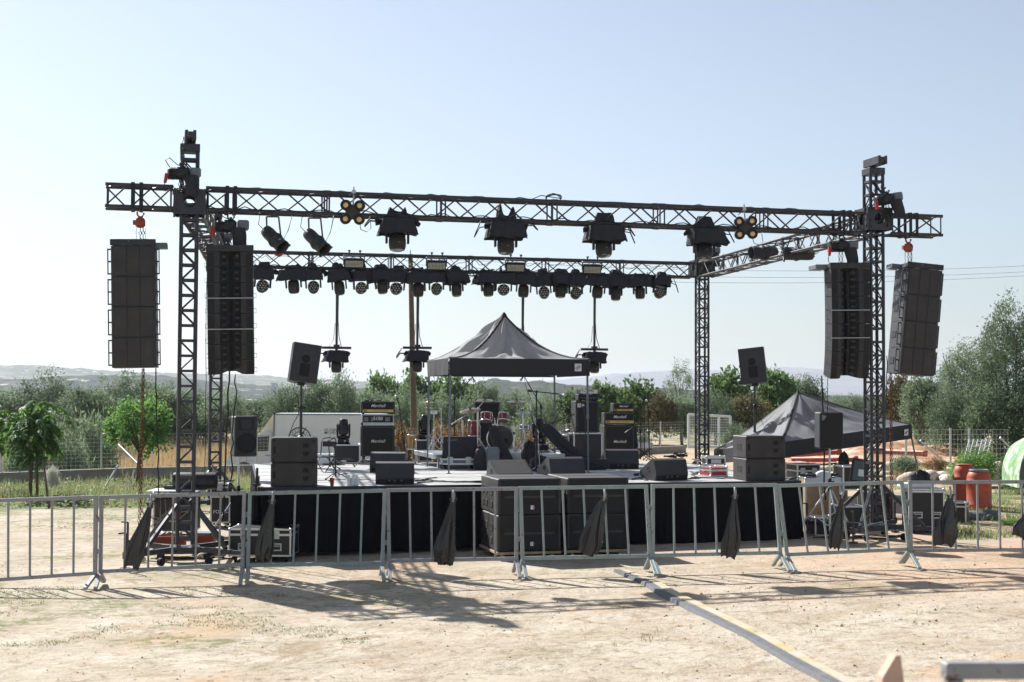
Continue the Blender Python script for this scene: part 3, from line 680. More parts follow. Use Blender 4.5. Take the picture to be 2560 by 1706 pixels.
# strobe panels standing in the rear truss
st = None
for px, lab in ((890, 'white-celled strobe panel on the rear truss, leftmost of the four, above the round lamps'), (1094, 'yellowish strobe panel on the rear truss, second from the left'), (1289, 'strobe panel on the rear truss above the tent peak'), (1479, 'strobe panel on the rear truss, rightmost of the four')):
    q = on_line(BL, BR, px)
    if st is None:
        t = st = thing('strobe_panel', lab, 'stage light', (0, 0, 0), 0, 'strobe panels on the rear truss')
        m = MB(); m.box((0, .02, 0), (.4, .1, .19), ch=.01)
        for k in range(9): m.box((-.16+.04*k, .02, .1), (.02, .09, .014))
        m.build('housing', M_black, t)
        m = MB()
        for i in range(12):
            for j in range(5): m.box((-.165+i*.03, -.034, -.062+j*.027), (.024, .012, .021), ch=.003)
        m.build('led_cell', M_led, t)
        m = MB(); m.bar((-.21, .02, -.02), (-.21, .02, .14), .02, .03); m.bar((.21, .02, -.02), (.21, .02, .14), .02, .03); m.box((0, .03, .15), (.44, .12, .03), ch=.005)
        m.tube((-.1, .05, .15), (-.1, .05, .26), .014); m.tube((.12, .05, .15), (.12, .05, .26), .014); m.box((-.1, .05, .25), (.05, .03, .03)); m.box((.12, .05, .25), (.05, .03, .03)); m.build('bracket', M_truss, t)
    else: t = dup(st, lab, (0, 0, 0))
    place(t, (q.x, q.y-.24, ZT-.2), 0, rot=(R(14), 0, TH-R(2)))
# four-lamp blinders on the front truss
bl = None
for px, py, lab, rx in ((882, 531, 'four-lamp blinder with amber lenses on the left half of the front truss', 8), (1864, 570, 'four-lamp blinder with amber lenses on the right half of the front truss', 4)):
    q = on_line(FL, FR, px)
    if bl is None:
        t = bl = thing('blinder', lab, 'stage light', (0, 0, 0), 0, 'four-lamp blinders')
        m = MB(); n = 24
        def bf(a): return .185 if False else .098+.05*abs(math.sin(2*a))**1.0
        vs = [(bf(2*math.pi*i/n)*math.cos(2*math.pi*i/n), -.03, bf(2*math.pi*i/n)*math.sin(2*math.pi*i/n)) for i in range(n)]
        vs += [(v[0], .05, v[2]) for v in vs]; m.add(vs, [(i, (i+1) % n, n+(i+1) % n, n+i) for i in range(n)] + [tuple(range(n)), tuple(reversed(range(n, 2*n)))])
        m.build('housing', M_spk2, t)
        for sx in (-1, 1):
            for sz in (-1, 1):
                Ml = T(sx*.098, -.02, sz*.098) @ RX(R(90))
                m = MB(); m.M = Ml; m.lathe([(.05, -.07), (.075, -.05), (.077, .03), (.07, .035), (.066, .02)], 22, caps=False); h = m.build('lamp_cup', M_black, t)
                m = MB(); m.M = Ml; m.lathe([(.066, .016), (.058, .01), (.05, .012)], 22); m.build('reflector', M_black, h)
                m = MB(); m.M = Ml; m.lathe([(.039, .014), (.027, .021), (0, .024)], 18); m.build('amber_lens', M_amber, h)
        m = MB(); m.tube((0, .02, .1), (0, .06, .28), .012); m.box((0, .06, .29), (.05, .08, .05)); m.tube((0, .05, .3), (0, .05, .36), .01); m.build('bracket', M_galv, t)
        m = MB(); m.path([(.1, .03, -.15), (.12, .0, -.24), (.2, .0, -.27), (.26, .03, -.22), (.25, .05, -.1)], .006); m.path([(-.06, .05, .25), (-.1, .02, .2), (-.03, .02, .26), (.06, .03, .25)], .005); m.build('lamp_cable', M_cable, t)
    else: t = dup(bl, lab, (0, 0, 0))
    c = P(px, py, q.y-.22); place(t, c, 0, rot=(R(rx), R(-3 if px > 1000 else 2), TH-R(14)))
# par cans: two under the front truss, two on the right side truss
def make_par(label):
    t = thing('par_can', label, 'stage light', (0, 0, 0), 0, 'black par cans')
    # local: y axis = lamp axis, lens end at -y
    Ml = RX(R(90))
    m = MB(); m.M = Ml; m.lathe([(.0, -.2), (.05, -.2), (.075, -.18), (.083, -.12), (.083, -.02), (.098, .02), (.1, .05), (.088, .055), (.088, .2), (.093, .2), (.093, .18)], 26, caps=False)
    for k in range(3): a = 2*math.pi*k/3+.6; m.box((.1*math.cos(a), .1*math.sin(a), .19), (.03, .03, .02))
    m.build('can', M_spk, t)
    m = MB(); m.M = Ml; m.lathe([(0, .05), (.086, .05)], 22); m.build('lamp_lens', M_lens, t)
    m = MB(); m.M = Ml; m.path([(.03, 0, -.2), (.05, .02, -.25), (.1, .03, -.24), (.12, .05, -.1)], .006)
    for k in range(3): m.box((.03*math.cos(k*2.1), .03*math.sin(k*2.1), -.205), (.02, .02, .015))
    m.build('rear_cap', M_galv, t); return t
def par_yoke(t, top, pv, half, r=.009):
    """two arms from the clamp point to the sides of the can"""
    m = MB(); M = Vector(top)
    m.bar(M+Vector((-half, 0, 0)), pv+Vector((-half*1.15, 0, 0)), .02, .03); m.bar(M+Vector((half, 0, 0)), pv+Vector((half*1.15, 0, 0)), .02, .03); m.bar(M+Vector((-half, 0, 0)), M+Vector((half, 0, 0)), .03, .018)
    m.box(M+Vector((0, 0, .03)), (.04, .05, .07), ch=.008)
    m.build('lamp_yoke', M_truss, t, world=True)
pc = None
for px, py, lab, rot in ((685, 597, 'black par can under the front truss, left of its twin', (R(38), R(10), R(62))), (790, 603, 'black par can under the front truss, right of its twin', (R(38), R(8), R(60)))):
    q = on_line(FL, FR, px-5); c = P(px, py, q.y-.1)
    t = make_par(lab); place(t, c, rot=rot, scale=1.12); WM[t.name] = Matrix.LocRotScale(c, t.rotation_euler.copy(), t.scale.copy())
    par_yoke(t, (c.x-.02, q.y-.12, ZB-.07), Vector((c.x, c.y, c.z+.02)), .085)
    m = MB(); m.path([(c.x-.12, c.y, c.z+.1), (c.x-.22, c.y, c.z+.2), (c.x-.2, c.y, c.z+.34), (c.x-.1, c.y+.1, ZB)], .006); m.path([(c.x+.13, c.y, c.z-.02), (c.x+.2, c.y, c.z+.12), (c.x+.24, c.y+.1, ZB)], .007); m.build('lamp_cable', M_cable, t, world=True)
for px, py, Y, lab, rot in ((1910, 632, 26.6, 'greyish par can lying level on the right side truss, left one of two', (R(4), 0, R(-72))), (1997, 635, 25.4, 'dark par can lying level on the right side truss, nearer the right tower', (R(-2), 0, R(-96)))):
    c = P(px, py, Y); t = make_par(lab); place(t, c, rot=rot); WM[t.name] = Matrix.LocRotScale(c, t.rotation_euler.copy(), t.scale.copy())
    k = .245*1; t.scale = (1.55, 1.45, 1.55) if False else (1.35, 1.35, 1.35); WM[t.name] = Matrix.LocRotScale(c, t.rotation_euler.copy(), t.scale.copy())
    par_yoke(t, (c.x, c.y, ZB+.02), c+Vector((0, 0, .03)), .1)
# loose cables along the trusses
def festoon(A, B, px0, px1, z, n, lab, sag=.06, r=.007, side=-.17, seed=1):
    rr = random.Random(seed); m = MB(); pts = []
    for i in range(n*6+1):
        t = i/(n*6); q = on_line(A, B, px0+(px1-px0)*t); ph = (i % 6)/6
        pts.append((q.x, q.y+side, z-sag*math.sin(ph*math.pi)*(.4+rr.random())+rr.uniform(-.01, .01)))
    m.path(pts, r, 5); single(m, 'truss_cable', M_cable, lab, 'cable', 'cables along the trusses', pts[0])
festoon(FL, FR, 520, 2100, ZB+.05, 16, 'black cable sagging in short loops along the lower chord of the front truss', .05, .008, -.19, 3)
festoon(FL, FR, 520, 2080, ZT+.035, 14, 'black cable lying along the top chord of the front truss', .03, .008, -.1, 4)
festoon(BL, BR, 640, 1720, ZT-.03, 18, 'black cable looping under the top chord of the rear truss', .12, .006, -.18, 5)
festoon(BL, BR, 640, 1720, ZB+.04, 20, 'black cable running along the lower chord of the rear truss above the lamps', .05, .008, -.19, 6)
m = MB(); q = on_line(FL, FR, 1386); pts = []
for i in range(60):
    a = i*.42; pts.append((q.x+.11*math.cos(a)*(1+.2*math.sin(i*.37)), q.y+.04*math.sin(a*.7), ZT+.06+.07*math.sin(a)*(1+.25*math.cos(i*.5))))
m.path([(q.x-.35, q.y-.1, ZT+.03), (q.x-.2, q.y-.05, ZT+.1)]+pts, .007, 5); single(m, 'cable_coil', M_cable, 'tangled cable coil lying on top of the front truss above the tent', 'cable', None, (q.x, q.y, ZT))
m = MB(); q = on_line(BL, BR, 702); m.add([(q.x-.13, q.y-.2, ZT-.03), (q.x+.13, q.y-.2, ZT-.03), (q.x+.03, q.y-.21, ZT-.11), (q.x-.04, q.y-.19, ZT-.09), (q.x-.13, q.y-.18, ZT-.03), (q.x+.13, q.y-.18, ZT-.03), (q.x, q.y-.185, ZT-.1)], [(0, 3, 2, 1), (4, 5, 6), (0, 4, 6, 3), (1, 2, 6, 5), (0, 1, 5, 4)])
single(m, 'ratchet_strap', M_red, 'small red strap tied under the top chord of the rear truss', 'strap', None, (q.x, q.y-.2, ZT-.05))
# ------------------------------------------------------------------ stage platform
ZS = .95
def SP(px, py): return G(px, py, ZS)
sA = Vector((-3.56, 20.2)); sB = Vector((4.52, 22.36)); sd_ = Vector((-math.sin(R(11)), math.cos(R(11))))
sC = sB + sd_*6.9; sD = sA + sd_*7.1; TS = math.atan2(sB.y-sA.y, sB.x-sA.x)
t = thing('stage_platform', 'wide outdoor stage platform with pale scuffed deck and black cloth skirt', 'stage', (sA.x, sA.y, 0), TS)
m = MB(); q4 = [sA, sB, sC, sD]
m.add([(p.x, p.y, ZS-.05) for p in q4] + [(p.x, p.y, ZS) for p in q4], [(0, 1, 5, 4), (1, 2, 6, 5), (2, 3, 7, 6), (3, 0, 4, 7), (4, 5, 6, 7), (3, 2, 1, 0)])
m.build('deck', M_deck, t, world=True)
m = MB()
for i in range(1, 4):
    a, b = sA.lerp(sB, i/4), sD.lerp(sC, i/4); m.bar((a.x, a.y, ZS+.001), (b.x, b.y, ZS+.001), .008, .004)
for i in range(1, 7):
    a, b = sA.lerp(sD, i/7), sB.lerp(sC, i/7); m.bar((a.x, a.y, ZS+.001), (b.x, b.y, ZS+.001), .008, .004)
m.build('deck_joint', M_greycase, t, world=True)
m = MB()
for a, b in ((sA, sB), (sB, sC), (sD, sA)):
    n_ = Vector((b.y-a.y, a.x-b.x)).normalized()*.03; m.bar((a.x+n_.x*.5, a.y+n_.y*.5, ZS-.03), (b.x+n_.x*.5, b.y+n_.y*.5, ZS-.03), .03, .085, ch=.004)
m.build('edge_rail', M_black, t, world=True)
def drape(m, a, b, z0, z1, off=.035, amp=.028, per=.32, seed=0, nu=120):
    a = Vector(a); b = Vector(b); e = (b-a).normalized(); nn = Vector((e.y, -e.x)); L = (b-a).length
    def f(u, v):
        s = u*L; w_ = amp*(.35+.65*v)*(math.sin(2*math.pi*s/per+seed+1.5*math.sin(s*1.3))+.5*math.sin(2*math.pi*s/(per*.43)+v*1.2+seed)) + .02*noise.noise(Vector((s*.9+seed, v*2.2, 0)))
        p = a+e*s+nn*(off+w_); zb = z1+.012*math.sin(s*2.3+seed)+.014*p.x*0
        return (p.x, p.y, z0+(zb-z0)*v)
    m.grid(f, nu, 8)
m = MB(); drape(m, sA, sB, ZS-.06, .03, seed=1, nu=240); drape(m, sB, sC, ZS-.06, .06, seed=2); drape(m, sD, sA, ZS-.06, .0, seed=3)
m.build('skirt', M_skirt, t, world=True)
m = MB()
for i in range(5):
    for j in range(4):
        p = sA.lerp(sB, .03+i*.235).lerp(sD.lerp(sC, .03+i*.235), .04+j*.3); m.tube((p.x, p.y, gz(p.x, p.y)), (p.x, p.y, ZS-.05), .024)
m.build('support_leg', M_galv, t, world=True)

# ------------------------------------------------------------------ loudspeakers on and before the stage
def cab_front(t, w, d, h, z0, mtl, ch=.012, name='speaker_cabinet'):
    m = MB(); m.box((0, 0, z0+h/2), (w, d, h), ch=ch); return m.build(name, mtl, t)
def make_sub(label, group):
    t = thing('bass_speaker', label, 'speaker', (0, 0, 0), 0, group); w, d, h = .66, .6, .352
    cab_front(t, w, d, h, 0, M_spk2, .016)
    m = MB()
    for sx, r0 in ((.165, .043),):
        for zz, up in ((.235, 1), (.135, -1)):
            n = 14; vs = [(sx-r0, -d/2-.001, zz-.02*up)]+[(sx+r0*math.cos(math.pi-math.pi*i/n), -d/2-.001, zz+up*(r0*1.0*math.sin(math.pi*i/n)) ) for i in range(n+1)]+[(sx+r0, -d/2-.001, zz-.02*up)]
            vs2 = [(v[0], v[1]-.003, v[2]) for v in vs]; k = len(vs)
            f = tuple(range(k)); m.add(vs+vs2, [f if up < 0 else tuple(reversed(f)), (tuple(range(k, 2*k)) if up < 0 else tuple(reversed(range(k, 2*k))))]+[(i, (i+1) % k, k+(i+1) % k, k+i) for i in range(k)])
    m.build('bass_port', M_rubber, t)
    m = MB(); m.box((-.28, -d/2-.002, .176), (.035, .006, .1), ch=.002)
    for sx in (-1, 1): m.box((sx*(w/2+.001), 0, .18), (.006, .2, .1), ch=.002)
    m.build('handle_cup', M_rubber, t)
    m = MB()
    for sx in (-.29, .27):
        for zz in (.04, .31): m.lathe([(0, .003), (.017, .002), (.02, 0)], 12, T(sx, -d/2, zz) @ RX(R(90)))
    m.build('corner_stud', M_black, t); return t
gS = 'bass speakers at the stage edges'
pL = SP(735, 1219); pR = SP(1915, 1203)
s0 = make_sub('lower bass speaker of the pair on the left end of the stage', gS)
def stand_sub(o, p, z, rz):  # p is the middle of the front foot line
    a = Vector((0, .3, 0)); a.rotate(Matrix.Rotation(rz, 3, 'Z')); place(o, (p.x+a.x, p.y+a.y, z), rz)
stand_sub(s0, pL, ZS, R(8.5))
s1 = dup(s0, 'upper bass speaker of the left stage-end pair, carrying a pole', (0, 0, 0)); stand_sub(s1, pL, ZS+.354, R(8.2))
s2 = dup(s0, 'lower bass speaker of the pair on the right end of the stage', (0, 0, 0)); stand_sub(s2, pR, ZS, R(11))
s3 = dup(s0, 'upper bass speaker of the right stage-end pair, carrying a pole', (0, 0, 0)); stand_sub(s3, pR, ZS+.354, R(11.6))
def make_top(label):
    t = thing('pole_speaker', label, 'speaker', (0, 0, 0), 0, 'speakers on poles over the bass pairs')
    m = MB(); pr = [(-.2, -.16), (.2, -.16), (.2, .02), (.13, .17), (-.13, .17), (-.2, .02)]; h = .56
    vs = [(p[0], p[1], -h/2) for p in pr]+[(p[0], p[1], h/2) for p in pr]
    m.add(vs, [(i, (i+1) % 6, 6+(i+1) % 6, 6+i) for i in range(6)]+[tuple(reversed(range(6))), tuple(range(6, 12))]); m.build('speaker_cabinet', M_spk, t)
    m = MB(); m.lathe([(0, .002), (.05, .001), (.056, .004), (.06, 0)], 18, T(.0, -.16, .06) @ RX(R(90))); m.box((0, -.163, -.1), (.14, .006, .18), ch=.003); m.build('rear_handle', M_rubber, t)
    m = MB(); m.box((0, .0, -h/2-.02), (.1, .12, .04), ch=.008); m.build('pole_socket', M_black, t); return t
def pole_top(label, plab, px, pyf, pyt, c, rot, Y, cab_side):
    a, b = P(px, pyf, Y), P(px, pyt, Y)
    t = thing('speaker_pole', plab, 'pole', a, 0, 'poles on the bass pairs')
    m = MB(); m.tube((0, 0, 0), (0, 0, (b-a).length*.55), .021, n=12); m.tube((0, 0, (b-a).length*.5), (0, 0, (b-a).length), .016, n=12); m.build('tube', M_truss, t)
    m = MB(); z = (b-a).length*.55; m.lathe([(.021, z-.04), (.028, z-.03), (.028, z+.02), (.018, z+.03)], 12); m.box((.035, 0, z), (.05, .02, .02)); m.lathe([(.05, 0), (.03, .02), (.021, .02)], 14); m.build('height_clamp', M_black, t)
    s = pole_top.s
    if s is None: s = pole_top.s = make_top(label)
    else: s = dup(s, label, (0, 0, 0))
    place(s, P(*c, Y), rot=rot)
    cc = P(*c, Y); m = MB(); k = cab_side
    m.path([(cc.x-.1*k, cc.y-.1, cc.z-.24), (cc.x-.13*k, cc.y-.1, cc.z-.38), (b.x-.03*k, b.y-.03, b.z-.22), (b.x-.02*k, b.y-.03, b.z-.45), (a.x-.1*k, a.y-.03, a.z+.2), (a.x-.16*k, a.y-.05, a.z+.03), (a.x-.02*k, a.y-.08, a.z+.012)], .006)
    single(m, 'speaker_cable', M_cable, 'black cable drooping from the pole speaker on the '+('left' if k > 0 else 'right')+' of the stage', 'cable', None, a)
pole_top.s = None
pole_top('tilted black speaker on a pole over the left bass pair', 'black pole between the left bass pair and its tilted speaker', 752, 1092, 958, (759, 910), (R(-4), R(8), R(18)), 20.6, 1)
pole_top('tilted black speaker on a pole over the right bass pair', 'black pole between the right bass pair and its tilted speaker', 1887, 1082, 962, (1883, 916), (R(-3), R(-6.5), R(-14)), 22.5, -1)
# wedge monitors
def make_wedge(label, w=.57):
    t = thing('wedge_monitor', label, 'monitor speaker', (0, 0, 0), 0, 'wedge monitors on the stage')
    pr = [(0, .0), (.36, 0), (.46, .06), (.48, .13), (.1, .335), (.03, .31), (-.03, .1)]
    m = MB(); m.prism([(p[0], p[1]) for p in pr], -w/2, w/2); m.build('speaker_cabinet', M_spk, t)
    m = MB(); d = Vector((0, .1-.48, .335-.13)).normalized(); n_ = Vector((0, .205, .38)).normalized(); c = Vector((0, .29, .2325))+n_*.004
    m.bar(c-d*.2, c+d*.2, w-.04, .008, up=n_); m.build('grille', M_grille, t)
    m = MB(); m.box((0, -.008, .05), (w-.04, .03, .085), ch=.004); o = m.build('connector_panel', M_rubber, t)
    m = MB()
    for sx in (-.08, .0, .1): m.lathe([(.012, 0), (.012, .004), (0, .004)], 10, T(sx, -.023, .06) @ RX(R(90)))
    m.build('socket', M_greycase, o)
    for s in (-1, 1):
        m = MB(); m.lathe([(0, .002), (.03, .002), (.034, .006), (.04, 0)], 16, T(s*w/2, .2, .17) @ RY(R(90*s))); m.box((s*w/2, .37, .05), (.006, .05, .035)); m.build('handle_cup', M_rubber, t)
    return t
wg = make_wedge('wedge monitor at the stage front left, nearest the water bottles')
def wedge(o, px, py, rz, s=1.0):
    p = SP(px, py); place(o, (p.x, p.y, ZS+.003), rz, scale=s)
wedge(wg, 987, 1212, R(4))
for lab, px, py, rz, s in (('wedge monitor behind another one in front of the left amplifier stack', 968, 1182, R(-3), 1.04), ('wedge monitor showing its sloping grille, behind the left big bass blocks', 1262, 1205, R(-160), 1.02),
        ('wedge monitor with round side handle, behind the right big bass blocks', 1418, 1200, R(23), 1.06), ('wedge monitor in front of the right guitar amplifier stack', 1556, 1173, R(10), 1.06), ('wedge monitor at the stage front right, black cables heaped on top of it', 1678, 1202, R(24), 1.02)):
    wedge(dup(wg, lab, (0, 0, 0)), px, py, rz, s)
p = SP(1678, 1200); m = MB(); rr = random.Random(3)
for k in range(4):
    m.path([(p.x+.1*math.sin(i*1.1+k)+rr.uniform(-.04, .04)+(.0 if k < 2 else .15), p.y+.12+rr.uniform(-.06, .06), ZS+.345+.02*k*(i % 2)+rr.uniform(0, .03)) for i in range(9)], .012, 6)
single(m, 'cable_heap', M_cable, 'heap of black cable on top of the front right wedge monitor', 'cable', None, (p.x, p.y, ZS+.34))
# big ground bass blocks, 2 wide x 2 high x 2 deep, on boards
def make_big(label):
    t = thing('bass_block', label, 'speaker', (0, 0, 0), 0, 'big bass blocks on the ground before the stage'); w, d, h = .905, .53, .5
    m = MB(); m.box((0, 0, h/2), (w, d, h-.006), ch=.014); m.build('speaker_cabinet', M_spk2, t)
    m = MB(); m.box((0, -d/2-.004, h*.25), (w-.07, .01, h*.44), ch=.003); m.box((0, -d/2-.004, h*.73), (w-.07, .01, h*.44), ch=.003); m.build('grille', M_grille, t)
    m = MB(); m.bar((-w/2+.1, -d/2-.012, h*.49), (w/2-.1, -d/2-.012, h*.49), .015, .03)
    for sx in (-1, 1):
        for i in range(5): m.lathe([(0, .004), (.007, .003), (.008, 0)], 8, T(sx*(w/2-.03), -d/2-.002, .06+i*.095) @ RX(R(90)))
    m.build('brace_bar', M_spk2, t)
    for sx in (-1, 1):
        m = MB(); m.box((sx*(w/2-.06), -d/2-.008, h*.6), (.035, .006, .13), ch=.002)
        for k in (.3, .7):
            m.lathe([(0, .003), (.05, .003), (.06, .008), (.066, 0)], 18, T(sx*w/2, d*(k-.5), h*.62) @ RY(R(90*sx))); m.box((sx*(w/2+.003), d*(k-.5), h*.25), (.012, .12, .09), ch=.004)
        m.build('handle_cup', M_rubber, t)
    m = MB(); m.box((.04, -d/2-.011, .1), (.056, .004, .056)); b = m.build('maker_badge', M_wink, t)
    m = MB()
    for s in (-1, 1): m.bar((.05, -d/2-.014, .1), (.068, -d/2-.014, .1+s*.027), .006, .014)
    m.box((.03, -d/2-.0135, .1), (.003, .002, .056)); m.build('badge_mark', M_ink, b)
    return t
eR = Vector((math.cos(R(14)), math.sin(R(14)))); eD = Vector((-math.sin(R(13)), math.cos(R(13))))
f0 = G(1243, 1381, .12); f1 = G(1417, 1376, .12)
names = {(0, 0, 0): 'lower left big bass block of the front row, its badge showing low', (0, 0, 1): 'upper left big bass block of the front row with white badge', (1, 0, 0): 'lower right big bass block of the front row, behind a tied-up black bag', (1, 0, 1): 'upper right big bass block of the front row',
         (0, 1, 0): 'lower left big bass block of the back row, only its side showing', (0, 1, 1): 'upper left big bass block of the back row, only side and top showing', (1, 1, 0): 'lower right big bass block of the back row, hidden behind the front row', (1, 1, 1): 'upper right big bass block of the back row, only its dusty top showing'}
bb = None
for (i, j, k), lab in names.items():
    if (i, j, k) == (1, 1, 0) : continue
    f = (f0, f1)[i]; c = Vector((f.x, f.y)) + eR*.4525 + eD*(.265+j*.56)
    if bb is None: bb = o = make_big(lab)
    else: o = dup(bb, lab, (0, 0, 0))
    place(o, (c.x, c.y, .125+.502*k), R(14)+R(.6*(k-j)))
o = dup(bb, names[(1, 1, 0)], (f1.x+eR.x*.4525+eD.x*.825, f1.y+eR.y*.4525+eD.y*.825, .125), R(14))
for i, f in enumerate((f0, f1)):
    t = thing('wheel_board', ('left' if i == 0 else 'right')+' plywood dolly board under the big bass blocks', 'dolly', (f.x, f.y, 0), R(14), 'dolly boards under the bass blocks')
    m = MB(); m.box((.4525, .54, .1), (.92, 1.12, .035), ch=.004); m.build('board', M_ply, t)
    for x in (.1, .8):
        for y in (.1, 1.0):
            m = MB(); m.tube((x-.02, y, .045), (x+.02, y, .045), .042, n=14); m.box((x, y, .078), (.06, .06, .01)); m.build('castor', M_galv, t)
# speakers on tripods beside the stage
def make_tripod_speaker(lab, slab, px, pyt, pyb, w_px, pole_px, Y, rz, front):
    a = P(pole_px, pyb, Y); foot = Vector((a.x, a.y, gz(a.x, a.y))); H = a.z-foot.z
    t = thing('speaker_stand', slab, 'speaker stand', foot, 0, 'tripod speaker stands beside the stage')
    m = MB(); m.tube((0, 0, .12), (0, 0, H*.6), .021, n=12); m.tube((0, 0, H*.55), (0, 0, H), .017, n=12); m.build('pole', M_alu, t)
    m = MB(); m.lathe([(.02, H*.58), (.03, H*.6), (.03, H*.66), (.018, H*.67)], 12); m.lathe([(.02, .74), (.032, .75), (.032, .8), (.02, .81)], 12); m.box((.045, 0, H*.63), (.06, .02, .02)); m.build('collar', M_black, t)
    for k in range(3):
        an = R(35)+k*2*math.pi/3 if front else R(-150)+k*2*math.pi/3; c, s = math.cos(an), math.sin(an)
        m = MB(); m.tube((.02*c, .02*s, .78), (.58*c, .58*s, .015), .015, n=8); m.tube((.02*c, .02*s, .2), (.3*c, .3*s, .39), .009, n=6); m.build('leg', M_alu, t)
    ww = w_px*PXM(Y); hh_ = (pyb-pyt)*PXM(Y); s = thing('tripod_speaker', lab, 'speaker', (a.x, a.y, a.z), rz, 'speakers on tripods beside the stage')
    d = .34; m = MB(); m.box((0, 0, hh_/2), (ww, d, hh_), ch=.018); m.build('speaker_cabinet', M_spk, s)
    cx = P(px, pyb, Y).x-a.x; s.location.x += cx
    return s, ww, d, hh_
s, ww, d, hh_ = make_tripod_speaker('black speaker without grille on the left tripod, round woofer and horn showing', 'silver tripod stand under the open woofer speaker at the left', 609, 1041, 1141, 56, 597, 22.0, R(21), False)
m = MB()
m.lathe([(.5*ww*.86, 0), (.5*ww*.9, .012), (.5*ww*.8, .012), (.5*ww*.74, .004), (.5*ww*.62, -.03), (.5*ww*.28, -.06), (.5*ww*.26, -.045), (0, -.035)], 30, T(.01, -d/2-.004, hh_*.33) @ RX(R(90)))
m.build('woofer', M_grille, s)
m = MB(); m.box((0, -d/2-.002, hh_*.8), (ww*.74, .012, hh_*.3), ch=.004); o = m.build('horn', M_black, s)
m = MB(); m.add([(-.06, -d/2-.009, hh_*.69), (.07, -d/2-.009, hh_*.69), (.09, -d/2-.009, hh_*.93), (-.09, -d/2-.009, hh_*.93), (-.02, -d/2+.03-.04, hh_*.73), (.03, -d/2+.03-.04, hh_*.73), (.03, -d/2-.01, hh_*.89), (-.03, -d/2-.01, hh_*.89)], [(0, 1, 5, 4), (1, 2, 6, 5), (2, 3, 7, 6), (3, 0, 4, 7), (4, 5, 6, 7)]); m.build('horn_throat', M_spk, o)
m = MB(); m.box((-ww/2-.001, .02, hh_*.68), (.006, .1, .05), ch=.002); m.build('handle_cup', M_rubber, s)
s, ww, d, hh_ = make_tripod_speaker('black grilled speaker on the right tripod, in front of the slumped tent', 'silver tripod stand under the grilled speaker at the right', 2072, 1031, 1121, 59, 2074, 22.3, R(2), True)
m = MB(); m.box((0, -d/2-.004, hh_/2), (ww*.93, .01, hh_*.95), ch=.004); m.build('grille', M_grille, s)
m = MB(); m.add([(-ww*.42, -d/2-.0105, hh_*.93), (-ww*.22, -d/2-.0105, hh_*.9), (-ww*.3, -d/2-.0105, hh_*.8), (-ww*.4, -d/2-.0105, hh_*.76)], [(0, 3, 2, 1)]); m.build('torn_patch', M_greycase, s)

# ------------------------------------------------------------------ tents
def roof_face(m, c0, c1, pk, pw0, pw1, seed=0, wr=.03, nu=44, nv=30):
    c0, c1, pk = Vector(c0), Vector(c1), Vector(pk); nrm = (c1-c0).cross(pk-c0).normalized()
    def f(u, v):
        e = c0.lerp(c1, u); p = e.lerp(pk, v); zl = e.z+(pk.z-e.z)*v**(pw0+(pw1-pw0)*u); p = Vector((p.x, p.y, zl))
        edge = math.sin(math.pi*u)*math.sin(math.pi*min(1, v*1.02))**.7
        fold = noise.noise(Vector(((u-.5)*5.5+seed, v*2.6+abs(u-.5)*3, seed*1.7)))*1.3 + .5*math.sin((u-.5)*16*(1-.45*v)+seed+2*noise.noise(Vector((u*3, v*3, seed)))) * (1-v)**.4*v**.5 + .55*noise.noise(Vector(((u-.5)*13+seed*2, v*4+(u-.5)*6, seed)))
        sag = -.06*math.sin(math.pi*u)*math.sin(math.pi*v)
        return p + nrm*(wr*edge*fold) + Vector((0, 0, sag*edge))
    m.grid(f, nu, nv)
def seam(m, c0, pk, power, w=.06, n=14, lift=.012):
    c0, pk = Vector(c0), Vector(pk); pts = []
    for i in range(n+1):
        v = i/n; p = c0.lerp(pk, v); pts.append(Vector((p.x, p.y, c0.z+(pk.z-c0.z)*v**power+lift)))
    side = (pk-c0).cross(Vector((0, 0, 1))).normalized()*w/2; vs = []
    for p in pts: vs += [p+side+Vector((0, 0, -.022)), p+Vector((0, 0, .008)), p-side+Vector((0, 0, -.022))]
    m.add(vs, [f for i in range(n) for f in ((3*i, 3*i+1, 3*i+4, 3*i+3), (3*i+1, 3*i+2, 3*i+5, 3*i+4))], True)
def valance(m, c0, c1, drop, out, seed=0, wave=.012):
    c0, c1 = Vector(c0), Vector(c1); o = Vector(out)
    m.grid(lambda u, v: c0.lerp(c1, u) + o*(.02+wave*v*math.sin(u*11+seed)+wave*.6*math.sin(u*29+2*seed)*v) + Vector((0, 0, -drop*v-.01*math.sin(math.pi*u)*0)), 40, 4)
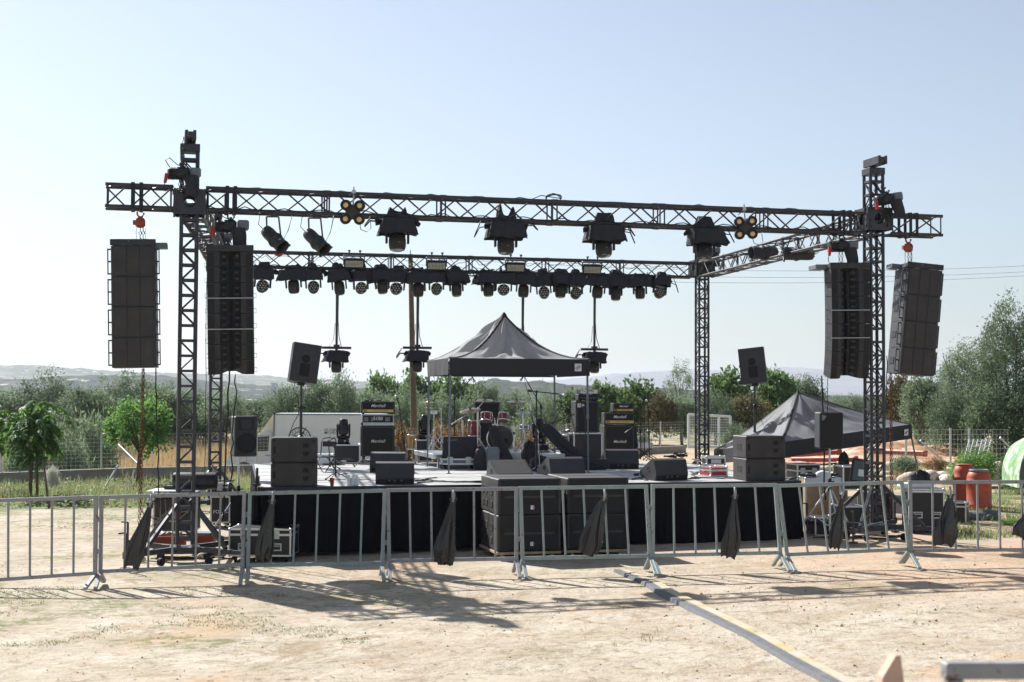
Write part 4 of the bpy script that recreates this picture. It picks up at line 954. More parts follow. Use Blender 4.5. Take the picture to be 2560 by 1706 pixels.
def tent(label, corners, peak, power, drops, logo_face, legs, seed, wr, mid=None):
    c = [Vector(p) for p in corners]; ctr = sum(c, Vector())/4
    t = thing('canopy_tent', label, 'tent', (ctr.x, ctr.y, 0), 0, 'pop-up tents')
    m = MB()
    for i in range(4): roof_face(m, c[i], c[(i+1) % 4], peak, power[i], power[(i+1) % 4], seed+i*3.1, wr)
    m.build('roof', M_canopy if power[0] > 2 else M_canopy2, t, world=True)
    m = MB()
    for i in range(4): seam(m, c[i], peak, power[i])
    pk = Vector(peak); m.lathe([(.07, -.06), (.04, .0), (.012, .035), (0, .04)], 12, T(pk.x, pk.y, pk.z))
    m.build('roof_seam', M_seam, t, world=True)
    for i in range(4):
        a, b = c[i], c[(i+1) % 4]; e = (b-a); out = Vector((e.y, -e.x, 0)).normalized()
        m = MB(); valance(m, a, b, drops, out, seed+i)
        o = m.build('valance', M_valance, t, world=True)
        if i == logo_face:
            en = e.normalized(); k = b - en*.2 + out*.045 + Vector((0, 0, -drops*.5)); up = Vector((0, 0, 1)); Mx = Matrix(((en.x, up.x, out.x, k.x), (en.y, up.y, out.y, k.y), (en.z, up.z, out.z, k.z), (0, 0, 0, 1)))
            m = MB(); m.box((0, 0, 0), (.12, .13, .004), Mx); lo = m.build('maker_label', M_wink, t, world=True)
            m = MB()
            for ph in (0, math.pi):
                m.path([Mx @ Vector((.036*math.cos(a_+ph)*1.0+.008*math.cos(ph), .028*math.sin(a_+ph)+.012*math.cos(a_+ph), .004)) for a_ in [R(x) for x in range(-20, 200, 20)]], .005, 5)
            m.path([Mx @ Vector((-.02+.01*i_, -.012+.006*i_, .004)) for i_ in range(5)], .006, 5); m.build('label_mark', M_greycase, t, world=True)
    m = MB(); ci = [q.lerp(ctr, .06) for q in c]
    for q, s_ in zip(ci, c): q.z = s_.z
    for i in range(4):
        a, b = ci[i], ci[(i+1) % 4]; dz = Vector((0, 0, -.06)); mid_ = a.lerp(b, .5)
        m.bar(a+dz, mid_+dz+Vector((0, 0, -.16)), .02); m.bar(mid_+dz+Vector((0, 0, -.16)), b+dz, .02); m.bar(a+dz+Vector((0, 0, -.2)), mid_+dz+Vector((0, 0, .02)), .02); m.bar(mid_+dz+Vector((0, 0, .02)), b+dz+Vector((0, 0, -.2)), .02)
    m.build('folding_frame', M_greycase, t, world=True)
    for i, lg in enumerate(legs):
        if lg is None: continue
        a = c[i]*1.0; p0 = Vector(lg); inn = (Vector((ctr.x, ctr.y, a.z))-a).normalized()*.03; a = a+Vector((inn.x, inn.y, -.03))
        m = MB(); m.bar(p0, p0.lerp(a, .52), .026, up=(1, 0, 0)); m.bar(p0.lerp(a, .48), a, .036, up=(1, 0, 0)); k = p0.lerp(a, .5); m.box((k.x, k.y, k.z), (.05, .05, .07), ch=.006); m.box((p0.x, p0.y, p0.z+.006), (.08, .08, .012)); m.build('leg', M_greycase, t, world=True)
    return t
def at(v2, z): return Vector((v2[0], v2[1], z))
fl, fr2, bl2, br2 = SP(1122, 1185), SP(1471, 1177), None, None
fl = P(1122, 1180, 24.0); fr2 = P(1471, 1177, 24.5); fl = Vector((fl.x, fl.y)); fr2 = Vector((fr2.x, fr2.y)); e = fr2-fl; per = Vector((-e.y, e.x)).normalized()*2.45
bl2 = fl+per; br2 = fr2+per
cs = [at(fl, 2.9), at(fr2, 2.9), at(br2, 2.9), at(bl2, 2.9)]; ctr = sum(cs, Vector())/4
pk = P(1260, 786, ctr.y)
tent('grey-roofed pop-up tent standing over the drum kit in the middle of the stage', cs, pk, (2.1, 2.1, 1.55, 1.4), .285, 0, [at(fl, ZS), at(fr2, ZS), at(br2, ZS), at(bl2, ZS)], 2.0, .16)
# slumped tent at the right: one side lowered
n0 = P(1952, 1106, 27.4); r0 = P(2277, 1061, 29.6); l0 = P(1787, 1125, 30.6); b0 = r0+(l0-n0); pk = P(1995, 981, 29.9)
tent('slumped grey-roofed tent leaning low to the left behind the right side of the stage', [n0, r0, b0, l0], pk, (1.18,)*4, .3, 0, [None, G(2306, 1235, .05), None, None], 6.0, .085)
# ------------------------------------------------------------------ band gear on the stage
def box_case(name, label, cat, group, p, z, rz, w, d, h, lam=None, trim=True, latches=0, handles=0, wheels=False, lid=None, ball=True):
    """road case: laminate body, aluminium edges, ball corners, latches; p = middle of the front foot line"""
    a = Vector((0, d/2, 0)); a.rotate(Matrix.Rotation(rz, 3, 'Z'))
    t = thing(name, label, cat, (p[0]+a.x, p[1]+a.y, z), rz, group); z0 = .085 if wheels else 0
    m = MB(); m.box((0, 0, z0+h/2), (w, d, h), ch=.004); m.build('case_body', lam or M_lam, t)
    if trim:
        m = MB(); e = .024; k = .0015
        for sx in (-1, 1):
            for sy in (-1, 1): m.box((sx*(w/2-e/2+k), sy*(d/2-e/2+k), z0+h/2), (e, e, h-.02))
            for zz in (z0+e/2-k, z0+h-e/2+k): m.box((sx*(w/2-e/2+k*2), 0, zz), (e, d-.02, e))
        for sy in (-1, 1):
            for zz in (z0+e/2-k, z0+h-e/2+k): m.box((0, sy*(d/2-e/2+k*2), zz), (w-.02, e, e))
            if lid: m.box((0, sy*(d/2), z0+lid*h), (w-.03, .008, .03))
        if lid:
            for sx in (-1, 1): m.box((sx*w/2, 0, z0+lid*h), (.008, d-.03, .03))
        if ball:
            for sx in (-1, 1):
                for sy in (-1, 1):
                    for zz in (0, 1): m.ball((sx*(w/2-.012), sy*(d/2-.012), z0+.012+zz*(h-.024)), .024, n=8, m=5)
        m.build('edge_trim', M_alu, t)
    zl = z0+(lid or .75)*h
    for i in range(latches):
        x = (i-(latches-1)/2)*w/max(1, latches)*1.02; m = MB(); m.box((x, -d/2-.004, zl), (.1, .01, .115), ch=.004); m.box((x, -d/2-.01, zl-.01), (.05, .008, .06), ch=.003); m.bar((x-.03, -d/2-.014, zl-.025), (x+.03, -d/2-.014, zl-.025), .012, .006); m.build('latch', M_galv, t)
    for i in range(handles):
        x = (i-(handles-1)/2)*w/max(1, handles)*1.05; m = MB(); zz = z0+h*.34; m.box((x, -d/2-.002, zz), (.15, .008, .105), ch=.003); m.bar((x-.05, -d/2-.012, zz+.015), (x+.05, -d/2-.012, zz+.015), .014, .012); o = m.build('case_handle', M_galv, t)
        MB().box((x, -d/2-.0065, zz), (.11, .002, .07)).build('handle_recess', M_black, o)
    if wheels:
        for sx in (-1, 1):
            for sy in (-1, 1):
                x, y = sx*(w/2-.08), sy*(d/2-.08); m = MB(); m.tube((x-.016, y, .045), (x+.016, y, .045), .045, n=14); m.box((x, y, .08), (.07, .07, .012)); m.bar((x-.022, y, .05), (x-.022, y, .08), .05, .004); m.build('castor', M_rubber, t)
    return t
gA = 'guitar and bass amplifiers on the stage'
def amp_head(label, p, z, rz, w, h, style, d=.25):
    a = Vector((0, d/2, 0)); a.rotate(Matrix.Rotation(rz, 3, 'Z')); t = thing('amplifier_head', label, 'amplifier', (p[0]+a.x, p[1]+a.y, z), rz, gA)
    m = MB(); m.box((0, 0, h/2), (w, d, h), ch=.01)
    for sx in (-1, 1):
        for sy in (-1, 1): m.box((sx*(w/2-.05), sy*(d/2-.04), -.008), (.03, .03, .02))
    m.build('amp_cabinet', M_tolex if style != 'white' else M_greycase, t); f = -d/2
    if style == 'gold':
        m = MB(); k = .012
        for zz in (h*.1, h*.93): m.box((0, f-.001, zz), (w*.94, .004, .005))
        for sx in (-1, 1): m.box((sx*w*.465, f-.001, h*.515), (.005, .004, h*.83))
        m.build('white_piping', M_greycase, t)
        m = MB(); m.box((0, f-.003, h*.22), (w*.91, .008, h*.22)); g = m.build('control_panel', M_gold, t)
        m = MB()
        for i in range(9): m.lathe([(.008, 0), (.007, .012), (0, .012)], 10, T(w*(-.12+.052*i), f-.007, h*.22) @ RX(R(90)))
        for i in range(2): m.box((w*(-.41+.055*i), f-.009, h*.22), (.022, .008, h*.15))
        m.build('knob', M_black, g)
        m = MB(); textmesh(m, 'Marshall', w*.125, facing(0, f-.002, h*.64), .3, .002, bold=.0004); m.build('script_logo', M_wink, t)
        m = MB(); m.path([(-.07, 0, h), (-.06, 0, h+.022), (.06, 0, h+.022), (.07, 0, h)], .012); m.build('strap_handle', M_black, t)
    elif style == 'white':
        m = MB(); m.box((0, f-.002, h*.58), (w*.9, .006, h*.58)); g = m.build('mesh_front', M_black, t)
        m = MB()
        for x, ww in ((-.36, .12), (-.18, .06), (.3, .14)): m.box((w*x, f-.006, h*.56), (w*ww, .006, h*.36), ch=.002)
        m.build('valve_window', M_greycase, g)
        m = MB(); textmesh(m, '5150', h*.42, facing(.0, f-.007, h*.62), 0, .002, bold=.0015); m.build('number_logo', M_wink, t)
        m = MB(); m.box((0, f-.004, h*.16), (w*.95, .012, h*.22)); g = m.build('control_panel', M_alu, t)
        m = MB()
        for i in range(13): m.lathe([(.009, 0), (.008, .014), (0, .014)], 10, T(w*(-.4+.066*i), f-.01, h*.16) @ RX(R(90)))
        m.build('knob', M_black, g)
        m = MB()
        for sx in (-1, 1): m.bar((sx*(w/2-.006), f+.004, 0), (sx*(w/2-.006), f+.004, h), .014, .014)
        m.bar((-w/2, f+.004, h-.006), (w/2, f+.004, h-.006), .014, .014); m.build('edge_trim', M_alu, t)
    elif style == 'silver':
        m = MB(); m.box((0, f-.002, h*.5), (w*.95, .006, h*.82)); g = m.build('control_panel', M_alu, t)
        m = MB()
        for i in range(6): m.lathe([(.011, 0), (.009, .014), (0, .014)], 10, T(w*(-.36+.1*i+(.1 if i > 1 else 0)), f-.006, h*(.5 if i % 2 else .6)) @ RX(R(90)))
        m.box((w*.12, f-.006, h*.7), (w*.2, .004, h*.14)); m.build('knob', M_black, g)
    else:
        m = MB(); m.box((0, f-.002, h*.5), (w*.92, .006, h*.7)); g = m.build('control_panel', M_grille, t)
        m = MB(); m.bar((-w*.44, f-.006, h*.5), (w*.44, f-.006, h*.5), .006, .004)
        for i in range(5): m.lathe([(.01, 0), (.009, .012), (0, .012)], 10, T(w*(-.3+.14*i), f-.006, h*.3) @ RX(R(90)))
        m.build('knob', M_greycase, g)
    return t
def amp_cab(label, p, z, rz, w, h, d=.34, wheels=False, logo=True, z0=0.0):
    a = Vector((0, d/2, 0)); a.rotate(Matrix.Rotation(rz, 3, 'Z')); t = thing('speaker_cabinet', label, 'amplifier', (p[0]+a.x, p[1]+a.y, z), rz, gA)
    z0 = .07 if wheels else .0; m = MB(); m.box((0, 0, z0+h/2), (w, d, h), ch=.012); m.build('amp_cabinet', M_tolex, t); f = -d/2
    m = MB(); m.box((0, f-.002, z0+h/2), (w*.9, .008, h*.91), ch=.003); m.build('grille_cloth', M_grille, t)
    m = MB()
    for sx in (-1, 1): m.box((sx*(w*.455), f-.003, z0+h/2), (.006, .006, h*.93))
    for zz in (.035, .965): m.box((0, f-.003, z0+h*zz), (w*.92, .006, .006))
    m.build('front_piping', M_greycase, t)
    if logo: m = MB(); textmesh(m, 'Marshall', w*.125, facing(0, f-.008, z0+h*.5), .3, .002, bold=.0004); m.build('script_logo', M_wink, t)
    m = MB()
    for sx in (-1, 1): m.box((sx*(w/2+.001), 0, z0+h*.6), (.006, .14, .07), ch=.002)
    m.build('handle_cup', M_rubber, t)
    if wheels:
        for sx in (-1, 1):
            for sy in (-1, 1): x, y = sx*(w/2-.07), sy*(d/2-.07); m = MB(); m.tube((x-.014, y, .036), (x+.014, y, .036), .036, n=12); m.box((x, y, .06), (.05, .05, .02)); m.build('castor', M_rubber, t)
    return t
# left amplifier stack
pa = SP(944, 1150); mp = PXM(pa.y); w = 84*mp; za = ZS
hc = (1148-1064)*mp-.07
amp_cab('black guitar cabinet on castors in the left amplifier stack', pa, za, R(9), w, hc, .36, True)
z1 = za+.07+hc
h1 = (1063.5-1034)*mp; amp_head('white-edged guitar amplifier head with mesh front, middle of the left stack', pa, z1+.008, R(10), w*.96, h1-.01, 'white')
h2 = (1033-1003)*mp; amp_head('gold-fronted guitar amplifier head on top of the left stack', pa, z1+h1+.016, R(9), w, h2, 'gold')
m = MB(); c = Vector((pa.x-w*.35, pa.y+.15, z1+h1+h2+.016)); m.box((c.x, c.y, c.z+.014), (.08, .06, .028), ch=.008); m.path([c+Vector((.04, 0, .015)), c+Vector((.09, -.02, .012)), c+Vector((.14, .02, .02)), c+Vector((.16, .04, .008))], .005)
single(m, 'small_pedal', M_black, 'tiny black box with cable on top of the left gold-fronted amplifier head', 'pedal', None, c)
# right guitar stack
pa = SP(1549, 1146); mp = PXM(pa.y); w = 79*mp; hc = (1146-1062)*mp-.01
amp_cab('black guitar cabinet of the right amplifier stack, partly behind a wedge monitor', pa, ZS, R(12), w, hc, .36, False)
amp_cab('second black guitar cabinet right behind the right amplifier stack, its side just showing', (pa.x+.1, pa.y+.42), ZS, R(12), w*.98, hc*.96, .34, False, False)
h1 = (1060-1031)*mp; amp_head('wide gold-fronted amplifier head on the right guitar cabinet', pa, ZS+hc+.012, R(12), w, h1, 'gold')
h2 = (1030-1008)*mp; amp_head('small narrow gold-fronted amplifier head on top of the right stack', (pa.x+10*mp, pa.y+.03), ZS+hc+h1+.03, R(12), 53*mp, h2, 'gold')
# bass stack
pb = SP(1470, 1156); mp = PXM(pb.y); w = 74*mp; h0 = (1156-1083)*mp
box_case('road_case', 'black road case with silver edges standing under the bass cabinet', 'case', 'road cases', pb, ZS, R(12), w, .5, h0)
w2 = 60*mp; h1 = (1083-1004)*mp; t = amp_cab('tall black bass cabinet with a white round badge, standing on a road case', (pb.x-.01, pb.y+.06), ZS+h0+.004, R(13), w2, h1, .4, False, False)
m = MB(); m.box((-w2*.36, -.207, h1*.86), (.07, .006, .075)); b = m.build('maker_badge', M_wink, t)
m = MB(); m.path([(-w2*.36+.02*math.cos(a_)*(1-.06*i), -.212, h1*.86+.02*math.sin(a_)*(1-.06*i)) for i, a_ in enumerate([R(x) for x in range(0, 400, 40)])], .003, 5); m.box((-w2*.36+.022, -.212, h1*.855), (.005, .003, .045)); m.build('badge_mark', M_ink, b)
h2 = 15.5*mp; amp_head('dark bass amplifier head, the lower of two on the bass cabinet', (pb.x+.01, pb.y+.1), ZS+h0+h1+.012, R(13), 52*mp, h2, 'dark')
amp_head('silver-fronted bass amplifier head, topmost of the bass stack', (pb.x+.02, pb.y+.1), ZS+h0+h1+h2+.022, R(13), 47*mp, 12*mp, 'silver')
p = (pb.x-.47, pb.y+.1); m = MB(); rr = random.Random(4)
t = box_case('silver_case', 'pale silver case with heaped cables beside the bass stack', 'case', 'road cases', p, ZS, R(12), .2, .4, h0*.92, M_greycase)
m = MB()
for k in range(4): m.path([(p[0]+rr.uniform(-.1, .1), p[1]+.1+rr.uniform(-.08, .15), ZS+h0*.92+.03+.03*(i % 3)+rr.uniform(0, .03)) for i in range(8)], .012, 6)
single(m, 'cable_heap', M_alu, 'pale cables heaped on the silver case beside the bass stack', 'cable', None, (p[0], p[1], ZS+h0*.92))
# left rear case with upright moving head
pc_ = SP(867, 1159); mp = PXM(pc_.y); wC = 66*mp; hC = (1159-1112)*mp
box_case('road_case', 'black road case with silver top edge, an upright moving head standing on it', 'case', 'road cases', pc_, ZS, R(6), wC, .55, hC)
def make_upright(label):
    t = thing('floor_moving_head', label, 'stage light', (0, 0, 0), 0, 'upright moving heads standing on the stage')
    m = MB(); m.box((0, 0, .05), (.22, .2, .085), ch=.015); m.box((0, 0, .0), (.27, .1, .03), ch=.008); o = m.build('lamp_base', M_black, t)
    m = MB(); m.lathe([(0, .004), (.018, .003), (.02, 0)], 14, T(.03, -.1, .05) @ RX(R(90))); m.build('power_socket', M_led, o)
    m = MB()
    for s in (-1, 1): m.box((s*.115, 0, .26), (.038, .12, .25), ch=.016)
    m.box((0, 0, .125), (.26, .14, .06), ch=.02); m.build('yoke', M_black, t)
    Mh = T(0, 0, .3) @ RX(R(-8))
    m = MB(); m.M = Mh; m.lathe([(.06, -.14), (.088, -.12), (.095, -.02), (.092, .06), (.08, .16), (.075, .165)], 24); h = m.build('lamp_head', M_black, t)
    m = MB(); m.M = Mh; m.lathe([(.075, .165), (.07, .17), (.06, .15), (0, .15)], 22); m.build('front_lens', M_chrome, h); return t
mh = make_upright('upright moving head on the road case in front of the white truck'); mh.location = (P(859, 1109, pc_.y+.25).x, pc_.y+.2, ZS+hC+.012); mh.rotation_euler.z = R(8)
# chair, music stands, clutter on the left
p = SP(810, 1180)
t = thing('folding_chair', 'thin black folding chair with a hooped back behind the left bass pair', 'chair', (p.x, p.y, ZS), R(-20))
m = MB(); m.box((0, 0, .26), (.3, .3, .025), ch=.008); m.build('seat', M_black, t)
m = MB(); m.path([(-.14, .14, .26), (-.14, .17, .5), (-.12, .18, .56), (0, .185, .58), (.12, .18, .56), (.14, .17, .5), (.14, .14, .26)], .009); m.box((0, .18, .47), (.25, .015, .09), ch=.004); m.build('backrest', M_black, t)
for sx in (-1, 1):
    m = MB(); m.tube((sx*.14, .14, .27), (sx*.13, -.2, .0), .009); m.build('leg', M_black, t)
    m = MB(); m.tube((sx*.12, -.14, .27), (sx*.14, .2, .0), .009); m.build('leg', M_black, t)
def mic_stand(label, foot, top, boom=None, mic=None, mtl=None, tri=.26, r=.009, clip=None, mic_m=None):
    """foot, top: points; boom: (tail, head) points"""
    foot, top = Vector(foot), Vector(top); t = thing('microphone_stand', label, 'microphone stand', foot, 0, 'microphone stands'); mtl = mtl or M_black
    m = MB(); mid = foot.lerp(top, .5); m.tube(foot+Vector((0, 0, .06)), mid, r*1.35, n=8); m.tube(mid, top, r, n=8); m.tube(mid-Vector((0, 0, .02)), mid+Vector((0, 0, .03)), r*2.1, n=8); m.build('pole', mtl, t, world=True)
    for k in range(3):
        an = k*2.094+foot.x*3; m = MB(); m.tube(foot+Vector((0, 0, .13)), foot+Vector((tri*math.cos(an), tri*math.sin(an), .008)), r*.9, n=6); m.tube(foot+Vector((tri*math.cos(an)*.9, tri*math.sin(an)*.9, .02)), foot+Vector((tri*math.cos(an), tri*math.sin(an), .008)), r*1.5, n=6); m.build('leg', mtl, t, world=True)
    if boom:
        a, b = Vector(boom[0]), Vector(boom[1]); m = MB(); m.tube(a, b, r*.8, n=6); m.tube(a, a.lerp(b, .12), r*1.6, n=8); m.box(top, (.04, .04, .05), ch=.008); m.build('boom', mtl, t, world=True)
    if mic:
        a, b = Vector(mic[0]), Vector(mic[1]); d = (b-a).normalized(); m = MB(); m.tube(a, b, .011, .016, n=10); o = m.build('microphone', M_black if mic_m is None else mic_m, t, world=True)
        m = MB(); m.ball(b+d*.018, .026, n=12, m=8); m.build('mic_head', M_galv, o, world=False) if False else m.build('mic_head', M_galv, t, world=True)
        m = MB(); top2 = Vector(boom[1]) if boom else top
        m.path([a, a+Vector((.02, -.02, -.1)), top2+Vector((.03, -.02, -.2)), foot+Vector((.03, -.03, .35)), foot+Vector((.05, -.05, .01)), foot+Vector((.25, -.1, .008))], .005, 5); m.build('mic_cable', M_cable, t, world=True)
    return t
f = SP(839, 1202); Y = f.y
mic_stand('short black stand with side prongs at the left stage front, beside the red cup', f, P(837, 1117, Y), (P(846, 1188, Y-.02), P(870, 1183, Y-.02)))
f = SP(826, 1176); Y = f.y; mic_stand('black boom stand leaning over the folding chair', f, P(821, 1105, Y), (P(822, 1104, Y), P(838, 1093, Y)))
f = SP(907, 1166); Y = f.y; mic_stand('black stand with spread legs standing before the left amplifier stack', f, P(905, 1060, Y), (P(985, 1044, Y-.05), P(1008, 1034, Y-.05)), tri=.34)
p = SP(846, 1168); m = MB()
for k in range(6): a_ = k*.9; m.tube((p.x+.12*math.cos(a_), p.y+.1*math.sin(a_), ZS+.05+.02*k), (p.x+.3*math.cos(a_+2.6), p.y+.2*math.sin(a_+2.6), ZS+.03+.025*k), .012)
single(m, 'folded_stand_heap', M_black, 'heap of folded black stands lying behind the red cup', 'stand', None, (p.x, p.y, ZS))
p = SP(808, 1163); t = box_case('silver_case', 'low pale silver case behind the folding chair', 'case', 'road cases', p, ZS, R(4), .36, .3, .2, M_white)
# cup, bottles
p = SP(830, 1216); t = thing('paper_cup', 'red cup standing at the left stage front', 'cup', (p.x, p.y, ZS))
m = MB(); m.lathe([(.024, 0), (.036, .118), (.038, .12), (.035, .12), (.023, .005), (0, .005)], 18); m.build('cup_wall', M_redor, t)
p = SP(882, 1216); t = thing('water_pack', 'shrink-wrapped pack of clear water bottles at the left stage front', 'bottles', (p.x, p.y, ZS), R(6))
for i in range(3):
    for j in range(2):
        m = MB(); x, y = (i-1)*.056, (j-.5)*.058; m.lathe([(.0, 0), (.026, .0), (.027, .03), (.025, .06), (.027, .09), (.024, .12), (.012, .145), (.011, .155)], 12, T(x, y, 0)); b = m.build('bottle', M_clear, t)
        m = MB(); m.lathe([(.013, .153), (.013, .168), (0, .169)], 10, T(x, y, 0)); m.build('bottle_cap', M_white, b)
def bottle(label, p, z, s=1):
    t = thing('water_bottle', label, 'bottle', (p[0], p[1], z), 0, 'single water bottles'); m = MB(); m.lathe([(0, 0), (.03*s, 0), (.032*s, .04*s), (.028*s, .08*s), (.032*s, .12*s), (.027*s, .15*s), (.012*s, .185*s), (.012*s, .195*s)], 14); m.build('bottle_body', M_clear, t)
    m = MB(); m.lathe([(.014*s, .193*s), (.014*s, .21*s), (0, .212*s)], 10); m.build('bottle_cap', M_white, t)
bottle('clear water bottle beside the right bass pair on the stage corner', SP(1957, 1198), ZS, .72)
# drum riser and kit
g0 = SP(1090, 1171); g1 = Vector((g0.x+2.42*math.cos(R(15)), g0.y+2.42*math.sin(R(15)))); ZR = ZS+.25
t = thing('drum_riser', 'low drum riser with pale aluminium edge in the middle of the stage', 'riser', (g0.x, g0.y, ZS), R(15)); m = MB()
m.box((1.21, 1.0, .215), (2.4, 2.0, .05)); m.build('deck', M_greycase, t)
m = MB()
for (c, s_) in (((1.21, -.01, .205), (2.44, .03, .085)), ((1.21, 2.01, .205), (2.44, .03, .085)), ((-.0, 1.0, .205), (.03, 1.99, .085)), ((2.42, 1.0, .205), (.03, 1.99, .085))): m.box(c, s_, ch=.004)
m.build('edge_rail', M_alu, t)
for x in (.06, 1.2, 2.36):
    for y in (.06, 1.94): MB().bar((x, y, 0), (x, y, .17), .045).build('leg', M_alu, t)
def RPt(px, py, Y): return P(px, py, Y)
def riser(px, py): return G(px, py, ZR)
gK = 'drums of the kit'
def drum(label, c, r, h, axis, mtl=None, head=True, group=gK, name='drum', legs=0, hard=8):
    """c centre, axis unit vector to the batter side"""
    ax = Vector(axis).normalized(); t = thing(name, label, 'drum', c, 0, group); q = Vector((0, 0, 1)).rotation_difference(ax).to_matrix().to_4x4()
    m = MB(); m.M = q; m.lathe([(r*.97, -h/2+.01), (r*.97, h/2-.01)], 30); m.build('shell', mtl or M_drum, t)
    m = MB(); m.M = q
    for s in (-1, 1): m.lathe([(r*.98, s*(h/2-.022)), (r*1.03, s*(h/2-.02)), (r*1.03, s*h/2), (r*.99, s*(h/2+.004))], 30, caps=False)
    for k in range(hard):
        a_ = 2*math.pi*k/hard+.2; x, y = r*1.0*math.cos(a_), r*1.0*math.sin(a_); m.tube((x*1.02, y*1.02, -h/2+.01), (x*1.02, y*1.02, h/2-.01), .004, n=5, caps=False); m.box((x*1.0, y*1.0, h*.2), (.018, .018, .03)); m.box((x*1.0, y*1.0, -h*.2), (.018, .018, .03))
    m.build('hoop', M_chrome, t)
    for s in (-1, 1): m = MB(); m.M = q; m.lathe([(0, s*(h/2-.006)), (r*.99, s*(h/2-.006))], 30); m.build('drum_head', M_clearhead if name == 'bass_drum' else M_skin, t)
    return t, q
kY = 27.0; mp = PXM(kY)
bdp = RPt(1250, 1093, kY); rB = .245
bdp.z = ZR+rB+.01
t, q = drum('dark bass drum of the kit with a clear front head and a small hole', bdp, rB, .36, (.05, -1, .03), None, True, gK, 'bass_drum', hard=10)
m = MB(); m.M = q; m.lathe([(0, .178), (.05, .178), (.052, .181), (.055, .178)], 18, T(.1, -.05, 0)); m.build('head_port', M_ink, t)
m = MB()
for s in (-1, 1): m.tube((s*.2, .08, -.12), (s*.3, -.1, -rB-.005), .011); 
m.build('spur', M_chrome, t)
for px, py, r, h, lab in ((1216, 1044, .115, .17, 'dark red tom above the bass drum, left and larger of two'), (1259, 1043, .098, .15, 'dark red tom above the bass drum, right and smaller of two')):
    c = RPt(px, py, kY+.06); t, q = drum(lab, c, r, h, (.06, .38, 1), None, True, gK, 'rack_tom', hard=6)
    m = MB(); m.tube((0, .06, -.02), (1238*0+.0, .1, -.02), .012); m.build('tom_arm', M_chrome, t)
m = MB(); c = RPt(1238, 1062, kY+.12); m.tube(c, c+Vector((-.02, 0, .13)), .011); m.tube(c+Vector((.04, 0, 0)), c+Vector((.05, 0, .13)), .011); m.box(c, (.12, .05, .04), ch=.01)
single(m, 'tom_holder', M_chrome, 'chrome twin tom holder on top of the bass drum', 'holder', None, c)
c = RPt(1184, 1071, kY+.35); t, q = drum('tall dark red floor tom left of the bass drum', c, .115, .31, (0, 0, 1), None, True, gK, 'floor_tom', hard=6)
for k in range(3): a_ = k*2.1; m = MB(); m.tube((.125*math.cos(a_), .125*math.sin(a_), .05), (.13*math.cos(a_), .13*math.sin(a_), ZR-c.z), .007); m.build('leg', M_chrome, t)
c = RPt(1312, 1069, kY+.3); t, q = drum('small chrome-hooped snare drum right of the bass drum', c, .105, .09, (0, .1, 1), M_greycase, True, gK, 'snare_drum', hard=6)
m = MB(); m.tube((0, 0, -.05), (0, 0, ZR-c.z+.12), .012); m.tube((0, 0, ZR-c.z+.2), (.14, .08, ZR-c.z), .008); m.tube((0, 0, ZR-c.z+.2), (-.14, .08, ZR-c.z), .008); m.tube((0, 0, ZR-c.z+.2), (0, -.16, ZR-c.z), .008); m.build('snare_stand', M_chrome, t)
f = SP(1035, 1153); Yd = f.y; c = P(1035, 1105, Yd); t, q = drum('varnished wooden drum on a stand at the left of the riser', c, .165, (1124-1087)*PXM(Yd), (0, 0, 1), M_wood, True, 'drums of the kit', 'floor_tom', hard=8)
for k in range(3): a_ = k*2.1+.4; m = MB(); m.tube((.17*math.cos(a_), .17*math.sin(a_), .05), (.18*math.cos(a_), .18*math.sin(a_), ZS-c.z), .009); m.build('leg', M_chrome, t)
gY = 'cymbals of the kit'
def cymbal(label, px, py, rpx, Y, tilt, foot_px, foot_z, boom=None, silver=False):
    c = P(px, py, Y); r = rpx*PXM(Y); fx = P(foot_px, 1090, Y).x
    t = thing('cymbal', label, 'cymbal', (fx, Y, foot_z), 0, gY)
    M_ = T(c) @ RY(R(tilt[1])) @ RX(R(tilt[0])); m = MB(); m.M = M_
    m.lathe([(r, -.012), (r*.6, -.002), (r*.24, .006), (r*.2, .018), (r*.1, .028), (0, .03)], 32); m.lathe([(r, -.0125), (r*.6, -.004), (r*.2, .0), (0, .01)], 32); m.build('cymbal_plate', M_galv if silver else M_cymbal, t, world=True)
    m = MB(); m.M = M_; m.tube((0, 0, -.03), (0, 0, .07), .006); m.lathe([(.02, .03), (.02, .045), (0, .05)], 10); m.build('wing_nut', M_black, t, world=True)
    m = MB(); f = Vector((fx, Y, foot_z))
    if boom: b = P(*boom, Y); m.tube(f+Vector((0, 0, .05)), b, .011, n=8); m.tube(b+(b-c)*.25, c, .008, n=8); m.box(b, (.04, .04, .05), ch=.01)
    else: m.tube(f+Vector((0, 0, .05)), c, .011, .008, n=8); m.lathe([(.016, -.02), (.02, 0), (.016, .02)], 10, T(f.lerp(c, .5)))
    for k in range(3): a_ = k*2.094+.5; m.tube(f+Vector((0, 0, .28)), f+Vector((.2*math.cos(a_), .2*math.sin(a_), .01)), .008, n=6); m.tube(f+Vector((0, 0, .12)), f+Vector((.11*math.cos(a_), .11*math.sin(a_), .12)), .005, n=5)
    m.build('cymbal_stand', M_chrome, t, world=True); return t
cymbal('brown cymbal straight above the dark red toms', 1212, 1000, 22, kY+.2, (8, 0), 1195, ZR, (1196, 1020))
cymbal('large tilted pale bronze cymbal left above the floor tom', 1176, 1026, 27, kY-.1, (14, -8), 1194, ZR, (1193, 1024))
cymbal('flat brown cymbal at the upper right of the kit', 1291, 1003, 24, kY+.1, (6, 0), 1306, ZR, (1306, 1022))
cymbal('silver cymbal on a straight stand at the right of the kit', 1307, 1031, 20, kY-.1, (7, -4), 1312, ZR, None, True)
cymbal('thin cymbal at the far left rear of the kit, beside the tent leg', 1071, 1005, 14, kY+1.2, (3, 0), 1073, ZR, None)
